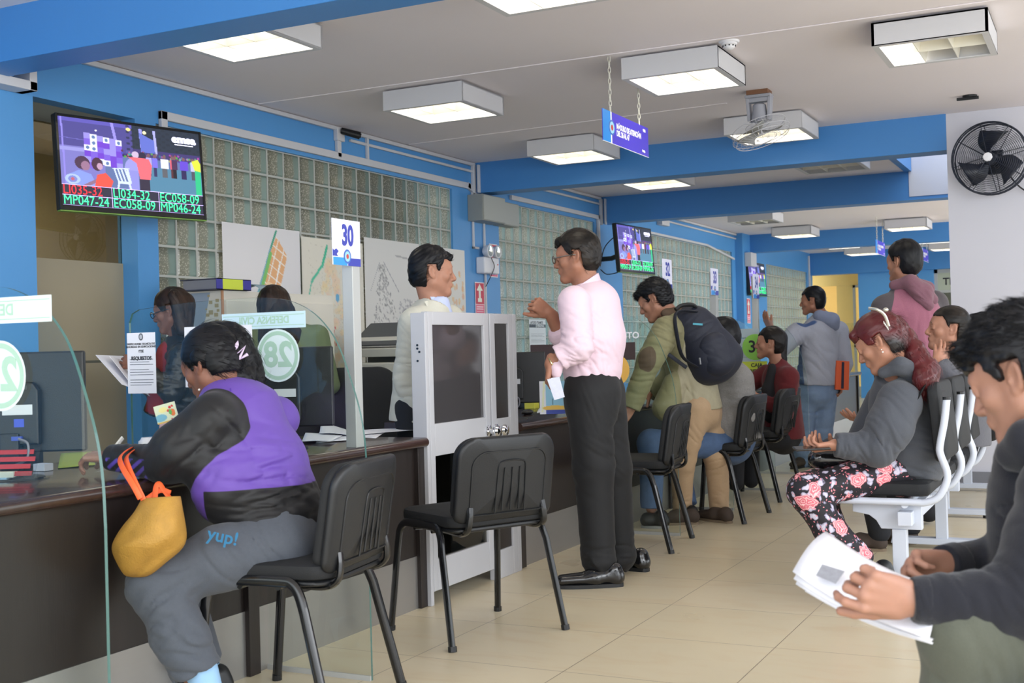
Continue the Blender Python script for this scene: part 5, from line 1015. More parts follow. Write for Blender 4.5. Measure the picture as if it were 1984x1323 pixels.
# ------------------------------------------------------------------ bodies: smooth implicit surfaces
def V3(p): return np.array([float(c) for c in p], np.float32)
def nrm(v): v = np.asarray(v, np.float32); return v / (np.linalg.norm(v) + 1e-9)
class Sdf:
    """a list of soft-joined shapes; mesh() turns them into one closed surface"""
    def __init__(s): s.pr = []
    def cap(s, a, b, ra, rb=None, k=0.03, ax=None, sq=1.0, end=False, start=False):
        """tapered limb; ax/sq widen the section along ax; end cuts it flat"""
        a, b = V3(a), V3(b); rb = ra if rb is None else rb; m = max(ra, rb) * max(1.0, sq)
        s.pr.append((0, (a, b, ra, rb, None if ax is None else nrm(ax), sq, end, start), k, np.minimum(a, b) - m, np.maximum(a, b) + m)); return s
    def chain(s, pts, rs, k=0.03, **kw):
        for i in range(len(pts) - 1):
            s.cap(pts[i], pts[i + 1], rs[i], rs[i + 1], k, end=kw.get('end', False) and i == len(pts) - 2, **{q: v for q, v in kw.items() if q not in ('end',)})
        return s
    def ell(s, c, r, R=None, k=0.03, sub=False):
        c = V3(c); r = V3(r); R = np.eye(3, dtype=np.float32) if R is None else np.asarray(R, np.float32)
        ext = np.abs(R) @ r
        s.pr.append((2 if sub else 1, (c, r, R), k, c - ext, c + ext)); return s
    def mesh(s, h, disp=None, post=None, lo=None, hi=None, pad=0.02):
        L = np.min([p[3] for p in s.pr if p[0] != 2], 0) - pad; H = np.max([p[4] for p in s.pr if p[0] != 2], 0) + pad
        if lo is not None: L = np.maximum(L, lo)
        if hi is not None: H = np.minimum(H, hi)
        n = np.maximum(np.ceil((H - L) / h).astype(int) + 1, 3)
        ax = [L[i] + h * np.arange(n[i], dtype=np.float32) for i in range(3)]
        D = np.full(n, 0.5, np.float32)
        for (t, q, k, pl, ph) in s.pr:
            m = k + 3 * h + (0.02 if disp else 0)
            i0 = np.clip(np.floor((pl - m - L) / h).astype(int), 0, n - 1); i1 = np.clip(np.ceil((ph + m - L) / h).astype(int) + 1, 1, n)
            if np.any(i1 <= i0): continue
            sl = tuple(slice(i0[i], i1[i]) for i in range(3))
            X = ax[0][sl[0]][:, None, None]; Y = ax[1][sl[1]][None, :, None]; Z = ax[2][sl[2]][None, None, :]
            if t == 0:
                a, b, ra, rb, axn, sq, end, start = q; ab = b - a; Lab = float(ab @ ab) + 1e-12
                px, py, pz = X - a[0], Y - a[1], Z - a[2]
                if axn is not None:
                    w_ = (px * axn[0] + py * axn[1] + pz * axn[2]) * (1.0 / sq - 1.0); px = px + w_ * axn[0]; py = py + w_ * axn[1]; pz = pz + w_ * axn[2]
                    ab = ab + axn * float(ab @ axn) * (1.0 / sq - 1.0); Lab = float(ab @ ab) + 1e-12
                tt = (px * ab[0] + py * ab[1] + pz * ab[2]) / Lab; tc = np.clip(tt, 0, 1)
                d = np.sqrt((px - tc * ab[0]) ** 2 + (py - tc * ab[1]) ** 2 + (pz - tc * ab[2]) ** 2) - (ra + (rb - ra) * tc)
                if end: d = np.maximum(d, (tt - 1) * math.sqrt(Lab))
                if start: d = np.maximum(d, -tt * math.sqrt(Lab))
            else:
                c, r, R = q; px, py, pz = X - c[0], Y - c[1], Z - c[2]
                u = [(px * R[0, i] + py * R[1, i] + pz * R[2, i]) / r[i] for i in range(3)]
                q0 = np.sqrt(u[0] ** 2 + u[1] ** 2 + u[2] ** 2); q1 = np.sqrt((u[0] / r[0]) ** 2 + (u[1] / r[1]) ** 2 + (u[2] / r[2]) ** 2)
                d = q0 * (q0 - 1) / (q1 + 1e-6)
            cur = D[sl]
            if t == 2: hh = np.clip(0.5 - 0.5 * (cur + d) / k, 0, 1); D[sl] = cur + (-d - cur) * hh + k * hh * (1 - hh)
            else: hh = np.clip(0.5 + 0.5 * (cur - d) / k, 0, 1); D[sl] = cur + (d - cur) * hh - k * hh * (1 - hh)
        if post or disp:
            X, Y, Z = np.meshgrid(*ax, indexing='ij', sparse=False)
            near = np.abs(D) < 0.06 if not post else np.ones(D.shape, bool)
            pts = np.stack([X[near], Y[near], Z[near]], 1)
            dv = D[near]
            if post: dv = post(pts, dv)
            if disp: dv = dv + disp(pts)
            D[near] = dv
        return surface_nets(D, L, h)
def surface_nets(D, L, h):
    S = D < 0
    n = D.shape; c = tuple(m - 1 for m in n)
    cnt = np.zeros(c, np.int8)
    for dx in (0, 1):
        for dy in (0, 1):
            for dz in (0, 1): cnt += S[dx:dx + c[0], dy:dy + c[1], dz:dz + c[2]]
    act = (cnt > 0) & (cnt < 8); idx = np.full(c, -1, np.int32); ijk = np.argwhere(act); idx[act] = np.arange(len(ijk))
    acc = np.zeros((len(ijk), 3), np.float32); w_ = np.zeros(len(ijk), np.float32)
    i, j, k = ijk.T
    cor = [(a, b, d) for a in (0, 1) for b in (0, 1) for d in (0, 1)]
    val = {q: D[i + q[0], j + q[1], k + q[2]] for q in cor}
    for q in cor:
        for a in range(3):
            if q[a] == 0:
                r = list(q); r[a] = 1; r = tuple(r); v0, v1 = val[q], val[r]; m = (v0 < 0) != (v1 < 0)
                t = np.where(m, v0 / (v0 - v1 + 1e-12), 0)
                p = np.zeros((len(ijk), 3), np.float32); p[:] = q; p[:, a] = t
                acc[m] += p[m]; w_[m] += 1
    V = (ijk + acc / w_[:, None]) * h + L
    F = []
    for a in range(3):
        b, d = (a + 1) % 3, (a + 2) % 3
        s0 = [slice(0, m) for m in n]; s1 = [slice(0, m) for m in n]; s0[a] = slice(0, n[a] - 1); s1[a] = slice(1, n[a])
        for s_ in (s0, s1): s_[b] = slice(1, n[b] - 1); s_[d] = slice(1, n[d] - 1)
        A = S[tuple(s0)]; B = S[tuple(s1)]; e = np.argwhere(A != B)
        if not len(e): continue
        base = e.copy(); base[:, b] += 1; base[:, d] += 1
        def ci(db, dd): q = base.copy(); q[:, b] -= db; q[:, d] -= dd; return idx[q[:, 0], q[:, 1], q[:, 2]]
        q = np.stack([ci(1, 1), ci(0, 1), ci(0, 0), ci(1, 0)], 1)
        ins = A[tuple(e.T)]; q[~ins] = q[~ins][:, ::-1]; F.append(q)
    F = np.concatenate(F); F = F[(F >= 0).all(1)]
    return V.astype(np.float32), F
def relax(V, F, n=1, f=0.5):
    for _ in range(n):
        S = np.zeros_like(V); C = np.zeros(len(V), np.float32)
        for k in range(4):
            for o in (1, 3): np.add.at(S, F[:, k], V[F[:, (k + o) % 4]]); np.add.at(C, F[:, k], 1)
        V = V * (1 - f) + f * S / np.maximum(C, 1)[:, None]
    return V
def wave(p, f, seed, warp=0.6):
    r = np.random.RandomState(seed); o = np.zeros(len(p), np.float32); q = p * f
    q = q + warp * np.sin(q[:, [1, 2, 0]] * 1.7 + r.rand(3) * 6)
    for i in range(4):
        d = r.randn(3); d /= np.linalg.norm(d); o += np.sin(q @ (d * (1 + 0.6 * i)).astype(np.float32) + r.rand() * 6) / (1 + 0.5 * i)
    return o * 0.4
def folds(seed=0, base=0.0025, spots=(), f=22.0):
    """cloth: soft undulation plus tighter creases round given spots: (centre, reach, depth, direction across the folds, spacing)"""
    def fn(p):
        d = wave(p, f, seed) * base
        for i_, (c, r, a, dr, sp) in enumerate(spots):
            v = p - V3(c); g = np.exp(-(v ** 2).sum(1) / (r * r)); dr_ = nrm(dr); al = (v @ dr_)[:, None] * dr_
            n_ = wave(((v - al) * 0.28 + al) / sp, 2.6, seed + i_, 0.9); d = d + a * 0.62 * g * (np.exp(-(n_ / 0.24) ** 2) * 1.1 - 0.9 * np.abs(n_))
        return d
    return fn
# --- heads -------------------------------------------------------------
def head_frame(c, look, up=(0, 0, 1), tilt=0.0):
    y = nrm(look); u = np.asarray(up, np.float32); x = nrm(np.cross(y, u)); z = np.cross(x, y)
    if tilt: ct, st = math.cos(tilt), math.sin(tilt); x, z = x * ct + z * st, z * ct - x * st
    return V3(c), np.stack([x, y, z], 1)
def W(fr, p): return fr[0] + fr[1] @ np.asarray(p, np.float32) * 1.0
def head_sdf(S, fr, sc=1.0, ear=True, jaw=1.0, nose=1.0, fem=0.0):
    c, R = fr
    def E(p, r, k=0.02, sub=False, R2=None): S.ell(c + R @ (V3(p) * sc), V3(r) * sc, R if R2 is None else R @ R2, k * sc, sub)
    def K(a, b, ra, rb=None, k=0.015): S.cap(c + R @ (V3(a) * sc), c + R @ (V3(b) * sc), ra * sc, (ra if rb is None else rb) * sc, k * sc)
    E((0, -0.014, 0.036), (0.074, 0.094, 0.082)); E((0, 0.02, -0.03), (0.060 * jaw, 0.066, 0.074), 0.03)
    E((0, 0.045, 0.03), (0.056, 0.045, 0.045), 0.03)
    for s in (-1, 1):
        K((s * 0.050 * jaw, -0.005, -0.052), (s * 0.012, 0.070, -0.096), 0.017, 0.017, 0.03); E((s * 0.043, 0.055, -0.022), (0.02, 0.022, 0.02), 0.02)
        K((s * 0.052, -0.004, -0.01), (s * 0.050 * jaw, -0.004, -0.055), 0.016, 0.016, 0.03)
    E((0, 0.070, -0.100), (0.024, 0.022, 0.018), 0.02)
    K((-0.036, 0.078, 0.022), (0.036, 0.078, 0.022), 0.011, k=0.02)
    E((0, 0.078, -0.052), (0.027, 0.018, 0.028), 0.015)
    for s in (-1, 1): E((s * 0.032, 0.098, 0.004), (0.017, 0.014, 0.011), 0.014, True)
    K((0, 0.088, 0.012), (0, 0.110 * nose, -0.028), 0.007, 0.0105 * nose, 0.014); E((0, 0.103, -0.034), (0.012, 0.011, 0.009), 0.008)
    for s in (-1, 1): E((s * 0.012, 0.096, -0.035), (0.008, 0.010, 0.007), 0.006); E((s * 0.032, 0.080, 0.0035), (0.0155, 0.0125, 0.0125), 0.004)
    for s in (-1, 1): K((s * 0.018, 0.089, 0.011), (s * 0.045, 0.083, 0.010), 0.0045, 0.004, 0.006); K((s * 0.019, 0.090, -0.006), (s * 0.044, 0.082, -0.005), 0.004, 0.0035, 0.006)
    for (z, y, rr) in ((-0.058, 0.094, 0.0052), (-0.067, 0.091, 0.0062)): K((-0.016, y - 0.004, z), (0.016, y - 0.004, z), rr, k=0.006); K((-0.012, y, z), (0.012, y, z), rr, k=0.006)
    if ear:
        for s in (-1, 1):
            Re = np.array([[math.cos(s * 0.45), -math.sin(s * 0.45), 0], [math.sin(s * 0.45), math.cos(s * 0.45), 0], [0, 0, 1]], np.float32); tx = 0.25
            Rt = np.array([[1, 0, 0], [0, math.cos(tx), -math.sin(tx)], [0, math.sin(tx), math.cos(tx)]], np.float32)
            E((s * 0.079, -0.018, -0.004), (0.008, 0.019, 0.031), 0.008, False, Re @ Rt); E((s * 0.086, -0.014, 0.0), (0.005, 0.011, 0.019), 0.006, True, Re @ Rt); E((s * 0.072, -0.006, -0.028), (0.008, 0.008, 0.010), 0.006)
            E((s * 0.078, -0.004, -0.008), (0.004, 0.005, 0.006), 0.004)
def face_parts(par, fr, sc=1.0, brow=None, glasses=False, closed=False, lipm=None):
    c, R = fr; w_ = lambda p: Vector([float(q) for q in c + R @ (V3(p) * sc)])
    RM = Matrix([[float(R[i, j]) for j in range(3)] for i in range(3)])
    if not closed:
        m = MB()
        for s in (-1, 1):
            m.cur = 0; m.ell(w_((s * 0.032, 0.0790, 0.0035)), (0.0125 * sc, 0.0125 * sc, 0.0125 * sc), 8)
            m.cur = 1; m.ell(w_((s * 0.032, 0.0885, 0.0035)), (0.0056 * sc, 0.0042 * sc, 0.0056 * sc), 6, RM)
        put_mb(m, 'eyes', [mat('eye_white', srgb(205, 200, 195), 0.2), mat('eye_dark', srgb(30, 20, 16), 0.1)], par, smooth=True)
    m = MB()
    for s in (-1, 1): m.tube([w_((s * 0.014, 0.0925, 0.024)), w_((s * 0.028, 0.091, 0.0285)), w_((s * 0.044, 0.081, 0.0265)), w_((s * 0.052, 0.072, 0.021))], [0.003 * sc, 0.0038 * sc, 0.0032 * sc, 0.0012 * sc], 6)
    put_mb(m, 'eyebrow', brow or HAIRB, par, smooth=True)
    if glasses:
        g = MB()
        for s in (-1, 1):
            q = [(s * (0.034 + 0.024 * math.cos(a) * (1 if abs(math.cos(a)) < .8 else 1.0)), 0.107, -0.002 + 0.017 * math.sin(a)) for a in [2 * PI * k / 20 for k in range(21)]]
            g.tube([w_(p) for p in q], 0.0026 * sc, 6, cap=False); g.tube([w_((s * 0.058, 0.105, 0.004)), w_((s * 0.074, 0.04, 0.005)), w_((s * 0.080, -0.01, 0.004)), w_((s * 0.079, -0.035, -0.010))], 0.0026 * sc, 6)
        g.tube([w_((-0.010, 0.108, 0.003)), w_((0, 0.111, 0.006)), w_((0.010, 0.108, 0.003))], 0.0026 * sc, 6)
        put_mb(g, 'spectacles', glasses, par, smooth=True)
# --- hair ---------------------------------------------------------------
def hair_sdf(fr, sc, thick=0.016, hairline=0.062, side=0.018, nape=-0.075, seed=1, rough=0.004, extra=None, flow=(0, -0.5, -1), cover_ears=False, h=0.004, lift=(0, 0, 0), spiky=0.0, fringe=None):
    """cap of hair round the skull, trimmed along hairline, sideburns and nape"""
    c, R = fr; S = Sdf()
    S.ell(c + R @ (V3((lift[0], -0.016 + lift[1], 0.038 + lift[2])) * sc), V3((0.075 + thick, 0.095 + thick, 0.084 + thick * 1.1)) * sc, R, 0.02)
    S.ell(c + R @ (V3((0, -0.045, -0.02)) * sc), V3((0.066 + thick * 0.7, 0.062 + thick * 0.7, 0.075)) * sc, R, 0.03)
    if fringe:
        for (a, b, ra, rb) in fringe: S.cap(c + R @ (V3(a) * sc), c + R @ (V3(b) * sc), ra * sc, rb * sc, 0.015)
    nb = len(S.pr)
    def post(p, d):
        q = (p - c) @ R / sc; x, y, z = q[:, 0], q[:, 1], q[:, 2]
        a = hairline - z + 0.35 * np.maximum(0, y - 0.02) * (0 if not fringe else 0)
        wob = wave(p, 60, seed + 5) * 0.004
        if cover_ears: b = np.maximum(y - side, nape - z); k = np.minimum(a + wob, b + wob)
        else:
            s1 = np.minimum(np.maximum(np.maximum(y - side - 0.5 * np.maximum(0, z), 0.002 - z), 0.004 - y), np.maximum(y - side, 0.030 - z))
            s2 = np.maximum(y + 0.042, nape - z)                                   # behind the ears to the nape
            k = np.minimum(np.minimum(a, s1), s2) + wob
        if fringe:
            for (fa, fb, ra, rb) in fringe:
                A, B = V3(fa), V3(fb); ab = B - A; t = np.clip(((q - A) @ ab) / float(ab @ ab), 0, 1); k = np.minimum(k, np.linalg.norm(q - A - t[:, None] * ab, axis=1) - (ra + (rb - ra) * t) - 0.01)
        return np.maximum(d, k * sc * 0.9)
    fl = nrm(R @ V3(flow))
    def disp(p):
        v = (p - c); t = (v @ fl)[:, None] * fl; perp = v - t * 0.82
        o = wave(perp, 170, seed, 0.3) * rough + wave(perp, 75, seed + 9, 0.5) * rough * 1.2
        if spiky: o = o - spiky * np.maximum(0, wave(v, 90, seed + 2, 1.2)) * np.clip((v @ R[:, 2]) / 0.1, 0, 1)
        return o
    V, F = S.mesh(h, disp=disp, post=post)
    meshes = [(V, F)]
    if extra:
        S2 = Sdf(); extra(S2)
        def disp2(p):
            v = (p - c); t = (v @ fl)[:, None] * fl; perp = v - t * 0.85
            return wave(perp, 150, seed, 0.3) * rough * 1.3 + wave(perp, 60, seed + 9, 0.5) * rough * 1.6
        meshes.append(S2.mesh(h, disp=disp2))
    return meshes
def join(meshes):
    Vs, Fs, o = [], [], 0
    for V, F in meshes: Vs.append(V); Fs.append(F + o); o += len(V)
    return np.concatenate(Vs), np.concatenate(Fs)
def strands(V, F, fr, n, length, r, seed, flow, lift=0.35, gravity=0.0, sel=None):
    """fine tapered locks growing from a hair surface; returns a quad mesh"""
    rs = np.random.RandomState(seed); c = fr[0]
    P0 = V[F[:, 0]]; N = np.cross(V[F[:, 1]] - P0, V[F[:, 2]] - P0); N /= np.linalg.norm(N, axis=1)[:, None] + 1e-9; Cn = V[F].mean(1)
    ids = np.arange(len(F))
    if sel is not None: ids = ids[sel(Cn)]
    if len(ids) == 0: return np.zeros((0, 3)), np.zeros((0, 4), int)
    ids = rs.choice(ids, n); p = Cn[ids]; nn = N[ids]
    fl = flow(p) if callable(flow) else np.tile(nrm(fr[1] @ V3(flow)), (n, 1))
    fl = fl - (fl * nn).sum(1)[:, None] * nn; fl /= np.linalg.norm(fl, axis=1)[:, None] + 1e-6
    d = fl + nn * (lift * (0.3 + rs.rand(n, 1))) + rs.randn(n, 3) * 0.16; d /= np.linalg.norm(d, axis=1)[:, None]
    L = length * (0.5 + 0.8 * rs.rand(n, 1)); m = 5; rings = []
    side = np.cross(d, nn); side /= np.linalg.norm(side, axis=1)[:, None] + 1e-6; up = np.cross(side, d)
    for i in range(m):
        t = i / (m - 1.0); q = p - nn * 0.003 + d * L * t - nn * (L * t * t * 0.45) + np.array([0, 0, -gravity]) * t * t * L
        rr = r * (1 - 0.85 * t)
        rings.append(np.stack([q + side * rr * 1.6, q + up * rr * 0.8, q - side * rr * 1.6, q - up * rr * 0.8], 1))
    G = np.stack(rings, 1)                                                        # n, m, 4, 3
    base = (np.arange(n) * m * 4)[:, None, None]; i = (np.arange(m - 1) * 4)[None, :, None]; k = np.arange(4)[None, None, :]; k2 = (k + 1) % 4
    Fq = np.stack([base + i + k, base + i + k2, base + i + 4 + k2, base + i + 4 + k], -1).reshape(-1, 4)
    return G.reshape(-1, 3), Fq
# --- hands --------------------------------------------------------------
def hand(S, wrist, d, pn, curl=(0.3, 0.3, 0.3, 0.3), spread=0.10, thumb=(0.7, 0.35, 0.2), side=1, sc=1.0, wr=0.024):
    """wrist point, d = towards the knuckles, pn = out of the palm; side=+1 puts the thumb on d x pn"""
    w_ = V3(wrist); d = nrm(d); pn = nrm(V3(pn) - d * float(V3(pn) @ d)); t = np.cross(d, pn) * side
    Lp = 0.088 * sc; tips = []
    offs = (0.030, 0.010, -0.010, -0.029); lens = (0.070, 0.078, 0.072, 0.057); rad = (0.0090, 0.0093, 0.0088, 0.0077)
    S.cap(w_ - d * 0.03 * sc, w_ + d * 0.012 * sc, wr * sc * 0.95, wr * sc * 0.9, 0.012, ax=t, sq=1.22)
    S.ell(w_ + d * 0.047 * sc, V3((0.036, 0.052, 0.0145)) * sc, np.stack([t, d, pn], 1), 0.012)
    S.ell(w_ + d * 0.030 * sc + t * 0.020 * sc + pn * 0.008 * sc, V3((0.017, 0.032, 0.014)) * sc, np.stack([t, d, pn], 1), 0.012)
    for i in range(4):
        kn = w_ + d * (Lp - 0.004 * abs(i - 1) * sc) + t * offs[i] * sc; S.cap(w_ + d * 0.018 * sc + t * offs[i] * 0.6 * sc, kn, 0.0125 * sc, 0.0098 * sc, 0.008)
        S.ell(kn - pn * 0.0035 * sc, V3((0.0075, 0.009, 0.007)) * sc, np.stack([t, d, pn], 1), 0.004)
        a = 0.0; p = kn; sp = spread * (1.5 - i); fd0 = nrm(d + t * sp); c_ = curl[i]
        for j, (fr_, cu) in enumerate(((0.45, 1.0), (0.30, 1.15), (0.25, 0.7))):
            a += c_ * cu; dd = fd0 * math.cos(a) + pn * math.sin(a); q = p + dd * lens[i] * fr_ * sc
            S.cap(p, q, (rad[i] - j * 0.0008) * sc, (rad[i] - (j + 1) * 0.0008) * sc, 0.0035); p = q
        tips.append(p)
    # thumb from the side of the palm near its base
    b = w_ + d * 0.022 * sc + t * 0.026 * sc + pn * 0.006 * sc
    o, f_, cu = thumb; d1 = nrm(d * math.cos(o) + t * math.sin(o) + pn * f_); p1 = b + d1 * 0.040 * sc
    d2 = nrm(d1 * math.cos(cu) + (d * 0.7 + pn * 0.6) * math.sin(cu)); p2 = p1 + d2 * 0.030 * sc; d3 = nrm(d2 * math.cos(cu) + (d * 0.5 + pn * 0.8) * math.sin(cu)); p3 = p2 + d3 * 0.024 * sc
    S.cap(b, p1, 0.014 * sc, 0.0115 * sc, 0.010); S.cap(p1, p2, 0.0112 * sc, 0.0102 * sc, 0.004); S.cap(p2, p3, 0.0104 * sc, 0.0085 * sc, 0.004)
    return tips, p3
# --- colour masks ---------------------------------------------------------
def masked(name, cols, rough=0.8, sheen=0.3, bump=0.25, bscale=350, var=0.10, weave=None, edge=0.0015):
    """base colour plus regions m1, m2...; each region is a distance stored on the garment"""
    if name in MATS: return MATS[name]
    m = bpy.data.materials.new(name); m.use_nodes = True; nt = m.node_tree; b = nt.nodes['Principled BSDF']; b.inputs['Roughness'].default_value = rough; b.inputs['Sheen Weight'].default_value = sheen * 0.3
    t = nd(nt, 'ShaderNodeTexCoord'); n = nd(nt, 'ShaderNodeTexNoise'); n.inputs['Scale'].default_value = 90 if not weave else weave; n.inputs['Detail'].default_value = 4; nt.links.new(t.outputs['Object'], n.inputs['Vector'])
    prev = None
    for i, c in enumerate(cols):
        if i == 0: rgb = nd(nt, 'ShaderNodeRGB'); rgb.outputs[0].default_value = c; prev = rgb.outputs[0]; continue
        a = nd(nt, 'ShaderNodeAttribute', attribute_name='m%d' % i); r = nd(nt, 'ShaderNodeMapRange'); r.inputs['From Min'].default_value = -edge; r.inputs['From Max'].default_value = edge; nt.links.new(a.outputs['Fac'], r.inputs['Value'])
        mx = nd(nt, 'ShaderNodeMix', data_type='RGBA'); nt.links.new(r.outputs[0], mx.inputs['Factor']); nt.links.new(prev, mx.inputs['A']); mx.inputs['B'].default_value = c; prev = mx.outputs['Result']
    hs_ = nd(nt, 'ShaderNodeHueSaturation'); mr = nd(nt, 'ShaderNodeMapRange'); mr.inputs['To Min'].default_value = 1 - var; mr.inputs['To Max'].default_value = 1 + var; nt.links.new(n.outputs['Fac'], mr.inputs['Value'])
    nt.links.new(mr.outputs[0], hs_.inputs['Value']); nt.links.new(prev, hs_.inputs['Color']); nt.links.new(hs_.outputs[0], b.inputs['Base Color'])
    n2 = nd(nt, 'ShaderNodeTexNoise'); n2.inputs['Scale'].default_value = bscale; nt.links.new(t.outputs['Object'], n2.inputs['Vector']); bp = nd(nt, 'ShaderNodeBump'); bp.inputs['Strength'].default_value = bump; bp.inputs['Distance'].default_value = 0.003
    nt.links.new(n2.outputs['Fac'], bp.inputs['Height']); nt.links.new(bp.outputs['Normal'], b.inputs['Normal']); MATS[name] = m; return m
def skin(name, c, lip=None):
    if name in MATS: return MATS[name]
    m = bpy.data.materials.new(name); m.use_nodes = True; nt = m.node_tree; b = nt.nodes['Principled BSDF']; b.inputs['Roughness'].default_value = 0.5; b.inputs['Specular IOR Level'].default_value = 0.4
    b.inputs['Subsurface Weight'].default_value = 0.12; b.inputs['Subsurface Radius'].default_value = (0.012, 0.005, 0.003); b.inputs['Subsurface Scale'].default_value = 1.0
    t = nd(nt, 'ShaderNodeTexCoord'); n = nd(nt, 'ShaderNodeTexNoise'); n.inputs['Scale'].default_value = 28; n.inputs['Detail'].default_value = 5; nt.links.new(t.outputs['Object'], n.inputs['Vector'])
    mx = nd(nt, 'ShaderNodeMix', data_type='RGBA'); mx.inputs['A'].default_value = tuple(v * 0.88 for v in c[:3]) + (1,); mx.inputs['B'].default_value = (min(1, c[0] * 1.14), c[1] * 1.08, c[2] * 1.06, 1); nt.links.new(n.outputs['Fac'], mx.inputs['Factor'])
    a = nd(nt, 'ShaderNodeAttribute', attribute_name='m1'); r = nd(nt, 'ShaderNodeMapRange'); r.inputs['From Min'].default_value = -0.003; r.inputs['From Max'].default_value = 0.003; nt.links.new(a.outputs['Fac'], r.inputs['Value'])
    m2 = nd(nt, 'ShaderNodeMix', data_type='RGBA'); nt.links.new(r.outputs[0], m2.inputs['Factor']); nt.links.new(mx.outputs['Result'], m2.inputs['A']); m2.inputs['B'].default_value = lip or (c[0] * 0.75, c[1] * 0.48, c[2] * 0.48, 1)
    nt.links.new(m2.outputs['Result'], b.inputs['Base Color']); n2 = nd(nt, 'ShaderNodeTexNoise'); n2.inputs['Scale'].default_value = 420; nt.links.new(t.outputs['Object'], n2.inputs['Vector']); bp = nd(nt, 'ShaderNodeBump'); bp.inputs['Strength'].default_value = 0.12; bp.inputs['Distance'].default_value = 0.001
    nt.links.new(n2.outputs['Fac'], bp.inputs['Height']); nt.links.new(bp.outputs['Normal'], b.inputs['Normal']); MATS[name] = m; return m
def hairmat(name, c, c2=None, rough=0.42):
    if name in MATS: return MATS[name]
    m = mat(name, c, rough, var=0.0, spec=0.22); nt = m.node_tree; b = nt.nodes['Principled BSDF']
    if c2:
        t = nd(nt, 'ShaderNodeTexCoord'); n = nd(nt, 'ShaderNodeTexNoise'); n.inputs['Scale'].default_value = 14; n.inputs['Detail'].default_value = 8; n.inputs['Distortion'].default_value = 0.6; nt.links.new(t.outputs['Object'], n.inputs['Vector'])
        cr = nd(nt, 'ShaderNodeValToRGB'); cr.color_ramp.elements[0].position = 0.35; cr.color_ramp.elements[1].position = 0.68; cr.color_ramp.elements[0].color = c; cr.color_ramp.elements[1].color = c2; nt.links.new(n.outputs['Fac'], cr.inputs['Fac']); nt.links.new(cr.outputs['Color'], b.inputs['Base Color'])
    return m
HAIRB = hairmat('hair_black', srgb(16, 14, 14), srgb(34, 28, 26)); HAIRN = hairmat('hair_jet', srgb(10, 11, 14), srgb(24, 24, 28)); HAIRG = hairmat('hair_greying', srgb(16, 14, 13), srgb(46, 40, 35))
HAIRR = hairmat('hair_dark_red', srgb(74, 20, 22), srgb(128, 44, 44)); HAIRBR = hairmat('hair_brown', srgb(26, 19, 16), srgb(58, 42, 34))
SK1 = skin('skin_tan', srgb(170, 124, 102)); SK2 = skin('skin_warm', srgb(160, 113, 90)); SK3 = skin('skin_deep', srgb(134, 92, 74))
def lips(V, fr, sc=1.0):
    q = (V - fr[0]) @ fr[1] / sc; m = 0.019 - np.abs(q[:, 0]) * 1.0 - np.abs(q[:, 2] + 0.0625) * 1.9
    return np.where(q[:, 1] > 0.075, m, -1).astype(np.float32)
def to_local(V, root): return V - np.array(root.location, np.float32)
def person(name_lab, base, group=None):
    return empty('person', base, 0.0, name_lab, 'person', group)
def put(name, VF, mats, root, attrs=None, smooth=True):
    V, F = VF; o = npmesh(name, to_local(V, root), F, mats, root, attrs=attrs, smooth=smooth); return o
def put_mb(mb, name, mats, root, parent=None, **k):
    """mesh given in world coordinates, parented under a person"""
    o = mb.build(name, mats, None, **k); o.data.transform(Matrix.Translation(-Vector(root.location))); o.parent = parent or root; return o
def body_mesh(S, hS, fr, hands=None, h=0.011, hh=0.0032, hsc=1.0):
    """coarse trunk and limbs + fine head + fine hands joined in one skin mesh"""
    parts = []; mk = []
    if hS: V, F = hS.mesh(hh); V = relax(V, F, 1, 0.4); parts.append((V, F)); mk.append(lips(V, fr, hsc))
    for q in (hands or []): V, F = q.mesh(0.0028 if q is not None else h); V = relax(V, F, 1, 0.35); parts.append((V, F)); mk.append(np.full(len(V), -1, np.float32))
    if S: V, F = S.mesh(h); V = relax(V, F, 1, 0.5); parts.append((V, F)); mk.append(np.full(len(V), -1, np.float32))
    return join(parts), np.concatenate(mk)
def shoe(S, heel, toe, w_=0.045, hgt=0.065, sole=0.0):
    heel, toe = V3(heel), V3(toe); d = nrm(toe - heel); s = np.cross(d, (0, 0, 1)); up = np.array((0, 0, 1.0), np.float32)
    S.cap(heel + up * 0.035, heel + d * 0.10 + up * 0.04, 0.036, 0.042, 0.03, ax=s, sq=1.0); S.cap(heel + d * 0.10 + up * 0.032, toe - d * 0.04 + up * 0.026, 0.034, 0.026, 0.03, ax=s, sq=1.45)
    S.cap(heel + up * 0.03, heel + up * hgt + d * 0.01, 0.038, 0.040, 0.02)
    def post(p, dd): return np.maximum(dd, 0.002 - p[:, 2] + heel[2])
    return post
def sole_mb(heel, toe, w_=0.044, t=0.016):
    heel, toe = V3(heel), V3(toe); d = nrm(toe - heel); s = np.cross(d, (0, 0, 1)); L = float(np.linalg.norm(toe - heel)); b = MB(); n = 24; pts = []
    for k in range(n):
        a = 2 * PI * k / n; u = 0.5 - 0.5 * math.cos(a); ww = w_ * (0.78 + 0.28 * math.sin(PI * min(1, u * 1.05)) * u + 0.0) * (abs(math.sin(a)) ** 0.55) * (1 if math.sin(a) >= 0 else -1)
        pts.append(heel - d * 0.036 + d * u * (L + 0.03) + s * ww)
    vs = [Vector([float(c) for c in p]) for p in pts] + [Vector([float(c) for c in p]) + Vector((0, 0, t)) for p in pts]
    b.add(vs, [list(range(n))[::-1], list(range(n, 2 * n))] + [(i, (i + 1) % n, n + (i + 1) % n, n + i) for i in range(n)]); return b
def mix(a, b, t): return V3(a) * (1 - t) + V3(b) * t
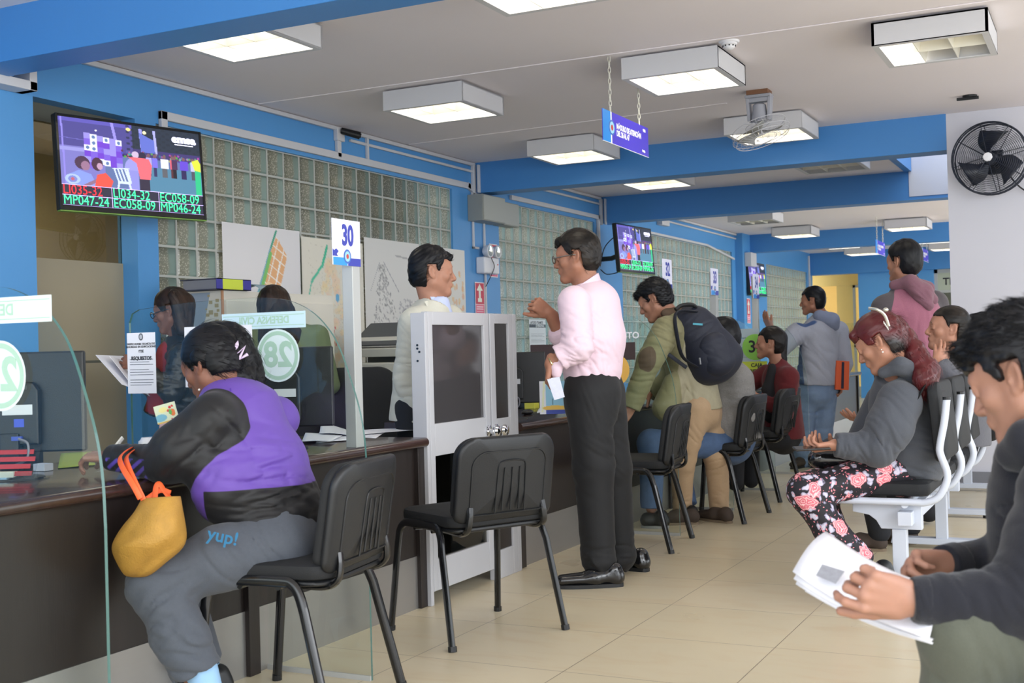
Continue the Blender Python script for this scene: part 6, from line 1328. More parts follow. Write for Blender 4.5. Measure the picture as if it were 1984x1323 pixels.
# ------------------------------------------------------------------ the people
UP = np.array((0, 0, 1.0), np.float32)
FWD = C_F.astype(np.float32); RGT = C_R.astype(np.float32)
def dirv(deg):
    """horizontal direction, degrees from the viewing axis: 0 away from the camera, 90 to the right, 180 towards us"""
    a = math.radians(deg); f = np.array((C_F[0], C_F[1], 0)); f /= np.linalg.norm(f); r = np.array((f[1], -f[0], 0)); return (f * math.cos(a) + r * math.sin(a)).astype(np.float32)
def short_hair(root, fr, m, sc=1.0, nstr=700, seed=1, slen=0.022, lift=0.5, flow=(0, -0.6, 0.2), r=0.0009, **kw):
    V, F = join(hair_sdf(fr, sc, seed=seed, **kw)); parts = [(V, F)]
    if nstr: parts.append(strands(V, F, fr, nstr, slen, r, seed, flow, lift))
    return put('hair', join(parts), m, root)
def eye_to_head(p, look): return V3(p)

# ---- 1. man in the pink shirt --------------------------------------------
def man_pink():
    D = 5.84; ft = (-2.24, 5.42, 0); root = person('standing man with spectacles in a pink shirt and black trousers, one fist raised', ft)
    look = nrm(dirv(-73) - UP * 0.12); hc = P(1117, 497, D); fr = head_frame(hc, look); sc = 1.0
    hS = Sdf(); head_sdf(hS, fr, sc, jaw=1.05)
    neck = P(1133, 560, D); hS.cap(W(fr, (0, -0.035, -0.05)), neck, 0.054, 0.060, 0.03)
    # limbs (px, py, depth)
    shL, shR = P(1112, 585, D - 0.17), P(1160, 572, D + 0.17)
    hip = P(1150, 745, D); chest = P(1147, 630, D)
    elL = P(1133, 700, D - 0.30); wrL = P(1062, 690, D - 0.32)                    # near arm: forearm held forward
    elL = P(1120, 672, D - 0.24); wrL = P(1066, 705, D - 0.22)
    elR = P(1088, 650, D + 0.12); wrR = P(1064, 606, D + 0.06)
    knL, knR = P(1150, 905, D - 0.10), P(1185, 905, D + 0.11); anL, anR = P(1160, 1085, D - 0.12), P(1200, 1075, D + 0.14)
    hpL, hpR = P(1143, 765, D - 0.09), P(1165, 765, D + 0.09)
    B = Sdf(); B.cap(neck, hip, 0.06, 0.11, 0.05); B.cap(hpL, knL, 0.07, 0.05); B.cap(knL, anL, 0.05, 0.035); B.cap(hpR, knR, 0.07, 0.05); B.cap(knR, anR, 0.05, 0.035); B.cap(shL, elL, 0.035, 0.03); B.cap(shR, elR, 0.035, 0.03)
    # raised fist
    h1 = Sdf(); fd = nrm(V3(P(1046, 590, D + 0.03)) - V3(wrR)); h1.cap(elR, wrR, 0.040, 0.026, 0.02)
    hand(h1, wrR, nrm(fd * 0.9 + dirv(-90) * 0.15), nrm(dirv(-100) * 0.3 + FWD * 1.0 - UP * 0.2), (1.25, 1.3, 1.3, 1.35), 0.02, (0.55, 0.7, 0.75), side=1, sc=1.0)
    h2 = Sdf(); h2.cap(elL, wrL, 0.040, 0.026, 0.02); hd = nrm(V3(P(1060, 742, D - 0.24)) - V3(wrL)); hand(h2, wrL, hd, nrm(dirv(90)), (0.7, 0.75, 0.8, 0.85), 0.03, (0.5, 0.5, 0.5), side=-1, sc=0.98)
    VF, mk = body_mesh(B, hS, fr, [h1, h2]); put('body', VF, SK2, root, {'m1': mk})
    face_parts(root, fr, sc, glasses=mat('gold_rim', srgb(120, 110, 100), 0.3, 0.8))
    V, F = join(hair_sdf(fr, sc, thick=0.014, hairline=0.066, side=0.016, nape=-0.090, rough=0.0020, seed=11, flow=(0, -0.8, -0.6), fringe=[((-0.03, 0.070, 0.082), (0.045, 0.080, 0.084), 0.022, 0.02), ((0.02, 0.085, 0.085), (0.04, 0.104, 0.068), 0.014, 0.008)], h=0.0036))
    def fl(p):
        q = (p - fr[0]) @ fr[1]; d = np.zeros_like(q); d[:, 1] = -1; d[:, 2] = -0.9 + np.clip(q[:, 2] * 6, 0, 0.7); return d @ fr[1].T
    put('hair', join([(V, F), strands(V, F, fr, 3000, 0.035, 0.0008, 5, fl, 0.10)]), HAIRG, root)
    # shirt
    S = Sdf(); ax = nrm(V3(shR) - V3(shL))
    S.cap(P(1152, 592, D), P(1153, 655, D), 0.122, 0.136, 0.05, ax=ax, sq=1.35); S.cap(P(1151, 655, D), P(1148, 714, D), 0.136, 0.140, 0.05, ax=ax, sq=1.28)
    S.cap(P(1147, 566, D), P(1150, 600, D), 0.05, 0.09, 0.05, ax=ax, sq=1.3)
    S.cap(P(1128, 578, D), P(1125, 610, D), 0.06, 0.09, 0.05, ax=ax, sq=1.2)
    S.cap(shL, elL, 0.078, 0.072, 0.035); S.cap(elL, mix(elL, wrL, 0.62), 0.068, 0.056, 0.03, end=True)
    S.cap(shR, elR, 0.074, 0.062, 0.035); S.cap(elR, mix(elR, wrR, 0.25), 0.054, 0.05, 0.02, end=True)
    cuff = mix(elL, wrL, 0.62); S.cap(mix(elL, wrL, 0.40), mix(elL, wrL, 0.66), 0.060, 0.064, 0.008, end=True, start=True)
    S.ell(P(1078, 716, D - 0.235), (0.028, 0.03, 0.045), None, 0.02)
    sp = [(elL, 0.12, 0.010, nrm(V3(wrL) - V3(shL)), 0.035), (P(1130, 630, D - 0.12), 0.13, 0.007, nrm(UP + dirv(90) * 0.5), 0.06), (P(1170, 690, D - 0.1), 0.13, 0.006, nrm(UP * 0.6 + dirv(90)), 0.05), (P(1150, 715, D - 0.1), 0.16, 0.006, nrm(dirv(90) + UP * 0.3), 0.045), (elR, 0.08, 0.006, nrm(V3(wrR) - V3(elR)), 0.03)]
    def post(p, d):
        q = np.linalg.norm(p - V3(neck) - UP * 0.03 - fr[1][:, 1] * 0.0, axis=1); return np.maximum(d, 0.055 - q)
    VF = S.mesh(0.0055, folds(3, 0.002, sp), post); VF = (relax(*VF, 1, 0.4), VF[1])
    PINK = masked('pink_shirt', [srgb(226, 200, 212)], 0.7, 0.2, 0.10, 500, 0.02); sh = put('shirt', VF, PINK, root)
    # collar
    C = Sdf(); cc = V3(P(1131, 556, D)); f = dirv(-92); r = np.cross(f, UP); ring = []
    for k in range(25):
        a = 2 * PI * k / 24; rr = 0.066; ring.append(cc + f * (rr * math.cos(a) + 0.004) + r * rr * math.sin(a) + UP * (-0.030 * math.cos(a) + 0.008))
    m = MB(); n = 24; vs = []
    for k in range(n + 1):
        a = 2 * PI * (k + 0.5) / (n + 1) ; c_, s_ = math.cos(a), math.sin(a); b_ = Vector([float(q) for q in cc + f * (0.064 * c_) + r * 0.064 * s_ + UP * (-0.045 * c_ + 0.006)])
        o_ = Vector([float(q) for q in f * c_ + r * s_]); fall = 0.052 if c_ < 0.75 else 0.062
        vs += [b_ - Vector((0, 0, 0.02)), b_ + Vector((0, 0, 0.016)), b_ + o_ * 0.010 + Vector((0, 0, 0.016)), b_ + o_ * 0.026 - Vector((0, 0, fall - 0.016))]
    m.add(vs, [(4 * k + j, 4 * k + 4 + j, 4 * k + 5 + j, 4 * k + 1 + j) for k in range(n) for j in range(3)]); c2 = put_mb(m, 'collar', PINK, root, sh, smooth=True); md = c2.modifiers.new('t', 'SOLIDIFY'); md.thickness = 0.0025
    pk = put_mb(MB().cyl(P(1091, 603, D - 0.02), P(1090, 622, D - 0.02), 0.004, 8), 'pen', BLK, root, sh)
    # trousers
    T = Sdf(); wa = P(1148, 722, D)
    T.cap(wa, P(1150, 770, D), 0.128, 0.134, 0.04, ax=ax, sq=1.25, start=True); T.cap(P(1165, 760, D - 0.07), P(1162, 790, D - 0.07), 0.085, 0.08, 0.04)
    for (a, b, c_, o) in ((hpL, knL, anL, 0), (hpR, knR, anR, 1)):
        T.cap(a, b, 0.118, 0.098, 0.05); T.cap(b, c_, 0.096, 0.080, 0.03); e_ = V3(c_) + UP * -0.015; T.cap(c_, e_ + dirv(-90) * 0.02, 0.082, 0.086, 0.02, end=True)
    sp = [(V3(anL) + UP * 0.03, 0.10, 0.010, UP, 0.05), (V3(anR) + UP * 0.03, 0.10, 0.010, UP, 0.05), (knL, 0.16, 0.006, nrm(UP + dirv(90) * 0.5), 0.07), (P(1190, 850, D - 0.05), 0.15, 0.008, nrm(UP + dirv(90)), 0.06), (P(1150, 790, D - 0.15), 0.12, 0.004, nrm(UP * 0.4 + dirv(90)), 0.05)]
    VF = T.mesh(0.0065, folds(8, 0.003, sp, 16)); VF = (relax(*VF, 1, 0.4), VF[1]); tr = put('trousers', VF, masked('black_trousers', [srgb(14, 15, 18)], 0.75, 0.15, 0.1, 400, 0.05), root)
    m = MB(); q = P(1181, 765, D - 0.165); m.ell(q, (0.008, 0.008, 0.008), 6); put_mb(m, 'pocket_button', mat('dark_button', srgb(58, 62, 74), 0.3), root, tr)
    LTH = mat('black_leather', srgb(22, 22, 24), 0.16, bump=0.1, bscale=60, coat=0.5)
    for (hl, to) in (((-2.115, 5.30, 0), (-2.375, 5.155, 0)), ((-2.13, 5.70, 0), (-2.32, 5.76, 0))):
        hl = (hl[0], hl[1], 0.012); to = (to[0], to[1], 0.012); K = Sdf(); po = shoe(K, hl, to); s_ = put('shoe', K.mesh(0.005, post=po), LTH, root)
        put_mb(sole_mb((hl[0], hl[1], 0.0), (to[0], to[1], 0.0), 0.046, 0.018), 'sole', BLK, root, s_)
    # wrist watch and folded papers in the near hand
    m = MB(); a = nrm(V3(wrL) - V3(elL)); s1 = nrm(np.cross(a, UP)); s2 = np.cross(a, s1); c0 = mix(elL, wrL, 0.93)
    m.tube([c0 + s1 * 0.030 * math.cos(t) + s2 * 0.027 * math.sin(t) for t in [2 * PI * k / 20 for k in range(21)]], 0.005, 6, cap=False, flat=1.4); put_mb(m, 'wristwatch', mat('steel_watch', srgb(200, 190, 150), 0.25, 0.9), root, smooth=True)
    return root
man_pink()
sheetP = empty('folded_papers', (0, 0, 0), label='folded printed papers held in the lowered hand of the man in pink', cat='paper')
b = MB(); q = [P(1060, 735, 5.56), P(1076, 733, 5.56), P(1086, 772, 5.52), P(1074, 775, 5.52)]
for k in range(3):
    o_ = Vector((0.004 * k, 0.006 * k, 0)); vv = [Vector([float(c) for c in p]) + o_ + Vector((0.004 * k, 0, 0.003 * k)) for p in q]; b.add(vv, [(0, 1, 2, 3)])
o = b.build('sheet', mat('printed_paper', srgb(205, 208, 222), 0.6, var=0.12, vscale=60), sheetP); md = o.modifiers.new('t', 'SOLIDIFY'); md.thickness = 0.0015
DOFF = 0.0
def pp(t): return V3(P(t[0], t[1], t[2] + DOFF)) if len(t) == 3 and t[0] > 50 else V3(t)
FOOT = {}
def stand_in_body(neck, hip, sh, el, hp, kn, an):
    B = Sdf(); B.cap(neck, hip, 0.055, 0.10, 0.05)
    for a, b in zip(sh, el): B.cap(a, b, 0.035, 0.03)
    for a, b, c in zip(hp, kn, an): B.cap(a, b, 0.065, 0.045); B.cap(b, c, 0.045, 0.035)
    return B
def head(hc, look, down, nk, sc=1.0, tilt=0.0, **k):
    fr = head_frame(pp(hc), nrm(dirv(look) - UP * down), tilt=tilt); h = Sdf(); head_sdf(h, fr, sc, **k)
    h.cap(fr[0] + fr[1] @ V3((0, -0.035, -0.05)) * sc, pp(nk), 0.052 * sc, 0.058 * sc, 0.03); return fr, h
def garment(root, name, m, prims, h=0.0065, fold=(), base=0.002, seed=1, f=22, hole=None, attrs=None, smooth_=1):
    """prims: list of ('c', a, b, ra, rb, k, sq, end, start) or ('e', c, r, k)"""
    S = Sdf()
    for q in prims:
        if q[0] == 'c':
            _, a, b, ra, rb = q[:5]; k = q[5] if len(q) > 5 else 0.035; sq = q[6] if len(q) > 6 else 1.0; fl = q[7] if len(q) > 7 else ''
            S.cap(pp(a), pp(b), ra, rb, k, ax=GAX if sq != 1.0 else None, sq=sq, end='e' in fl, start='s' in fl)
        elif q[0] == 'e': S.ell(pp(q[1]), q[2], None, q[3] if len(q) > 3 else 0.03)
    post = None
    if hole:
        hc, hr = pp(hole[0]), hole[1]
        def post(p, d): return np.maximum(d, hr - np.linalg.norm(p - hc, axis=1))
    V, F = S.mesh(h, folds(seed, base, [(pp(c), r, a, dr, sp) for (c, r, a, dr, sp) in fold], f), post); V = relax(V, F, smooth_, 0.4)
    at = {k: fn(V).astype(np.float32) for k, fn in (attrs or {}).items()}
    return put(name, (V, F), m, root, at)
def hair(root, fr, m, sc=1.0, n=1500, slen=0.03, lift=0.2, flow=(0, -0.8, -0.6), r=0.0009, extra=None, name='hair', seed=3, sflow=None, sel=None, grav=0.0, m1=None, **k):
    V, F = join(hair_sdf(fr, sc, seed=seed, extra=extra, flow=flow, **k)); nv = len(V)
    V, F = join([(V, F), strands(V, F, fr, n, slen, r, seed, sflow or flow, lift, grav, sel)])
    return put(name, (V, F), m, root, {'m1': m1(V)} if m1 else None)
def along(*pts):
    """flow that follows a polyline of points"""
    q = [pp(p) for p in pts]
    def fn(p):
        d = np.stack([np.linalg.norm(p - (a + b) / 2, axis=1) for a, b in zip(q[:-1], q[1:])], 1); w_ = np.exp(-(d / 0.06) ** 2) + 1e-6
        t = np.stack([nrm(b - a) for a, b in zip(q[:-1], q[1:])], 0); o = w_ @ t; return o / (np.linalg.norm(o, axis=1)[:, None] + 1e-6)
    return fn
def shoes(root, feet, m, solem=None, hgt=0.065, t=0.016, name='shoe'):
    for (hl, to) in feet:
        hl, to = V3(hl), V3(to); z = float(hl[2]); K = Sdf(); up = UP * (t - 0.004); po = shoe(K, hl + up, to + up, hgt=hgt); s_ = put(name, K.mesh(0.0055, post=lambda p, d, z=z: np.maximum(d, z + 0.006 - p[:, 2])), m, root)
        put_mb(sole_mb(hl, to, 0.044, t), 'sole', solem or BLK, root, s_)
def plane_m(pt, n_):
    """signed distance beyond a plane (world)"""
    pt, n_ = pp(pt), nrm(n_); return lambda V: (V - pt) @ n_
def seg_d(V, a, b):
    a, b = pp(a), pp(b); ab = b - a; t = np.clip(((V - a) @ ab) / float(ab @ ab), 0, 1); return np.linalg.norm(V - a - t[:, None] * ab, axis=1), ((V - a) @ ab) / float(ab @ ab)
def hand_of(wr, to, pn, side, el, curl=(0.5, 0.5, 0.55, 0.6), spread=0.06, thumb=(0.6, 0.4, 0.4), sc=1.0, r=0.036):
    h = Sdf(); h.cap(mix(pp(wr), pp(el), 0.55), pp(wr), r, 0.025, 0.02); hand(h, pp(wr), nrm(pp(to) - pp(wr)), pn, curl, spread, thumb, side, sc); return h
JEANS = masked('blue_jeans', [srgb(72, 96, 132)], 0.8, 0.1, 0.35, 260, 0.22, weave=30)

# ---- 2. woman in purple -------------------------------------------------
root = person('seated woman in a purple and black track jacket leaning on the near counter', (-2.35, 3.0, 0)); GAX = nrm(dirv(20))
nk = (437, 757, 3.98); fr, hS = head((408, 706, 3.98), -62, 0.42, nk, 0.98)
wr, el, sh = (214, 886, 3.90), (322, 896, 3.78), (412, 812, 3.80); sh2, el2, wr2 = (535, 812, 4.18), (430, 900, 4.3), (310, 880, 4.35)
hip = (540, 1015, 3.88); hp, kn, an = [(545, 1062, 3.78), (560, 1055, 4.0)], [(305, 1132, 3.66), (330, 1110, 3.95)], [(392, 1345, 3.62), (400, 1300, 3.98)]
h1 = hand_of(wr, (170, 884, 3.92), -UP + dirv(0) * .2, -1, el, (0.55, 0.6, 0.7, 0.8), thumb=(0.5, 0.5, 0.5), sc=0.95); h2 = hand_of(wr2, (270, 882, 4.35), -UP, 1, el2, sc=0.95)
VF, mk = body_mesh(stand_in_body(pp(nk), pp(hip), [pp(sh), pp(sh2)], [pp(el), pp(el2)], [pp(q) for q in hp], [pp(q) for q in kn], [pp(q) for q in an]), hS, fr, [h1, h2], hsc=0.98); put('body', VF, SK3, root, {'m1': mk}); face_parts(root, fr, 0.98)
bun = [(440, 668, 4.03), (466, 700, 4.06), (486, 728, 4.07), (500, 742, 4.05)]
def ex(S): S.chain([pp(q) for q in [(412, 662, 4.0)] + bun], [0.066, 0.072, 0.064, 0.042, 0.018], 0.03); S.cap(pp((395, 690, 3.93)), pp((470, 735, 4.0)), 0.045, 0.045, 0.03); S.cap(pp((372, 690, 3.94)), pp((375, 715, 3.93)), 0.012, 0.008, 0.01)
hair(root, fr, HAIRN, 0.98, 5200, 0.055, 0.08, flow=(0, -1, -0.25), extra=ex, sflow=along((370, 650, 3.95), (420, 665, 4.0), (470, 705, 4.05), (495, 742, 4.06)), thick=0.012, hairline=0.052, side=0.032, nape=-0.06, rough=0.002, h=0.0042, r=0.0008)
m = MB(); CL = mat('lilac_clip', srgb(214, 196, 222), 0.3)
q = [(440, 694, 3.925), (462, 664, 3.94), (452, 692, 3.93), (474, 672, 3.94), (461, 698, 3.935), (480, 686, 3.945)]; m.tube([pp(p) for p in q], 0.0085, 6, flat=0.6); put_mb(m, 'hair_clip', CL, root)
put_mb(MB().tube([pp((438, 703, 3.95)), pp((450, 688, 3.955))], 0.010, 6, flat=.5), 'clip_spring', mat('pale_clip', srgb(206, 170, 160), 0.2, 0.5), root)
put_mb(MB().ell(pp((386, 755, 3.925)), (0.004, 0.004, 0.004), 6), 'earring', mat('pearl', srgb(230, 225, 215), 0.2), root)
neckp = pp(nk); waist = pp((520, 960, 3.92))
def jm1(V):   # black sleeve and black lower band
    da = np.minimum(seg_d(V, sh, (345, 872, 3.77))[0], seg_d(V, (345, 872, 3.77), el)[0]); da = np.minimum(da, seg_d(V, el, wr)[0] + 0.01); dt = seg_d(V, (470, 790, 3.98), (528, 1000, 3.92))[0]
    slv = np.minimum((dt - 0.108) - (da - 0.075), 0.12 - da); low = np.minimum(pp((500, 937, 3.9))[2] - V[:, 2], (V - pp((408, 960, 3.8))) @ dirv(90)); return np.maximum(slv, low)
def jm2(V):   # purple side panel under the arm and stripes on the cuff
    d2, t2 = seg_d(V, el, wr); r_ = V @ dirv(35) * 18; st = (np.sin((V @ nrm(dirv(-90) * .55 + UP * 0.8)) * 2 * PI / 0.026) - 0.15) * 0.004
    return np.minimum(np.minimum(st, 0.075 - d2), np.minimum(t2 - 0.12, np.minimum(0.9 - t2, 0.0 + pp(el)[2] + 0.012 - V[:, 2]) * 0.5 + 0.001))
PURP_J = masked('track_jacket', [srgb(96, 66, 158), srgb(11, 11, 15), srgb(84, 62, 160)], 0.6, 0.25, 0.10, 500, 0.03)
lean = nrm(pp((470, 800, 3.95)) - pp((530, 980, 3.9)))
garment(root, 'track_jacket', PURP_J, [('c', (458, 800, 3.97), (498, 900, 3.95), 0.118, 0.140, 0.06, 1.35), ('c', (498, 900, 3.95), (528, 990, 3.92), 0.138, 0.146, 0.06, 1.2), ('c', (528, 990, 3.92), (538, 1036, 3.90), 0.150, 0.150, 0.04, 1.2, 'e'), ('c', (440, 765, 3.98), (470, 800, 3.98), 0.058, 0.11, 0.05, 1.3),
    ('c', sh, (345, 872, 3.77), 0.083, 0.078, 0.05), ('c', (345, 872, 3.77), el, 0.078, 0.066, 0.04), ('c', el, wr, 0.062, 0.043, 0.03, 1.0, 'e'), ('c', sh2, el2, 0.08, 0.06, 0.05), ('c', el2, wr2, 0.055, 0.043, 0.03, 1.0, 'e'), ('e', (430, 935, 3.80), (0.10, 0.10, 0.13), 0.05)],
    0.0058, [((505, 930, 3.8), 0.14, 0.010, UP, 0.06), ((370, 900, 3.72), 0.13, 0.009, nrm(dirv(-60) + UP), 0.05), ((430, 850, 3.75), 0.12, 0.008, nrm(dirv(90) + UP * 0.4), 0.07), ((560, 980, 3.8), 0.16, 0.010, UP, 0.04), ((245, 890, 3.85), 0.06, 0.006, dirv(-90), 0.03), ((500, 850, 3.85), 0.16, 0.004, nrm(dirv(90) * .5 + UP), 0.09)], 0.0018, 5, hole=((432, 745, 3.98), 0.055), attrs={'m1': jm1, 'm2': jm2})
put_mb(MB().tube(smooth_path([pp(q) for q in ((447, 752, 3.86), (452, 790, 3.835), (462, 850, 3.80), (478, 925, 3.775))]), 0.0022, 5), 'back_seam', mat('seam_purple', srgb(80, 48, 150), 0.7), root, smooth=True)
GREY_J = masked('grey_joggers', [srgb(78, 83, 92)], 0.9, 0.3, 0.2, 300, 0.10)
garment(root, 'jogging_trousers', GREY_J, [('c', (540, 1020, 3.9), (545, 1050, 3.88), 0.135, 0.13, 0.05, 1.15), ('c', hp[0], (430, 1080, 3.72), 0.098, 0.092, 0.06), ('c', (430, 1080, 3.72), kn[0], 0.092, 0.082, 0.05), ('c', kn[0], (350, 1235, 3.62), 0.088, 0.080, 0.04), ('c', (350, 1235, 3.62), (382, 1302, 3.62), 0.078, 0.076, 0.03, 1.0, 'e'),
    ('c', hp[1], kn[1], 0.09, 0.08, 0.05), ('c', kn[1], (388, 1285, 3.97), 0.085, 0.075, 0.04, 1.0, 'e')], 0.0062, [((310, 1160, 3.58), 0.12, 0.012, nrm(dirv(-50) + UP), 0.06), ((355, 1270, 3.55), 0.12, 0.013, nrm(UP + dirv(90) * .3), 0.055), ((440, 1060, 3.62), 0.14, 0.009, nrm(dirv(90) + UP * .6), 0.07), ((520, 1050, 3.66), 0.12, 0.008, nrm(dirv(90) + UP), 0.05)], 0.0028, 9)
for q in an: put_mb(MB().tube([pp((q[0] - 4, 1295, q[2])), pp((q[0] + 14, 1345, q[2])), pp((q[0] + 20, 1375, q[2] - 0.02))], [0.052, 0.042, 0.04], 14), 'sock', mat('blue_sock', srgb(150, 190, 226), 0.9), root, smooth=True)
shoes(root, [((*pp((415, 1400, 3.66))[:2], 0), (*pp((300, 1420, 3.62))[:2], 0)), ((*pp((430, 1380, 3.98))[:2], 0), (*pp((330, 1385, 3.95))[:2], 0))], BLK)
tx = text('thigh_print', 'yup!', 0.055, mat('cyan_print', srgb(44, 110, 150), 0.8), root, None, bold=0.001, depth=0.0005)
tx.matrix_world = frame(pp((432, 1040, 3.606)) , nrm(dirv(90) - UP * 0.25), nrm(UP + dirv(90) * 0.25), -FWD)
# ochre bag hanging from her forearm
bag = empty('handbag', pp((290, 1050, 3.58)) * np.array([1, 1, 0], np.float32), label='mustard yellow handbag with orange straps hanging from the forearm of the woman in purple', cat='handbag')
S = Sdf(); GAX = nrm(dirv(90))
out = [(300, 962), (345, 955), (358, 1040), (350, 1060), (290, 1112), (240, 1112), (218, 1052), (262, 990)]
rings = [((277, 965), (348, 960), 3.54, 3.68), ((262, 992), (352, 985), 3.50, 3.70), ((245, 1015), (358, 1020), 3.48, 3.71), ((226, 1040), (362, 1050), 3.475, 3.70), ((216, 1056), (345, 1066), 3.49, 3.69), ((222, 1080), (325, 1085), 3.50, 3.68), ((238, 1108), (298, 1108), 3.52, 3.66), ((246, 1116), (280, 1117), 3.56, 3.62)]
m = MB(); N = 36; vs = []
for i, ((xa, ya), (xb, yb), d0, d1) in enumerate(rings):
    for k in range(N):
        a = 2 * PI * k / N; u = 0.5 + 0.5 * math.cos(a); w_ = math.copysign(abs(math.sin(a)) ** 0.7, math.sin(a)); cr = 0.010 * math.sin(3 * a + i) + 0.006 * math.sin(7 * a + 2 * i)
        if i == 4 and math.sin(a) < 0: cr -= 0.02 * abs(math.sin(a))
        vs.append(Vector([float(c) for c in P(xa + (xb - xa) * u, ya + (yb - ya) * u + 4 * math.sin(2 * a + i * 2) * (0 < i < 6), (d0 + d1) / 2 + (d1 - d0) / 2 * w_ + cr * (i > 1))]))
m.add(vs, [(i * N + k, i * N + (k + 1) % N, (i + 1) * N + (k + 1) % N, (i + 1) * N + k) for i in range(7) for k in range(N)] + [list(range(7 * N, 8 * N))])
o = put_mb(m, 'bag_body', mat('mustard_leather', srgb(176, 132, 54), 0.6, var=0.22, vscale=26, bump=0.35, bscale=200), bag, smooth=True); md = o.modifiers.new('t', 'SOLIDIFY'); md.thickness = 0.004; md = o.modifiers.new('s', 'SUBSURF'); md.levels = 1; md.render_levels = 2
ORS = mat('orange_strap', srgb(238, 100, 48), 0.55)
for q in (((272, 966, 3.55), (258, 940, 3.56), (237, 905, 3.62), (233, 885, 3.70), (252, 869, 3.80), (272, 868, 3.9)), ((278, 968, 3.56), (262, 935, 3.57), (247, 900, 3.64), (246, 884, 3.72), (262, 870, 3.82)), ((300, 968, 3.68), (302, 945, 3.70), (308, 936, 3.71), (318, 950, 3.70), (334, 972, 3.68)), ((285, 966, 3.69), (310, 950, 3.70), (330, 955, 3.69))):
    put_mb(MB().tube(smooth_path([pp(p) for p in q]), 0.0085, 8, flat=0.3, up=tuple(float(c) for c in dirv(90))), 'strap', ORS, bag, smooth=True)
# pen and phone in her writing hand
tag(MB().tube([P(238, 848, 3.93), P(222, 868, 3.9)], 0.008, 6, flat=0.4).build('phone', mat('phone_white', srgb(205, 205, 200), 0.4)), 'slim white pen case standing by the cuff of the woman in purple', 'case')

# ---- 3. woman with glasses behind the counter ----------------------------
D = 6.7; root = person('woman in a black leather jacket and glasses reading papers behind the counter', (*P(350, 700, 6.7)[:2], 0)); GAX = nrm(dirv(0)); X_ = lambda x, y, z, d=0: P(x, y, D + d)
nk = (348, 655, 6.72); fr, hS = head((333, 602, D), -84, 0.22, nk, 0.97)
hip = (362, 830, 6.75); sh, el, wr = (352, 690, 6.55), (335, 760, 6.5), (268, 705, 6.45); sh2, el2, wr2 = (360, 688, 6.9), (320, 770, 6.95), (256, 728, 6.8)
fl = lambda x, d: (*P(x, 900, d)[:2], 0.1); an = [fl(358, 6.65), fl(362, 6.9)]; kn = [(*P(355, 900, 6.62)[:2], 0.45), (*P(360, 900, 6.88)[:2], 0.45)]; hp = [(*P(360, 900, 6.66)[:2], 0.82), (*P(364, 900, 6.84)[:2], 0.82)]
h1 = hand_of(wr, (238, 700, 6.48), dirv(20), 1, el, (0.35, 0.4, 0.5, 0.6)); h2 = hand_of(wr2, (232, 724, 6.7), UP, -1, el2, (0.7, 0.8, 0.9, 1.0))
VF, mk = body_mesh(stand_in_body(pp(nk), pp(hip), [pp(sh), pp(sh2)], [pp(el), pp(el2)], hp, kn, an), hS, fr, [h1, h2], hsc=.97); put('body', VF, SK3, root, {'m1': mk}); face_parts(root, fr, 0.97, glasses=BLKM)
def ex(S): S.cap(X_(352, 590, 0), X_(353, 650, 0), 0.075, 0.06, 0.04); S.cap(X_(338, 572, 0, -.07), X_(352, 640, 0, -.08), 0.035, 0.03, 0.03); S.cap(X_(338, 572, 0, .07), X_(352, 650, 0, .08), 0.035, 0.03, 0.03)
hair(root, fr, HAIRBR, 0.97, 1200, 0.05, 0.05, flow=(0, -0.3, -1), extra=ex, thick=0.014, hairline=0.05, side=0.035, nape=-0.12, cover_ears=False, rough=0.002, h=0.006)
BL = mat('black_leather_jacket', srgb(30, 31, 33), 0.38, bump=0.35, bscale=40)
garment(root, 'leather_jacket', BL, [('c', (352, 690, 6.72), (358, 760, 6.72), 0.12, 0.13, 0.05, 1.25), ('c', (358, 760, 6.72), (362, 850, 6.75), 0.13, 0.15, 0.05, 1.2, 'e'), ('c', sh, el, 0.072, 0.06, 0.04), ('c', el, wr, 0.058, 0.042, 0.03, 1.0, 'e'), ('c', sh2, el2, 0.072, 0.06, 0.04), ('c', el2, wr2, 0.058, 0.042, 0.03, 1.0, 'e'), ('c', nk, (352, 690, 6.72), 0.06, .11, .05, 1.2), ('c', (318, 745, 6.85), (300, 800, 6.9), 0.05, 0.07, 0.03, 1.0, 'e')], 0.009, [((350, 740, 6.5), 0.2, 0.012, UP, 0.05)], 0.004, hole=((342, 640, 6.7), 0.06))
garment(root, 'red_top', mat('red_top', srgb(140, 26, 30), 0.8), [('c', (338, 690, 6.70), (325, 800, 6.74), 0.10, 0.12, 0.05, 1.3, 'e')], 0.012)
garment(root, 'trousers', mat('dark_trousers', srgb(24, 26, 32), 0.8), [('c', hp[0], kn[0], 0.1, 0.075), ('c', kn[0], an[0], 0.075, 0.06), ('c', hp[1], kn[1], 0.1, 0.075), ('c', kn[1], an[1], 0.075, 0.06), ('c', hip, (362, 870, 6.76), .15, .14, .05, 1.2)], 0.013)
e = empty('document_sheets', label='white sheets held by the woman with glasses', cat='paper')
for k, q in enumerate((((185, 688, 6.4), (238, 690, 6.75), (285, 762, 6.5), (236, 745, 6.3)), ((212, 690, 6.42), (246, 700, 6.7), (290, 768, 6.55), (252, 742, 6.35)))):
    m = MB(); m.add([pp(p) for p in q], [(0, 1, 2, 3)]); o = m.build('sheet', PAPER, e); md = o.modifiers.new('t', 'SOLIDIFY'); md.thickness = 0.002

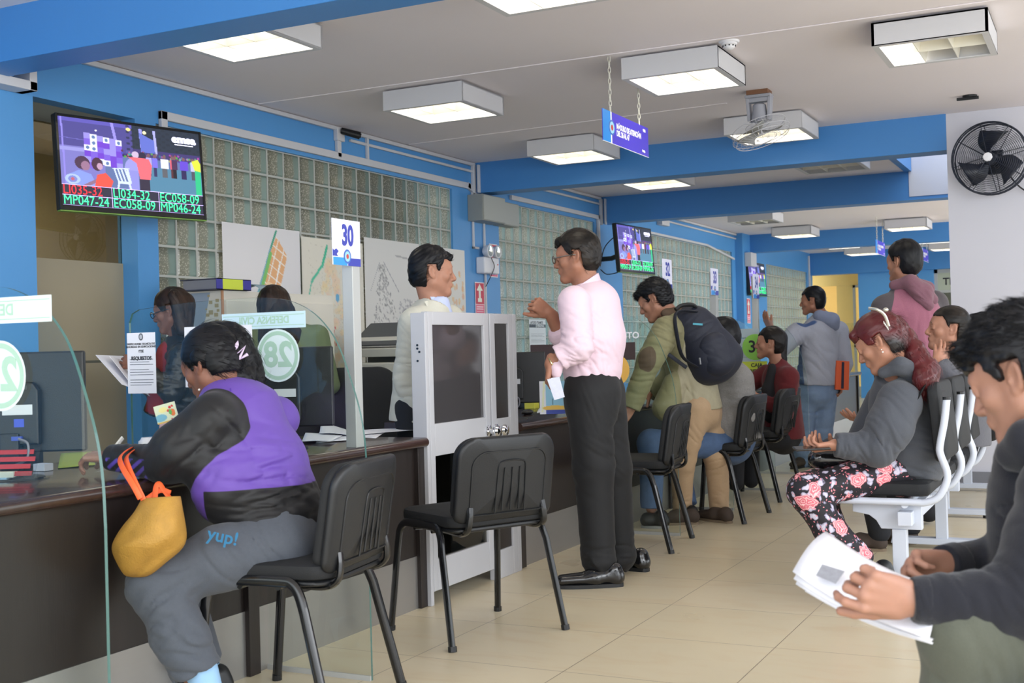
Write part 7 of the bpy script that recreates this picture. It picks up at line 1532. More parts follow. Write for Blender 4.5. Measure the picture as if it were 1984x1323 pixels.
# ---- 4. woman with long brown hair ----------------------------------------
root = person('woman with long brown hair and olive top standing behind the number 28 monitor', (*P(545, 700, 7.0)[:2], 0)); GAX = nrm(dirv(90))
nk = (538, 648, 7.0); fr, hS = head((533, 596, 7.0), 25, 0.2, nk, 0.97, ear=False); b0 = [*P(560, 700, 7.0)[:2]]
BZ = lambda dx, z: (b0[0] + dx * float(dirv(90)[0]), b0[1] + dx * float(dirv(90)[1]), z)
VF, mk = body_mesh(stand_in_body(pp(nk), V3(BZ(0, 0.95)), [V3(BZ(-.16, 1.25)), V3(BZ(.16, 1.25))], [V3(BZ(-.2, .98)), V3(BZ(.2, .98))], [V3(BZ(-.08, .85)), V3(BZ(.08, .85))], [V3(BZ(-.08, .45)), V3(BZ(.08, .45))], [V3(BZ(-.08, .05)), V3(BZ(.08, .05))]), hS, fr, [], hsc=.97); put('body', VF, SK2, root, {'m1': mk})
def ex(S): S.cap(P(532, 585, 7.0), P(545, 650, 6.96), 0.095, 0.13, 0.04); S.cap(P(542, 655, 6.98), P(560, 700, 6.95), 0.11, 0.09, 0.04)
hair(root, fr, HAIRBR, 0.97, 1500, 0.06, 0.05, flow=(0, 0, -1), extra=ex, thick=0.014, hairline=0.05, side=0.05, nape=-0.14, cover_ears=True, rough=0.003, h=0.006)
garment(root, 'olive_top', mat('olive_top', srgb(106, 118, 86), 0.8), [('c', BZ(0, 1.22), BZ(0, 0.9), 0.12, 0.14, 0.05, 1.35, 'e'), ('c', BZ(-.17, 1.24), BZ(-.22, .95), .065, .055), ('c', BZ(.17, 1.24), BZ(.24, .95), .065, .055)], 0.012)
garment(root, 'trousers', MATS['dark_trousers'], [('c', BZ(-.08, .9), BZ(-.09, .05), .11, .06), ('c', BZ(.08, .9), BZ(.09, .05), .11, .06)], 0.014)

# ---- 5. man in the pale blazer --------------------------------------------
D = 5.9; root = person('young man in a pale beige blazer standing behind the aluminium gate, looking right', (*P(835, 700, 5.9)[:2], 0)); GAX = nrm(dirv(-15))
nk = (838, 590, 5.9); fr, hS = head((838, 527, D), 76, 0.05, nk, 1.0); hip = (815, 790, 5.95)
sh, el, wr = (806, 628, 5.78), (790, 735, 5.82), (830, 800, 5.8); sh2, el2, wr2 = (868, 622, 6.1), (880, 740, 6.15), (900, 800, 6.0)
Fz = lambda x, z, d: (*P(x, 800, d)[:2], z); hp = [Fz(805, .85, 5.87), Fz(835, .85, 6.03)]; kn = [Fz(805, .47, 5.87), Fz(838, .47, 6.03)]; an = [Fz(808, .08, 5.87), Fz(842, .08, 6.03)]
h1 = hand_of(wr, (850, 840, 5.8), dirv(-90), 1, el); VF, mk = body_mesh(stand_in_body(pp(nk), pp(hip), [pp(sh), pp(sh2)], [pp(el), pp(el2)], hp, kn, an), hS, fr, [h1]); put('body', VF, SK1, root, {'m1': mk}); face_parts(root, fr)
hair(root, fr, HAIRN, 1.0, 2200, 0.022, 0.22, thick=0.014, hairline=0.058, side=0.020, nape=-0.075, rough=0.0028, h=0.0038, fringe=[((-0.03, 0.06, 0.088), (0.03, 0.085, 0.078), 0.018, 0.014)], flow=(0.3, 0.6, 0.5), r=0.0007)
CRM = masked('beige_blazer', [srgb(206, 204, 190)], 0.8, 0.2, 0.2, 300, 0.04)
garment(root, 'blazer', CRM, [('c', (832, 632, 5.93), (818, 720, 5.95), 0.130, 0.130, 0.05, 1.35), ('c', (815, 720, 5.95), (812, 815, 5.95), 0.125, 0.15, 0.05, 1.25, 'e'), ('c', (838, 596, 5.9), (833, 628, 5.93), 0.07, 0.12, 0.05, 1.35), ('c', sh, el, 0.086, 0.070, 0.04), ('c', el, wr, 0.064, 0.05, 0.03, 1.0, 'e'), ('c', sh2, el2, 0.086, 0.064, 0.04), ('c', el2, wr2, 0.06, 0.05)], 0.006, [((795, 700, 5.75), 0.10, 0.008, UP, 0.05), ((792, 770, 5.8), 0.10, 0.010, UP, 0.05), ((800, 630, 5.75), .1, .005, nrm(UP + dirv(90)), .05)], 0.0022, hole=((848, 580, 5.88), 0.066))
c0 = pp((846, 588, 5.9)); SHB = mat('pale_blue_shirt', srgb(190, 200, 232), 0.7)
garment(root, 'shirt', SHB, [('c', (848, 592, 5.89), (852, 640, 5.86), 0.062, 0.085, 0.03)], 0.006, hole=((845, 570, 5.9), 0.052))
m = MB(); f_ = dirv(76); r_ = np.cross(f_, UP)
for s in (-1, 1): m.add([c0 + f_ * 0.062 + UP * -0.02, c0 + f_ * 0.02 + r_ * s * 0.056 + UP * 0.022, c0 - f_ * 0.04 + r_ * s * 0.05 + UP * 0.035, c0 - f_ * 0.03 + r_ * s * 0.064 + UP * 0.0, c0 + f_ * 0.055 + r_ * s * 0.045 - UP * 0.055], [(0, 1, 2, 3, 4)])
o = put_mb(m, 'shirt_collar', SHB, root); md = o.modifiers.new('t', 'SOLIDIFY'); md.thickness = 0.003
m = MB(); m.tube(smooth_path([pp(q) for q in ((826, 584, 5.80), (838, 606, 5.79), (856, 624, 5.80), (868, 660, 5.82))]), [0.014] * 19, 8, flat=0.3, up=tuple(float(c) for c in dirv(40))); put_mb(m, 'lapel', CRM, root, smooth=True)
garment(root, 'trousers', MATS['dark_trousers'], [('c', hip, Fz(818, .8, 5.95), .13, .13, .05, 1.2), ('c', hp[0], kn[0], .1, .08), ('c', kn[0], an[0], .08, .065), ('c', hp[1], kn[1], .1, .08), ('c', kn[1], an[1], .08, .065)], 0.012)
# ---- 6. young man with the backpack ----------------------------------------
DOFF = 0.40; D = 7.2; root = person('young man in olive jacket and khaki trousers leaning over the counter with a backpack', (-2.35, 7.15, 0)); GAX = nrm(dirv(15))
nk = (1300, 612, 7.22); fr, hS = head((1268, 582, D), -68, 0.50, nk, 1.0); hip = (1362, 775, 7.3)
sh, el, wr = (1292, 640, 7.05), (1258, 700, 6.98), (1222, 792, 6.95); sh2, el2, wr2 = (1318, 640, 7.42), (1300, 735, 7.5), (1258, 762, 7.45)
hp = [(1348, 790, 7.18), (1378, 788, 7.42)]; kn = [(1322, 895, 7.2), (1388, 885, 7.3)]; an = [(1322, 1000, 7.27), (1394, 985, 7.32)]
h1 = hand_of(wr, (1205, 812, 6.93), dirv(0), -1, el); h2 = hand_of(wr2, (1235, 775, 7.4), -UP, 1, el2, (0.1, 0.9, 1.1, 1.2))
VF, mk = body_mesh(stand_in_body(pp(nk), pp(hip), [pp(sh), pp(sh2)], [pp(el), pp(el2)], [pp(q) for q in hp], [pp(q) for q in kn], [pp(q) for q in an]), hS, fr, [h1, h2]); put('body', VF, SK1, root, {'m1': mk}); face_parts(root, fr)
hair(root, fr, HAIRN, 1.0, 2600, 0.034, 0.55, thick=0.020, hairline=0.058, side=0.018, nape=-0.07, rough=0.004, h=0.0045, spiky=0.006, flow=(0, 0.8, 0.5), r=0.001, fringe=[((-0.035, 0.07, 0.082), (0.035, 0.09, 0.075), 0.022, 0.018)])
OLJ = masked('olive_jacket', [srgb(130, 126, 92), srgb(92, 74, 58), srgb(160, 153, 128)], 0.75, 0.2, 0.3, 200, 0.10, weave=40)
def om1(V): return np.minimum(0.062 - np.linalg.norm((V - pp((1252, 690, 6.9))) * np.array([1, 1, 0.62]), axis=1), 0.1 - seg_d(V, sh, el)[0]) 
def om2(V): return (V - pp((1318, 760, 7.1))) @ nrm(dirv(90) + UP * 0.1) - 0.35 * np.maximum(0, V[:, 2] - pp((1300, 720, 7.2))[2])
garment(root, 'jacket', OLJ, [('c', (1312, 645, 7.25), (1338, 710, 7.28), 0.145, 0.145, 0.06, 1.25), ('c', (1338, 710, 7.28), (1345, 792, 7.3), 0.145, 0.178, 0.06, 1.15, 'e'), ('c', (1303, 618, 7.22), (1315, 640, 7.25), 0.07, 0.12, 0.04, 1.2), ('c', sh, el, 0.092, 0.078, 0.05), ('c', el, wr, 0.074, 0.060, 0.03, 1.0, 'e'), ('c', sh2, el2, 0.09, 0.075, 0.05), ('c', el2, wr2, 0.07, 0.058, 0.03, 1.0, 'e'), ('c', (1305, 745, 7.1), (1290, 790, 7.08), 0.07, 0.085, 0.05)],
    0.0065, [((1285, 650, 6.95), 0.14, 0.010, nrm(UP + dirv(90) * .2), 0.05), ((1240, 740, 6.9), 0.12, 0.010, UP, 0.05), ((1330, 770, 7.1), 0.2, 0.008, nrm(UP * .5 + dirv(90)), 0.07)], 0.003, 4, hole=((1290, 596, 7.2), 0.07), attrs={'m1': om1, 'm2': om2})
garment(root, 'jacket_collar', mat('brown_collar', srgb(96, 78, 62), 0.85), [('c', (1290, 606, 7.15), (1322, 604, 7.2), 0.032, 0.034, 0.02), ('c', (1322, 604, 7.2), (1340, 622, 7.3), 0.034, 0.036, 0.02), ('c', (1292, 604, 7.3), (1322, 604, 7.34), 0.03, 0.034, 0.02)], 0.007)
KH = masked('khaki_trousers', [srgb(178, 150, 118)], 0.8, 0.2, 0.2, 300, 0.06)
garment(root, 'trousers', KH, [('c', (1352, 765, 7.3), (1358, 800, 7.3), 0.128, 0.13, 0.05, 1.15), ('c', hp[0], kn[0], 0.10, 0.078, 0.05), ('c', kn[0], an[0], 0.076, 0.060, 0.03, 1.0, 'e'), ('c', hp[1], kn[1], 0.10, 0.08, 0.05), ('c', kn[1], an[1], 0.078, 0.062, 0.03, 1.0, 'e')], 0.0068,
    [((1340, 860, 7.1), 0.14, 0.009, nrm(dirv(90) + UP), 0.06), ((1392, 900, 7.2), 0.16, 0.009, nrm(UP - dirv(90) * .4), 0.06), ((1395, 970, 7.2), 0.08, 0.01, UP, 0.04), ((1325, 985, 7.2), 0.08, 0.01, UP, 0.04)], 0.003, 6)
put_mb(MB().ell(pp((1365, 790, 7.12)), (0.009, 0.009, 0.009), 6), 'pocket_button', mat('brass_button', srgb(190, 170, 130), 0.4), root)
LO = mat('brown_suede', srgb(66, 54, 46), 0.8); shoes(root, [((-2.38, 7.30, 0), (-2.63, 7.17, 0)), ((-2.19, 7.40, 0), (-2.42, 7.52, 0))], LO, mat('tan_sole', srgb(120, 104, 84), 0.7), 0.05)
bp = empty('backpack', pp((1360, 665, 7.15)), label='dark navy backpack on the back of the man in the olive jacket', cat='backpack'); GAX = nrm(dirv(75) * 0.8 + UP * -0.4)
NVB = masked('navy_nylon', [srgb(24, 29, 46)], 0.6, 0.1, 0.3, 300, 0.08)
GAX = nrm(np.cross(pp((1392, 715, 7.15)) - pp((1330, 612, 7.18)), dirv(5)))
garment(bp, 'main_pouch', NVB, [('c', (1338, 628, 7.17), (1386, 700, 7.15), 0.105, 0.135, 0.06, 1.35), ('c', (1330, 620, 7.18), (1350, 640, 7.16), 0.07, 0.10, 0.05, 1.2), ('e', (1376, 690, 7.12), (0.15, 0.13, 0.15), 0.06)], 0.006, [((1360, 640, 7.0), 0.12, 0.008, nrm(dirv(90) - UP), 0.06)], 0.003, 7)
garment(bp, 'front_pocket', NVB, [('c', (1378, 668, 7.06), (1394, 702, 7.05), 0.075, 0.085, 0.04, 1.3)], 0.007, [((1385, 680, 6.98), 0.1, 0.006, UP, 0.05)], 0.002, 8)
m = MB(); m.tube(smooth_path([pp(q) for q in ((1350, 604, 7.05), (1318, 602, 7.0), (1308, 612, 6.98), (1310, 640, 6.95), (1322, 690, 6.97), (1352, 712, 7.05))]), 0.020, 8, flat=0.35, up=tuple(float(c) for c in dirv(90))); m.tube([pp(q) for q in ((1276, 672, 6.97), (1300, 690, 6.98), (1330, 712, 7.02))], 0.012, 6, flat=.4); put_mb(m, 'strap', mat('navy_strap', srgb(30, 34, 46), 0.7), bp, smooth=True)
put_mb(MB().tube(smooth_path([pp(q) for q in ((1309, 600, 7.06), (1320, 592, 7.08), (1340, 590, 7.1), (1349, 595, 7.12))]), 0.013, 8), 'grab_handle', BLK, bp, smooth=True)
put_mb(MB().tube([pp((1355, 693, 6.935)), pp((1357, 706, 6.935))], 0.006, 6), 'zip_pull', mat('zip_metal', srgb(130, 130, 130), 0.3, 0.8), bp); tb = MB().box(-.03, 0, -.006, .03, .002, .006).build('teal_badge', mat('teal_badge', srgb(60, 150, 170), 0.5), bp); bpy.context.view_layer.update(); tb.matrix_world = frame(pp((1352, 628, 6.985)), nrm(dirv(90) - UP * .2), FWD, UP)
put_mb(MB().cyl(pp((1237, 772, 7.36)), pp((1222, 779, 7.36)), 0.006, 6), 'pen', MATS['steel_watch'], root)

DOFF = 0.0
# ---- 7. person in the grey knit ---------------------------------------------
root = person('seated person in a grey turtleneck sweater and jeans, mostly hidden behind the backpack', (-2.40, 7.65, 0)); GAX = nrm(dirv(25))
nk = (1412, 705, 7.85); fr, hS = head((1400, 655, 7.85), -55, 0.25, nk, .98); hip = (1425, 845, 7.85); sh, el, wr = (1432, 735, 7.72), (1440, 805, 7.7), (1368, 825, 7.75); sh2, el2, wr2 = (1400, 735, 8.0), (1380, 800, 7.97), (1350, 820, 7.9)
hp = [(1410, 862, 7.75), (1420, 860, 7.95)]; kn = [(1262, 858, 7.55), (1305, 862, 7.9)]; an = [(1262, 985, 7.5), (1330, 978, 7.7)]
h1 = hand_of(wr, (1345, 830, 7.75), -UP, -1, el); VF, mk = body_mesh(stand_in_body(pp(nk), pp(hip), [pp(sh), pp(sh2)], [pp(el), pp(el2)], [pp(q) for q in hp], [pp(q) for q in kn], [pp(q) for q in an]), hS, fr, [h1]); put('body', VF, SK2, root, {'m1': mk}); face_parts(root, fr)
hair(root, fr, HAIRN, 1.0, 500, 0.02, 0.1, thick=0.018, hairline=0.055, side=0.02, nape=-0.085, rough=0.002, h=0.006)
KN = masked('grey_knit', [srgb(128, 126, 124)], 0.95, 0.3, 0.8, 110, 0.25, weave=120)
garment(root, 'sweater', KN, [('c', (1418, 740, 7.87), (1425, 850, 7.86), 0.14, 0.16, 0.06, 1.3, 'e'), ('c', (1412, 705, 7.85), (1417, 730, 7.86), 0.07, 0.12, 0.03, 1.2), ('c', sh, el, 0.085, 0.072, 0.04), ('c', el, wr, 0.068, 0.05, 0.03, 1.0, 'e'), ('c', sh2, el2, 0.085, 0.07, 0.04), ('c', el2, wr2, 0.065, 0.05)], 0.008, [((1440, 770, 7.65), 0.15, 0.008, UP, 0.05), ((1400, 825, 7.6), .12, .01, dirv(90), .04)], 0.004)
garment(root, 'turtleneck', KN, [('c', (1406, 690, 7.85), (1414, 712, 7.85), 0.066, 0.07, 0.02)], 0.007, [((1408, 700, 7.8), .1, .006, UP, .02)], .002)
garment(root, 'jeans', JEANS, [('c', (1425, 850, 7.85), (1420, 862, 7.85), 0.13, 0.13, 0.05, 1.15), ('c', hp[0], kn[0], 0.095, 0.082, 0.05), ('c', kn[0], an[0], 0.08, 0.068, 0.04, 1.0, 'e'), ('c', hp[1], kn[1], 0.095, 0.08, 0.05), ('c', kn[1], an[1], 0.078, 0.066, 0.04, 1.0, 'e')], 0.009, base=0.004)
shoes(root, [((*pp((1285, 1010, 7.45))[:2], 0), (*pp((1240, 1003, 7.5))[:2], 0)), ((*pp((1342, 1000, 7.6))[:2], 0), (*pp((1300, 992, 7.85))[:2], 0))], BLK, mat('grey_sole', srgb(150, 150, 150), 0.6))

# ---- 8. woman in dark red ------------------------------------------------------
root = person('seated woman in a dark red sweater with a black scarf at the far counter', (-2.50, 8.75, 0)); GAX = nrm(dirv(20))
nk = (1506, 700, 8.95); fr, hS = head((1492, 665, 8.95), -72, -0.05, nk, .97); hip = (1525, 835, 8.95); sh, el, wr = (1528, 730, 8.8), (1520, 800, 8.75), (1470, 770, 8.8); sh2, el2, wr2 = (1485, 725, 9.12), (1450, 745, 9.12), (1440, 760, 9.05)
hp = [(1515, 850, 8.85), (1525, 848, 9.05)]; kn = [(1425, 850, 8.75), (1450, 850, 9.0)]; an = [(1425, 935, 8.7), (1455, 930, 8.95)]
h1 = hand_of(wr, (1455, 755, 8.8), -dirv(90), 1, el); VF, mk = body_mesh(stand_in_body(pp(nk), pp(hip), [pp(sh), pp(sh2)], [pp(el), pp(el2)], [pp(q) for q in hp], [pp(q) for q in kn], [pp(q) for q in an]), hS, fr, [h1], hsc=.97); put('body', VF, SK1, root, {'m1': mk}); face_parts(root, fr, .97)
def ex(S): S.cap(pp((1508, 655, 8.97)), pp((1512, 705, 8.95)), 0.07, 0.045, 0.03)
hair(root, fr, HAIRB, .97, 500, 0.04, 0.1, thick=0.013, hairline=0.055, side=0.022, nape=-0.1, rough=0.002, h=0.006, extra=ex)
RED = masked('dark_red_sweater', [srgb(94, 22, 28)], 0.9, 0.3, 0.3, 200, 0.1)
garment(root, 'sweater', RED, [('c', (1512, 735, 8.97), (1520, 850, 8.96), 0.13, 0.15, 0.06, 1.3, 'e'), ('c', (1507, 705, 8.95), (1511, 735, 8.96), 0.065, 0.12, 0.04, 1.2), ('c', sh, el, 0.08, 0.065, 0.04), ('c', el, wr, 0.06, 0.045, 0.03, 1.0, 'e'), ('c', sh2, el2, 0.075, 0.06, 0.04), ('c', el2, wr2, 0.055, 0.045)], 0.009, [((1530, 780, 8.75), 0.15, 0.008, UP, 0.05)], 0.004, hole=((1496, 690, 8.9), 0.065))
garment(root, 'scarf', mat('black_scarf', srgb(28, 28, 32), 0.9), [('c', (1496, 712, 8.83), (1488, 755, 8.84), 0.028, 0.045, 0.03), ('c', (1488, 755, 8.84), (1500, 800, 8.85), 0.045, 0.08, 0.03)], 0.01, base=0.006)
garment(root, 'trousers', MATS['dark_trousers'], [('c', (1522, 842, 8.96), (1518, 850, 8.96), 0.12, 0.12, 0.05, 1.15), ('c', hp[0], kn[0], 0.09, 0.075, 0.05), ('c', kn[0], an[0], 0.072, 0.06, 0.04), ('c', hp[1], kn[1], 0.09, 0.075, 0.05), ('c', kn[1], an[1], 0.072, 0.06)], 0.012)

# ---- 9. man in the grey hooded top ----------------------------------------------
root = person('standing man in a grey and blue hooded top and light jeans, one hand raised', (-2.45, 10.9, 0)); GAX = nrm(dirv(40)); D = 10.9
nk = (1592, 612, D); fr, hS = head((1574, 583, D), -62, 0.05, nk, 1.0); hip = (1578, 742, D)
sh, el, wr = (1545, 645, D - .1), (1505, 682, D - .25), (1492, 636, D - .3); sh2, el2, wr2 = (1625, 640, D + .1), (1636, 705, D + .1), (1630, 742, D)
hp = [(1560, 750, D), (1600, 750, D + .05)]; kn = [(1556, 840, D), (1592, 838, D + .05)]; an = [(1556, 905, D), (1590, 900, D + .1)]
h1 = hand_of(wr, (1480, 608, D - .32), nrm(dirv(60)), -1, el, (0.08, 0.1, 0.1, 0.15), 0.03, (0.3, 0.2, 0.1)); h2 = hand_of(wr2, (1628, 762, D), dirv(-90), 1, el2)
VF, mk = body_mesh(stand_in_body(pp(nk), pp(hip), [pp(sh), pp(sh2)], [pp(el), pp(el2)], [pp(q) for q in hp], [pp(q) for q in kn], [pp(q) for q in an]), hS, fr, [h1, h2]); put('body', VF, SK2, root, {'m1': mk}); face_parts(root, fr)
hair(root, fr, HAIRN, 1.0, 1000, 0.02, 0.2, thick=0.015, hairline=0.06, side=0.018, nape=-0.08, rough=0.002, h=0.006)
GH = masked('grey_hoodie', [srgb(158, 160, 172), srgb(60, 84, 130)], 0.9, 0.4, 0.3, 250, 0.06, edge=0.003)
def gm1(V):
    p_ = (V - pp((1580, 640, D - .1))) @ dirv(90); z_ = V[:, 2]; front = np.minimum(-p_ - 0.13, pp((1575, 655, D))[2] - z_ + 0.5 * 0); back = np.minimum(0.035 - np.abs(z_ - pp((1575, 611, D))[2] - 0.35 * p_ * -1 - 0.0), 0.15 - np.abs(p_ - 0.0)) 
    arm_ = seg_d(V, sh, el)[0] - 0.10; return np.maximum(np.minimum(front, arm_), 0.06 - seg_d(V, (1556, 622, D - .14), (1588, 612, D - .2))[0])
garment(root, 'hooded_top', GH, [('c', (1588, 645, D), (1582, 745, D), 0.155, 0.165, 0.06, 1.35, 'e'), ('c', (1592, 614, D), (1588, 640, D), 0.07, 0.14, 0.05, 1.3), ('c', sh, el, 0.095, 0.08, 0.05), ('c', el, wr, 0.078, 0.056, 0.03, 1.0, 'e'), ('c', sh2, el2, 0.09, 0.075, 0.05), ('c', el2, wr2, 0.07, 0.055, 0.03, 1.0, 'e')], 0.0085, [((1580, 700, D - .2), 0.3, 0.008, nrm(UP + dirv(90)), 0.09), ((1512, 672, D - .3), .1, .01, dirv(90), .04)], 0.004, 4, attrs={'m1': gm1})
garment(root, 'hood', GH, [('c', (1588, 612, D - .10), (1612, 620, D - .12), 0.055, 0.065, 0.04), ('c', (1612, 620, D - .12), (1618, 632, D - .10), 0.06, 0.04, 0.04), ('c', (1588, 610, D + .08), (1612, 618, D + .05), 0.045, 0.055, 0.03)], 0.008, base=0.003)
garment(root, 'jeans', masked('light_jeans', [srgb(122, 144, 176)], 0.8, 0.1, 0.35, 260, 0.14, weave=25), [('c', (1580, 738, D), (1580, 760, D), 0.15, 0.15, 0.05, 1.2), ('c', hp[0], kn[0], 0.115, 0.095, 0.04), ('c', kn[0], an[0], 0.092, 0.085, 0.03, 1.0, 'e'), ('c', hp[1], kn[1], 0.115, 0.095, 0.04), ('c', kn[1], an[1], 0.092, 0.085, 0.03, 1.0, 'e')], 0.009, [((1556, 890, D - .1), .15, .012, UP, .06), ((1590, 800, D - .1), .2, .01, UP, .09)], 0.004)
shoes(root, [((*P(1560, 915, D)[:2], 0), (*P(1533, 916, D - .2)[:2], 0)), ((*P(1592, 915, D + .1)[:2], 0), (*P(1572, 915, D - .15)[:2], 0))], LO)
e = empty('folder', label='orange folder held at the side of the man in the grey hooded top', cat='folder'); e.matrix_world = frame(P(1634, 725, D - .05), nrm(dirv(60)), nrm(UP + dirv(90) * .12), nrm(np.cross(dirv(60), UP)))
MB().box(-.09, -.14, -.008, .06, .12, .008).build('cover', mat('orange_cover', srgb(216, 96, 56), 0.5), e); MB().box(-.03, -.13, .008, .0, .11, .0095).build('stripe', mat('dark_stripe', srgb(50, 44, 60), 0.5), e)

# ---- 10. man in the raglan hooded top ---------------------------------------------
D = 7.3; root = person('standing man in a pink-maroon hooded top with dark grey sleeves, seen from behind', (*P(1763, 700, 7.3)[:2], 0)); GAX = nrm(dirv(75))
nk = (1752, 562, D); fr, hS = head((1750, 507, D), -32, 0.0, nk, 1.0); Fz = lambda x, z, d=0: (*P(x, 700, D + d)[:2], z); hip = Fz(1768, 0.98)
sh, el, wr = (1716, 598, D - .04), (1708, 680, D - .1), Fz(1712, .86, -.1); sh2, el2, wr2 = (1810, 590, D + .08), (1824, 670, D + .1), Fz(1815, .86, .05)
hp = [Fz(1742, .9), Fz(1790, .9, .05)]; kn = [Fz(1742, .48), Fz(1790, .48, .05)]; an = [Fz(1742, .08), Fz(1790, .08, .05)]
h2 = hand_of(wr2, Fz(1812, .78, .05), dirv(-90), 1, el2); VF, mk = body_mesh(stand_in_body(pp(nk), V3(hip), [pp(sh), pp(sh2)], [pp(el), pp(el2)], hp, kn, an), hS, fr, [h2]); put('body', VF, SK1, root, {'m1': mk}); face_parts(root, fr)
hair(root, fr, HAIRN, 1.0, 2600, 0.022, 0.18, thick=0.017, hairline=0.06, side=0.014, nape=-0.092, rough=0.0018, h=0.0045, flow=(0, -0.3, -1), r=0.0008)
RG = masked('raglan_hoodie', [srgb(146, 90, 108), srgb(74, 68, 72)], 0.95, 0.5, 0.3, 260, 0.12, weave=150)
def rm1(V):
    p_ = (V - pp((1766, 600, D))) @ dirv(90); z_ = V[:, 2] - pp((1766, 555, D))[2]; return np.abs(p_ + 0.0) - (0.10 + 0.16 * np.clip(-z_ / 0.45, 0, 1) ** 0.8)
garment(root, 'hooded_top', RG, [('c', (1764, 612, D), (1768, 690, D), 0.140, 0.140, 0.06, 1.28), ('c', (1768, 690, D), Fz(1768, .95), 0.140, 0.15, 0.06, 1.2, 'e'), ('c', (1753, 570, D), (1762, 605, D), 0.075, 0.135, 0.05, 1.3), ('c', sh, el, 0.088, 0.072, 0.05), ('c', el, wr, 0.07, 0.05, 0.03, 1.0, 'e'), ('c', sh2, el2, 0.088, 0.072, 0.05), ('c', el2, wr2, 0.07, 0.05, 0.03, 1.0, 'e')], 0.0068, [((1725, 620, D - .15), .1, .01, UP, .05), ((1790, 650, D - .15), .2, .006, dirv(90), .08)], 0.003, 3, attrs={'m1': rm1}, hole=((1738, 545, D), .055))
garment(root, 'hood', RG, [('c', (1732, 552, D - .04), (1765, 546, D - .10), 0.03, 0.036, 0.03), ('c', (1765, 546, D - .10), (1790, 565, D - .10), 0.038, 0.05, 0.04), ('c', (1790, 565, D - .10), (1806, 580, D - .06), 0.05, 0.035, 0.03), ('c', (1775, 560, D - .12), (1800, 592, D - .13), 0.042, 0.03, 0.04), ('c', (1765, 545, D), (1795, 560, D + .05), 0.035, 0.05, 0.04)], 0.006, [((1785, 575, D - .15), .08, .008, nrm(dirv(90) + UP), .04)], 0.003)
garment(root, 'inner_collar', mat('charcoal', srgb(60, 62, 68), 0.9), [('c', (1748, 548, D - .055), (1762, 540, D - .04), .022, .022, .02), ('c', (1748, 552, D), (1765, 544, D), .055, .05, .02)], .007)
garment(root, 'trousers', MATS['dark_trousers'], [('c', Fz(1766, .97), Fz(1766, .86), .14, .14, .05, 1.2), ('c', hp[0], kn[0], .1, .08), ('c', kn[0], an[0], .08, .07), ('c', hp[1], kn[1], .1, .08), ('c', kn[1], an[1], .08, .07)], .013)

# ---- 11. red-haired woman on the bench -----------------------------------------------
root = person('woman with dark red hair, grey hooded top and floral leggings looking at a phone', (-0.95, 5.58, 0)); GAX = nrm(dirv(25))
nk = (1738, 728, 5.30); fr, hS = head((1704, 664, 5.27), -58, 0.55, nk, 1.0); hip = (1752, 885, 5.36)
sh, el, wr = (1742, 782, 5.17), (1702, 868, 5.12), (1618, 862, 5.14); sh2, el2, wr2 = (1715, 780, 5.58), (1660, 880, 5.6), (1605, 868, 5.45)
hp = [(1742, 908, 5.28), (1752, 900, 5.5)]; kn = [(1562, 952, 5.20), (1580, 945, 5.45)]; an = [(1672, 1078, 5.15), (1640, 1075, 5.4)]
h1 = hand_of(wr, (1592, 866, 5.14), UP * 0.8 + dirv(0) * .4, 1, el, (0.5, 0.6, 0.7, 0.8), thumb=(0.3, 0.3, 0.5), sc=.95); h2 = hand_of(wr2, (1585, 862, 5.4), UP, -1, el2, (0.4, .5, .5, .6), sc=.95)
VF, mk = body_mesh(stand_in_body(pp(nk), pp(hip), [pp(sh), pp(sh2)], [pp(el), pp(el2)], [pp(q) for q in hp], [pp(q) for q in kn], [pp(q) for q in an]), hS, fr, [h1, h2]); put('body', VF, SK1, root, {'m1': mk}); face_parts(root, fr)
RH = masked('red_hair', [srgb(82, 22, 25), srgb(22, 15, 17)], 0.4, 0.0, 0.15, 120, 0.30, weave=30, edge=0.015)
def ex(S): S.chain([pp(q) for q in ((1735, 630, 5.28), (1748, 655, 5.29), (1770, 685, 5.25), (1798, 718, 5.20), (1812, 750, 5.18))], [0.045, 0.050, 0.050, 0.046, 0.018], 0.03); S.chain([pp(q) for q in ((1775, 695, 5.22), (1790, 735, 5.15), (1790, 765, 5.15))], [.04, .040, .012], .03)
ring_c = pp((1700, 672, 5.2))
hair(root, fr, RH, 1.0, 6000, 0.05, 0.08, thick=0.016, hairline=0.058, side=0.026, nape=-0.075, rough=0.0022, h=0.0042, extra=ex, flow=(0, -1, 0.1), sflow=along((1660, 625, 5.25), (1700, 605, 5.25), (1745, 640, 5.25), (1800, 700, 5.2), (1812, 790, 5.18)), r=0.0008, m1=lambda V: 0.070 - np.linalg.norm((V - pp((1728, 685, 5.19))) * np.array([1, 1, .9]), axis=1), fringe=[((-0.04, 0.072, 0.075), (0.04, 0.085, 0.07), 0.022, 0.02)])
m = MB(); cp = smooth_path([pp(q) for q in ((1683, 597, 5.20), (1700, 600, 5.17), (1714, 611, 5.165), (1722, 632, 5.17))]); m.tube(cp, 0.0065, 8, flat=0.5); m.ell(pp((1716, 600, 5.17)), (.012, .012, .010), 6)
for k in range(5): q = pp((1712 + 2 * k, 622 + 3 * k, 5.17)); m.tube([q, q - UP * .012 + dirv(180) * .004], .002, 4)
put_mb(m, 'hair_clip', mat('silver_clip', srgb(205, 202, 190), 0.25, 0.7), root, smooth=True)
m = MB(); m.ell(W(fr, (-.085, -.012, -.052)), (.004, .004, .004), 6); m.ell(W(fr, (-.083, -.012, -.040)), (.0025,) * 3, 6); put_mb(m, 'earring', MATS['pearl'], root)
GG = masked('charcoal_hoodie', [srgb(72, 75, 82)], 0.95, 0.4, 0.25, 280, 0.10, weave=200)
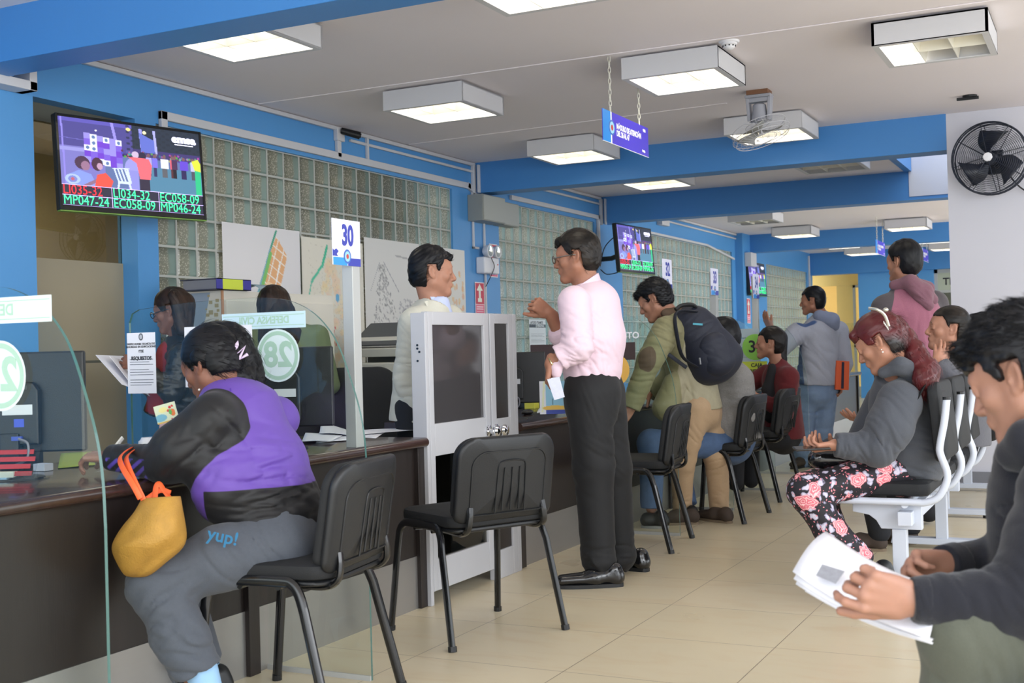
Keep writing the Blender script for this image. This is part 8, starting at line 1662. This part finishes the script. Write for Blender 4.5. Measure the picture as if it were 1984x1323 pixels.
garment(root, 'hooded_top', GG, [('c', (1752, 775, 5.38), (1762, 870, 5.38), 0.150, 0.165, 0.06, 1.25), ('c', (1762, 870, 5.38), (1752, 908, 5.38), 0.160, 0.155, 0.06, 1.12, 'e'), ('c', (1735, 735, 5.32), (1750, 765, 5.36), 0.08, 0.14, 0.05, 1.2), ('c', sh, (1722, 830, 5.12), 0.098, 0.09, 0.05), ('c', (1722, 830, 5.12), el, .09, .078, .05), ('c', el, wr, 0.076, 0.052, 0.03, 1.0, 'e'), ('c', sh2, el2, 0.09, 0.075, 0.05), ('c', el2, wr2, 0.07, 0.05, 0.03, 1.0, 'e')], 0.0058,
    [((1700, 870, 5.05), 0.12, 0.012, nrm(dirv(90) + UP * .4), 0.045), ((1780, 880, 5.2), 0.16, 0.007, nrm(UP + dirv(90) * .3), 0.06), ((1735, 780, 5.05), 0.12, 0.005, nrm(UP + dirv(90)), 0.06), ((1630, 865, 5.1), .07, .007, dirv(90), .03)], 0.002, 6, hole=((1712, 712, 5.25), .075))
garment(root, 'hood', GG, [('c', (1712, 722, 5.22), (1745, 708, 5.18), 0.024, 0.032, 0.03), ('c', (1745, 708, 5.18), (1778, 722, 5.22), 0.034, 0.045, 0.03), ('c', (1778, 722, 5.22), (1790, 745, 5.3), 0.045, 0.04, 0.03), ('c', (1712, 718, 5.4), (1760, 716, 5.42), .03, .04, .03), ('c', (1755, 722, 5.25), (1785, 755, 5.26), .04, .05, .04)], 0.006, [((1765, 725, 5.1), .1, .006, UP, .04)], 0.002)
put_mb(MB().tube(smooth_path([pp(q) for q in ((1792, 745, 5.12), (1775, 775, 5.10), (1755, 798, 5.095), (1735, 812, 5.06))]), 0.013, 8, flat=.3, up=tuple(float(c) for c in -FWD)), 'bag_strap', BLK, root, smooth=True)
def floral():
    m = bpy.data.materials.new('floral_leggings'); m.use_nodes = True; nt = m.node_tree; b = nt.nodes['Principled BSDF']; b.inputs['Roughness'].default_value = 0.7; t = nd(nt, 'ShaderNodeTexCoord')
    n = nd(nt, 'ShaderNodeTexNoise'); n.inputs['Scale'].default_value = 22; nt.links.new(t.outputs['Object'], n.inputs['Vector']); wv = nd(nt, 'ShaderNodeMix', data_type='RGBA', blend_type='LINEAR_LIGHT'); wv.inputs['Factor'].default_value = 0.03; nt.links.new(t.outputs['Object'], wv.inputs['A']); nt.links.new(n.outputs['Color'], wv.inputs['B'])
    prev = srgb(26, 24, 32)
    def layer(scale, lo, hi, ca, cb, rings, ofs):
        nonlocal prev
        mp = nd(nt, 'ShaderNodeMapping'); mp.inputs['Location'].default_value = ofs; nt.links.new(wv.outputs['Result'], mp.inputs['Vector'])
        v = nd(nt, 'ShaderNodeTexVoronoi'); v.inputs['Scale'].default_value = scale; v.inputs['Randomness'].default_value = 0.8; nt.links.new(mp.outputs[0], v.inputs['Vector'])
        r = nd(nt, 'ShaderNodeMapRange'); r.inputs['From Min'].default_value = hi; r.inputs['From Max'].default_value = lo; nt.links.new(v.outputs['Distance'], r.inputs['Value'])
        s_ = nd(nt, 'ShaderNodeMath', operation='SINE'); ml = nd(nt, 'ShaderNodeMath', operation='MULTIPLY'); ml.inputs[1].default_value = rings; nt.links.new(v.outputs['Distance'], ml.inputs[0]); nt.links.new(ml.outputs[0], s_.inputs[0])
        c = nd(nt, 'ShaderNodeMix', data_type='RGBA'); c.inputs['A'].default_value = ca; c.inputs['B'].default_value = cb; nt.links.new(s_.outputs[0], c.inputs['Factor'])
        mx = nd(nt, 'ShaderNodeMix', data_type='RGBA'); nt.links.new(r.outputs[0], mx.inputs['Factor']); nt.links.new(c.outputs['Result'], mx.inputs['B'])
        if isinstance(prev, tuple): mx.inputs['A'].default_value = prev
        else: nt.links.new(prev, mx.inputs['A'])
        prev = mx.outputs['Result']
    layer(24, .34, .40, srgb(150, 145, 170), srgb(205, 200, 215), 9, (0, 0, 0)); layer(55, .20, .26, srgb(190, 80, 90), srgb(226, 140, 150), 9, (3, 1, 2)); layer(11.5, .36, .41, srgb(216, 110, 124), srgb(244, 196, 196), 60, (5, 2, 1))
    nt.links.new(prev, b.inputs['Base Color']); return m
FL = floral()
garment(root, 'leggings', FL, [('c', (1750, 900, 5.38), (1745, 910, 5.38), 0.12, 0.12, 0.05, 1.15), ('c', hp[0], kn[0], 0.088, 0.074, 0.05), ('c', kn[0], (1610, 1030, 5.15), 0.078, 0.066, 0.04), ('c', (1610, 1030, 5.15), an[0], 0.066, 0.045, 0.03), ('c', hp[1], kn[1], 0.098, 0.078, 0.05), ('c', kn[1], an[1], 0.075, 0.045, 0.04)], 0.0062, [((1565, 1000, 5.1), .08, .004, UP, .04)], 0.0015)
shoes(root, [((*pp((1715, 1100, 5.15))[:2], .075), (*pp((1665, 1130, 5.05))[:2], .075)), ((*pp((1690, 1140, 5.4))[:2], 0), (*pp((1610, 1140, 5.35))[:2], 0))], BLK, WP, name='sandal')
tag(MB().box(-0.075, -0.038, -0.005, 0.075, 0.038, 0.005).build('mobile_phone', BLKM, bevel=0.004), 'black mobile phone in the hand of the red-haired woman', 'phone').matrix_world = frame(P(1572, 868, 5.13), nrm(dirv(90)), nrm(dirv(0) + UP * 0.2), nrm(UP))
GAX = nrm(dirv(90)); hb = empty('handbag', pp((1600, 895, 5.3)), label='small black handbag on the lap of the red-haired woman', cat='handbag'); garment(hb, 'bag_body', mat('black_leather', srgb(22, 22, 24), .3), [('c', (1585, 888, 5.28), (1632, 890, 5.3), .045, .05, .03), ('c', (1600, 882, 5.3), (1625, 880, 5.32), .035, .035, .03)], 0.007, base=.003)

# ---- 12. older man, hand at his neck ----------------------------------------------------
root = person('seated older man in dark grey resting a hand on his neck, behind the red-haired woman', (-0.9, 6.65, 0)); GAX = nrm(dirv(25)); D = 6.55
nk = (1858, 682, D); fr, hS = head((1836, 637, D), -80, -0.10, nk, .98); hip = (1850, 870, D); sh, el, wr = (1872, 735, D - .15), (1868, 770, D - .3), (1818, 705, D - .22); sh2, el2, wr2 = (1850, 730, D + .2), (1780, 820, D + .2), (1678, 818, D + .05)
Fz = lambda x, z, d=0: (*P(x, 900, D + d)[:2], z); hp = [Fz(1830, .52, -.1), Fz(1835, .52, .1)]; kn = [Fz(1680, .50, -.15), Fz(1690, .50, .1)]; an = [Fz(1700, .1, -.1), Fz(1760, .1, .1)]
h1 = hand_of(wr, (1835, 672, D - .16), nrm(dirv(0) * .8 + UP * .1), 1, el, (0.15, 0.18, 0.2, 0.25), 0.12, (.3, .2, .2)); h2 = hand_of(wr2, (1645, 808, D), UP, 1, el2, (.15, .2, .25, .3), 0.1)
VF, mk = body_mesh(stand_in_body(pp(nk), pp(hip), [pp(sh), pp(sh2)], [pp(el), pp(el2)], hp, kn, an), hS, fr, [h1, h2], hsc=.98); put('body', VF, SK1, root, {'m1': mk}); face_parts(root, fr, .98)
hair(root, fr, HAIRG, .98, 1500, 0.035, 0.08, thick=0.011, hairline=0.068, side=0.006, nape=-0.075, rough=0.002, h=0.005, flow=(0, -1, 0.0))
garment(root, 'sweater', masked('dark_grey_sweater', [srgb(92, 92, 98)], .95, .3, .4, 180, .12), [('c', (1862, 745, D), (1860, 860, D), .15, .16, .06, 1.25, 'e'), ('c', (1860, 695, D), (1862, 740, D), .07, .13, .05, 1.2), ('c', sh, el, .09, .08, .05), ('c', el, wr, .075, .052, .03, 1.0, 'e'), ('c', sh2, el2, .085, .07, .05), ('c', el2, wr2, .065, .05, .03, 1.0, 'e')], .008, [((1865, 750, D - .3), .12, .01, dirv(90), .05)], .003, hole=((1846, 668, D), .062))
garment(root, 'trousers', MATS['dark_trousers'], [('c', Fz(1850, .58), Fz(1845, .54), .13, .13, .05, 1.15), ('c', hp[0], kn[0], .09, .075), ('c', kn[0], an[0], .075, .06), ('c', hp[1], kn[1], .09, .075), ('c', kn[1], an[1], .075, .06)], .012)
shoes(root, [((*an[0][:2], 0), (an[0][0] - .2, an[0][1], 0)), ((*an[1][:2], 0), (an[1][0] - .2, an[1][1], 0))], LO, mat('tan_sole', srgb(150, 120, 90), .7))
# person mostly hidden behind the foreground head
root = person('dark-haired person sitting beside the older man, mostly hidden behind the foreground head', (-0.85, 8.2, 0)); D = 8.05; GAX = nrm(dirv(25))
fr, hS = head((1893, 645, D), -70, 0.1, (1905, 690, D)); Fz = lambda x, z, d=0: (*P(x, 900, D + d)[:2], z)
VF, mk = body_mesh(stand_in_body(pp((1905, 690, D)), V3(Fz(1912, .6)), [pp((1905, 730, D - .15))], [pp((1895, 800, D - .15))], [Fz(1905, .54)], [Fz(1780, .5)], [Fz(1790, .1)]), hS, fr, []); put('body', VF, SK2, root, {'m1': mk})
hair(root, fr, HAIRN, 1.0, 300, .02, .1, thick=.016, hairline=.06, side=.02, nape=-.08, h=.007)
garment(root, 'jacket', MATS['dark_trousers'], [('c', (1908, 740, D), Fz(1912, .58), .14, .15, .05, 1.2), ('c', (1906, 698, D), (1908, 740, D), .07, .12, .04), ('c', (1905, 730, D - .15), (1895, 800, D - .15), .08, .07)], .013)
garment(root, 'trousers', MATS['grey_skirting'], [('c', Fz(1905, .54), Fz(1780, .5), .09, .075), ('c', Fz(1780, .5), Fz(1790, .06), .075, .06)], .014)

# ---- 13. young man in the foreground ------------------------------------------------------
root = person('young man in a navy hooded top in the right foreground, bent over papers', (0.1, 2.35, 0)); GAX = nrm(dirv(40)); D = 2.2
nk = (2012, 850, D + .06); fr, hS = head((1984, 730, D), -44, 0.40, nk, .94, jaw=1.0); hip = (2085, 1190, D + .12)
sh, el, wr = (2060, 960, D - .12), (1985, 1165, D - .18), (1772, 1162, D - .16); sh2, el2, wr2 = (2025, 950, D + .28), (1995, 1085, D + .25), (1832, 1094, D + .1)
hp = [(2090, 1270, D - .02), (2080, 1250, D + .2)]; kn = [(1872, 1218, D - .14), (1900, 1210, D + .15)]; an = [(1880, 1480, D - .1), (1920, 1450, D + .2)]
h1 = hand_of(wr, (1700, 1148, D - .17), nrm(dirv(0) + UP * .15), 1, el, (0.62, 0.95, 1.0, 1.05), 0.05, (0.50, 0.45, 0.35), r=.040); h2 = hand_of(wr2, (1765, 1098, D + .07), nrm(dirv(180) - UP * .5), -1, el2, (0.5, 0.8, 0.9, 1.0), 0.05, (0.25, 0.35, 0.25), r=.040)
VF, mk = body_mesh(stand_in_body(pp(nk), pp(hip), [pp(sh), pp(sh2)], [pp(el), pp(el2)], [pp(q) for q in hp], [pp(q) for q in kn], [pp(q) for q in an]), hS, fr, [h1, h2], hh=0.0026, hsc=.94); put('body', VF, skin('skin_rose', srgb(158, 118, 100)), root, {'m1': mk}); face_parts(root, fr, .94)
V, F = join(hair_sdf(fr, .94, thick=0.022, hairline=0.050, side=0.016, nape=-0.07, rough=0.004, seed=3, h=0.0038, spiky=0.008, flow=(0, 0.9, 0.3), fringe=[((-0.04, 0.07, 0.075), (0.04, 0.08, 0.07), 0.024, 0.022)]))
put('hair', join([(V, F), strands(V, F, fr, 9000, 0.028, 0.0007, 3, (0, 0.9, 0.2), 0.6, 0.0, lambda c: (((c - fr[0]) @ fr[1])[:, 2] > 0.052) | (((c - fr[0]) @ fr[1])[:, 1] < -0.06))]), HAIRN, root)
NAV = masked('navy_hoodie', [srgb(17, 19, 29)], 0.95, 0.5, 0.3, 350, 0.12, weave=250)
garment(root, 'hooded_top', NAV, [('c', (2060, 960, D + .08), (2075, 1080, D + .1), 0.125, 0.135, 0.05, 1.3), ('c', (2075, 1080, D + .1), (2085, 1200, D + .12), 0.135, 0.145, 0.05, 1.2, 'e'), ('c', (2020, 880, D + .06), (2048, 930, D + .08), 0.075, 0.12, 0.05, 1.2), ('c', sh, (2040, 1080, D - .17), .08, .072, .05), ('c', (2040, 1080, D - .17), el, .072, .066, .05), ('c', el, wr, 0.060, 0.040, 0.03, 1.0, 'e'), ('c', sh2, el2, 0.078, 0.065, 0.05), ('c', el2, wr2, 0.056, 0.038, 0.03, 1.0, 'e')],
    0.0046, [((1850, 1165, D - .2), .09, .005, nrm(dirv(90) + UP * .3), .035), ((1975, 1000, D - .05), .12, .007, UP, .05), ((1960, 1170, D - .2), .1, .006, nrm(dirv(90) + UP * .6), .04)], 0.0018, 6, hole=((1985, 820, D + .03), .062))
garment(root, 'hood', NAV, [('c', (1958, 880, D - .03), (1990, 850, D - .07), .020, .026, .02), ('c', (1990, 850, D - .07), (2040, 860, D - .02), .028, .05, .03), ('c', (1958, 880, D - .03), (1975, 905, D + .08), .022, .026, .02), ('c', (2010, 870, D - .06), (2040, 900, D - .04), .04, .05, .03)], .005, base=.002)
for a, b_ in ((wr, el), (wr2, el2)):
    garment(root, 'cuff', NAV, [('c', mix(pp(a), pp(b_), 0.13), mix(pp(a), pp(b_), -0.03), .043, .038, .01, 1.0, 'es')], .004, base=.0006)
garment(root, 'trousers', masked('olive_grey_trousers', [srgb(76, 79, 69)], 0.9, 0.3, 0.25, 250, 0.08), [('c', hip, (2085, 1240, D + .1), .13, .13, .05, 1.2), ('c', hp[0], (1970, 1240, D - .1), .09, .088, .05), ('c', (1970, 1240, D - .1), kn[0], .088, .076, .05), ('c', kn[0], (1875, 1360, D - .12), .076, .072, .04), ('c', (1875, 1360, D - .12), an[0], .072, .06, .04), ('c', hp[1], kn[1], .085, .07), ('c', kn[1], an[1], .07, .06)], .0055, [((1900, 1290, D - .2), .1, .006, nrm(dirv(90) + UP * .5), .05)], .0018, 8)
pk = empty('paper_bundle', label='bundle of white sheets held by the young man in the foreground', cat='paper')
for k, q in enumerate((((1600, 1030, 2.42), (1536, 1108, 2.34), (1800, 1238, 1.99), (1826, 1140, 2.10)), ((1602, 1040, 2.43), (1538, 1122, 2.35), (1803, 1244, 2.0), (1830, 1216, 2.08)), ((1600, 1050, 2.44), (1542, 1132, 2.36), (1806, 1248, 2.01), (1832, 1220, 2.1)), ((1610, 1060, 2.45), (1560, 1146, 2.37), (1800, 1238, 2.02), (1826, 1212, 2.1)))):
    c = [pp(p) for p in q]; n = 10; m = MB(); vs = []
    for i in range(n + 1):
        for j in range(n + 1):
            u, v = i / n, j / n; p = (c[0] * (1 - u) + c[3] * u) * (1 - v) + (c[1] * (1 - u) + c[2] * u) * v; vs.append(p + UP * 0.014 * math.sin(u * PI) * -1 + UP * 0.012 * (1 - u) ** 2 * math.sin(v * PI))
    m.add(vs, [(i * (n + 1) + j, (i + 1) * (n + 1) + j, (i + 1) * (n + 1) + j + 1, i * (n + 1) + j + 1) for i in range(n) for j in range(n)])
    o = m.build('sheet', PAPER, pk, smooth=True); md = o.modifiers.new('t', 'SOLIDIFY'); md.thickness = 0.0012
m = MB(); q0 = [pp(p) for p in ((1592, 1096, 2.30), (1636, 1110, 2.25), (1618, 1134, 2.225), (1580, 1118, 2.275))]; m.add([p + UP * .004 - FWD * .004 for p in q0], [(0, 1, 2, 3)]); m.build('printed_photo', mat('grey_print', srgb(150, 152, 160), .6, var=.25, vscale=90), pk)
bpy.context.view_layer.update()
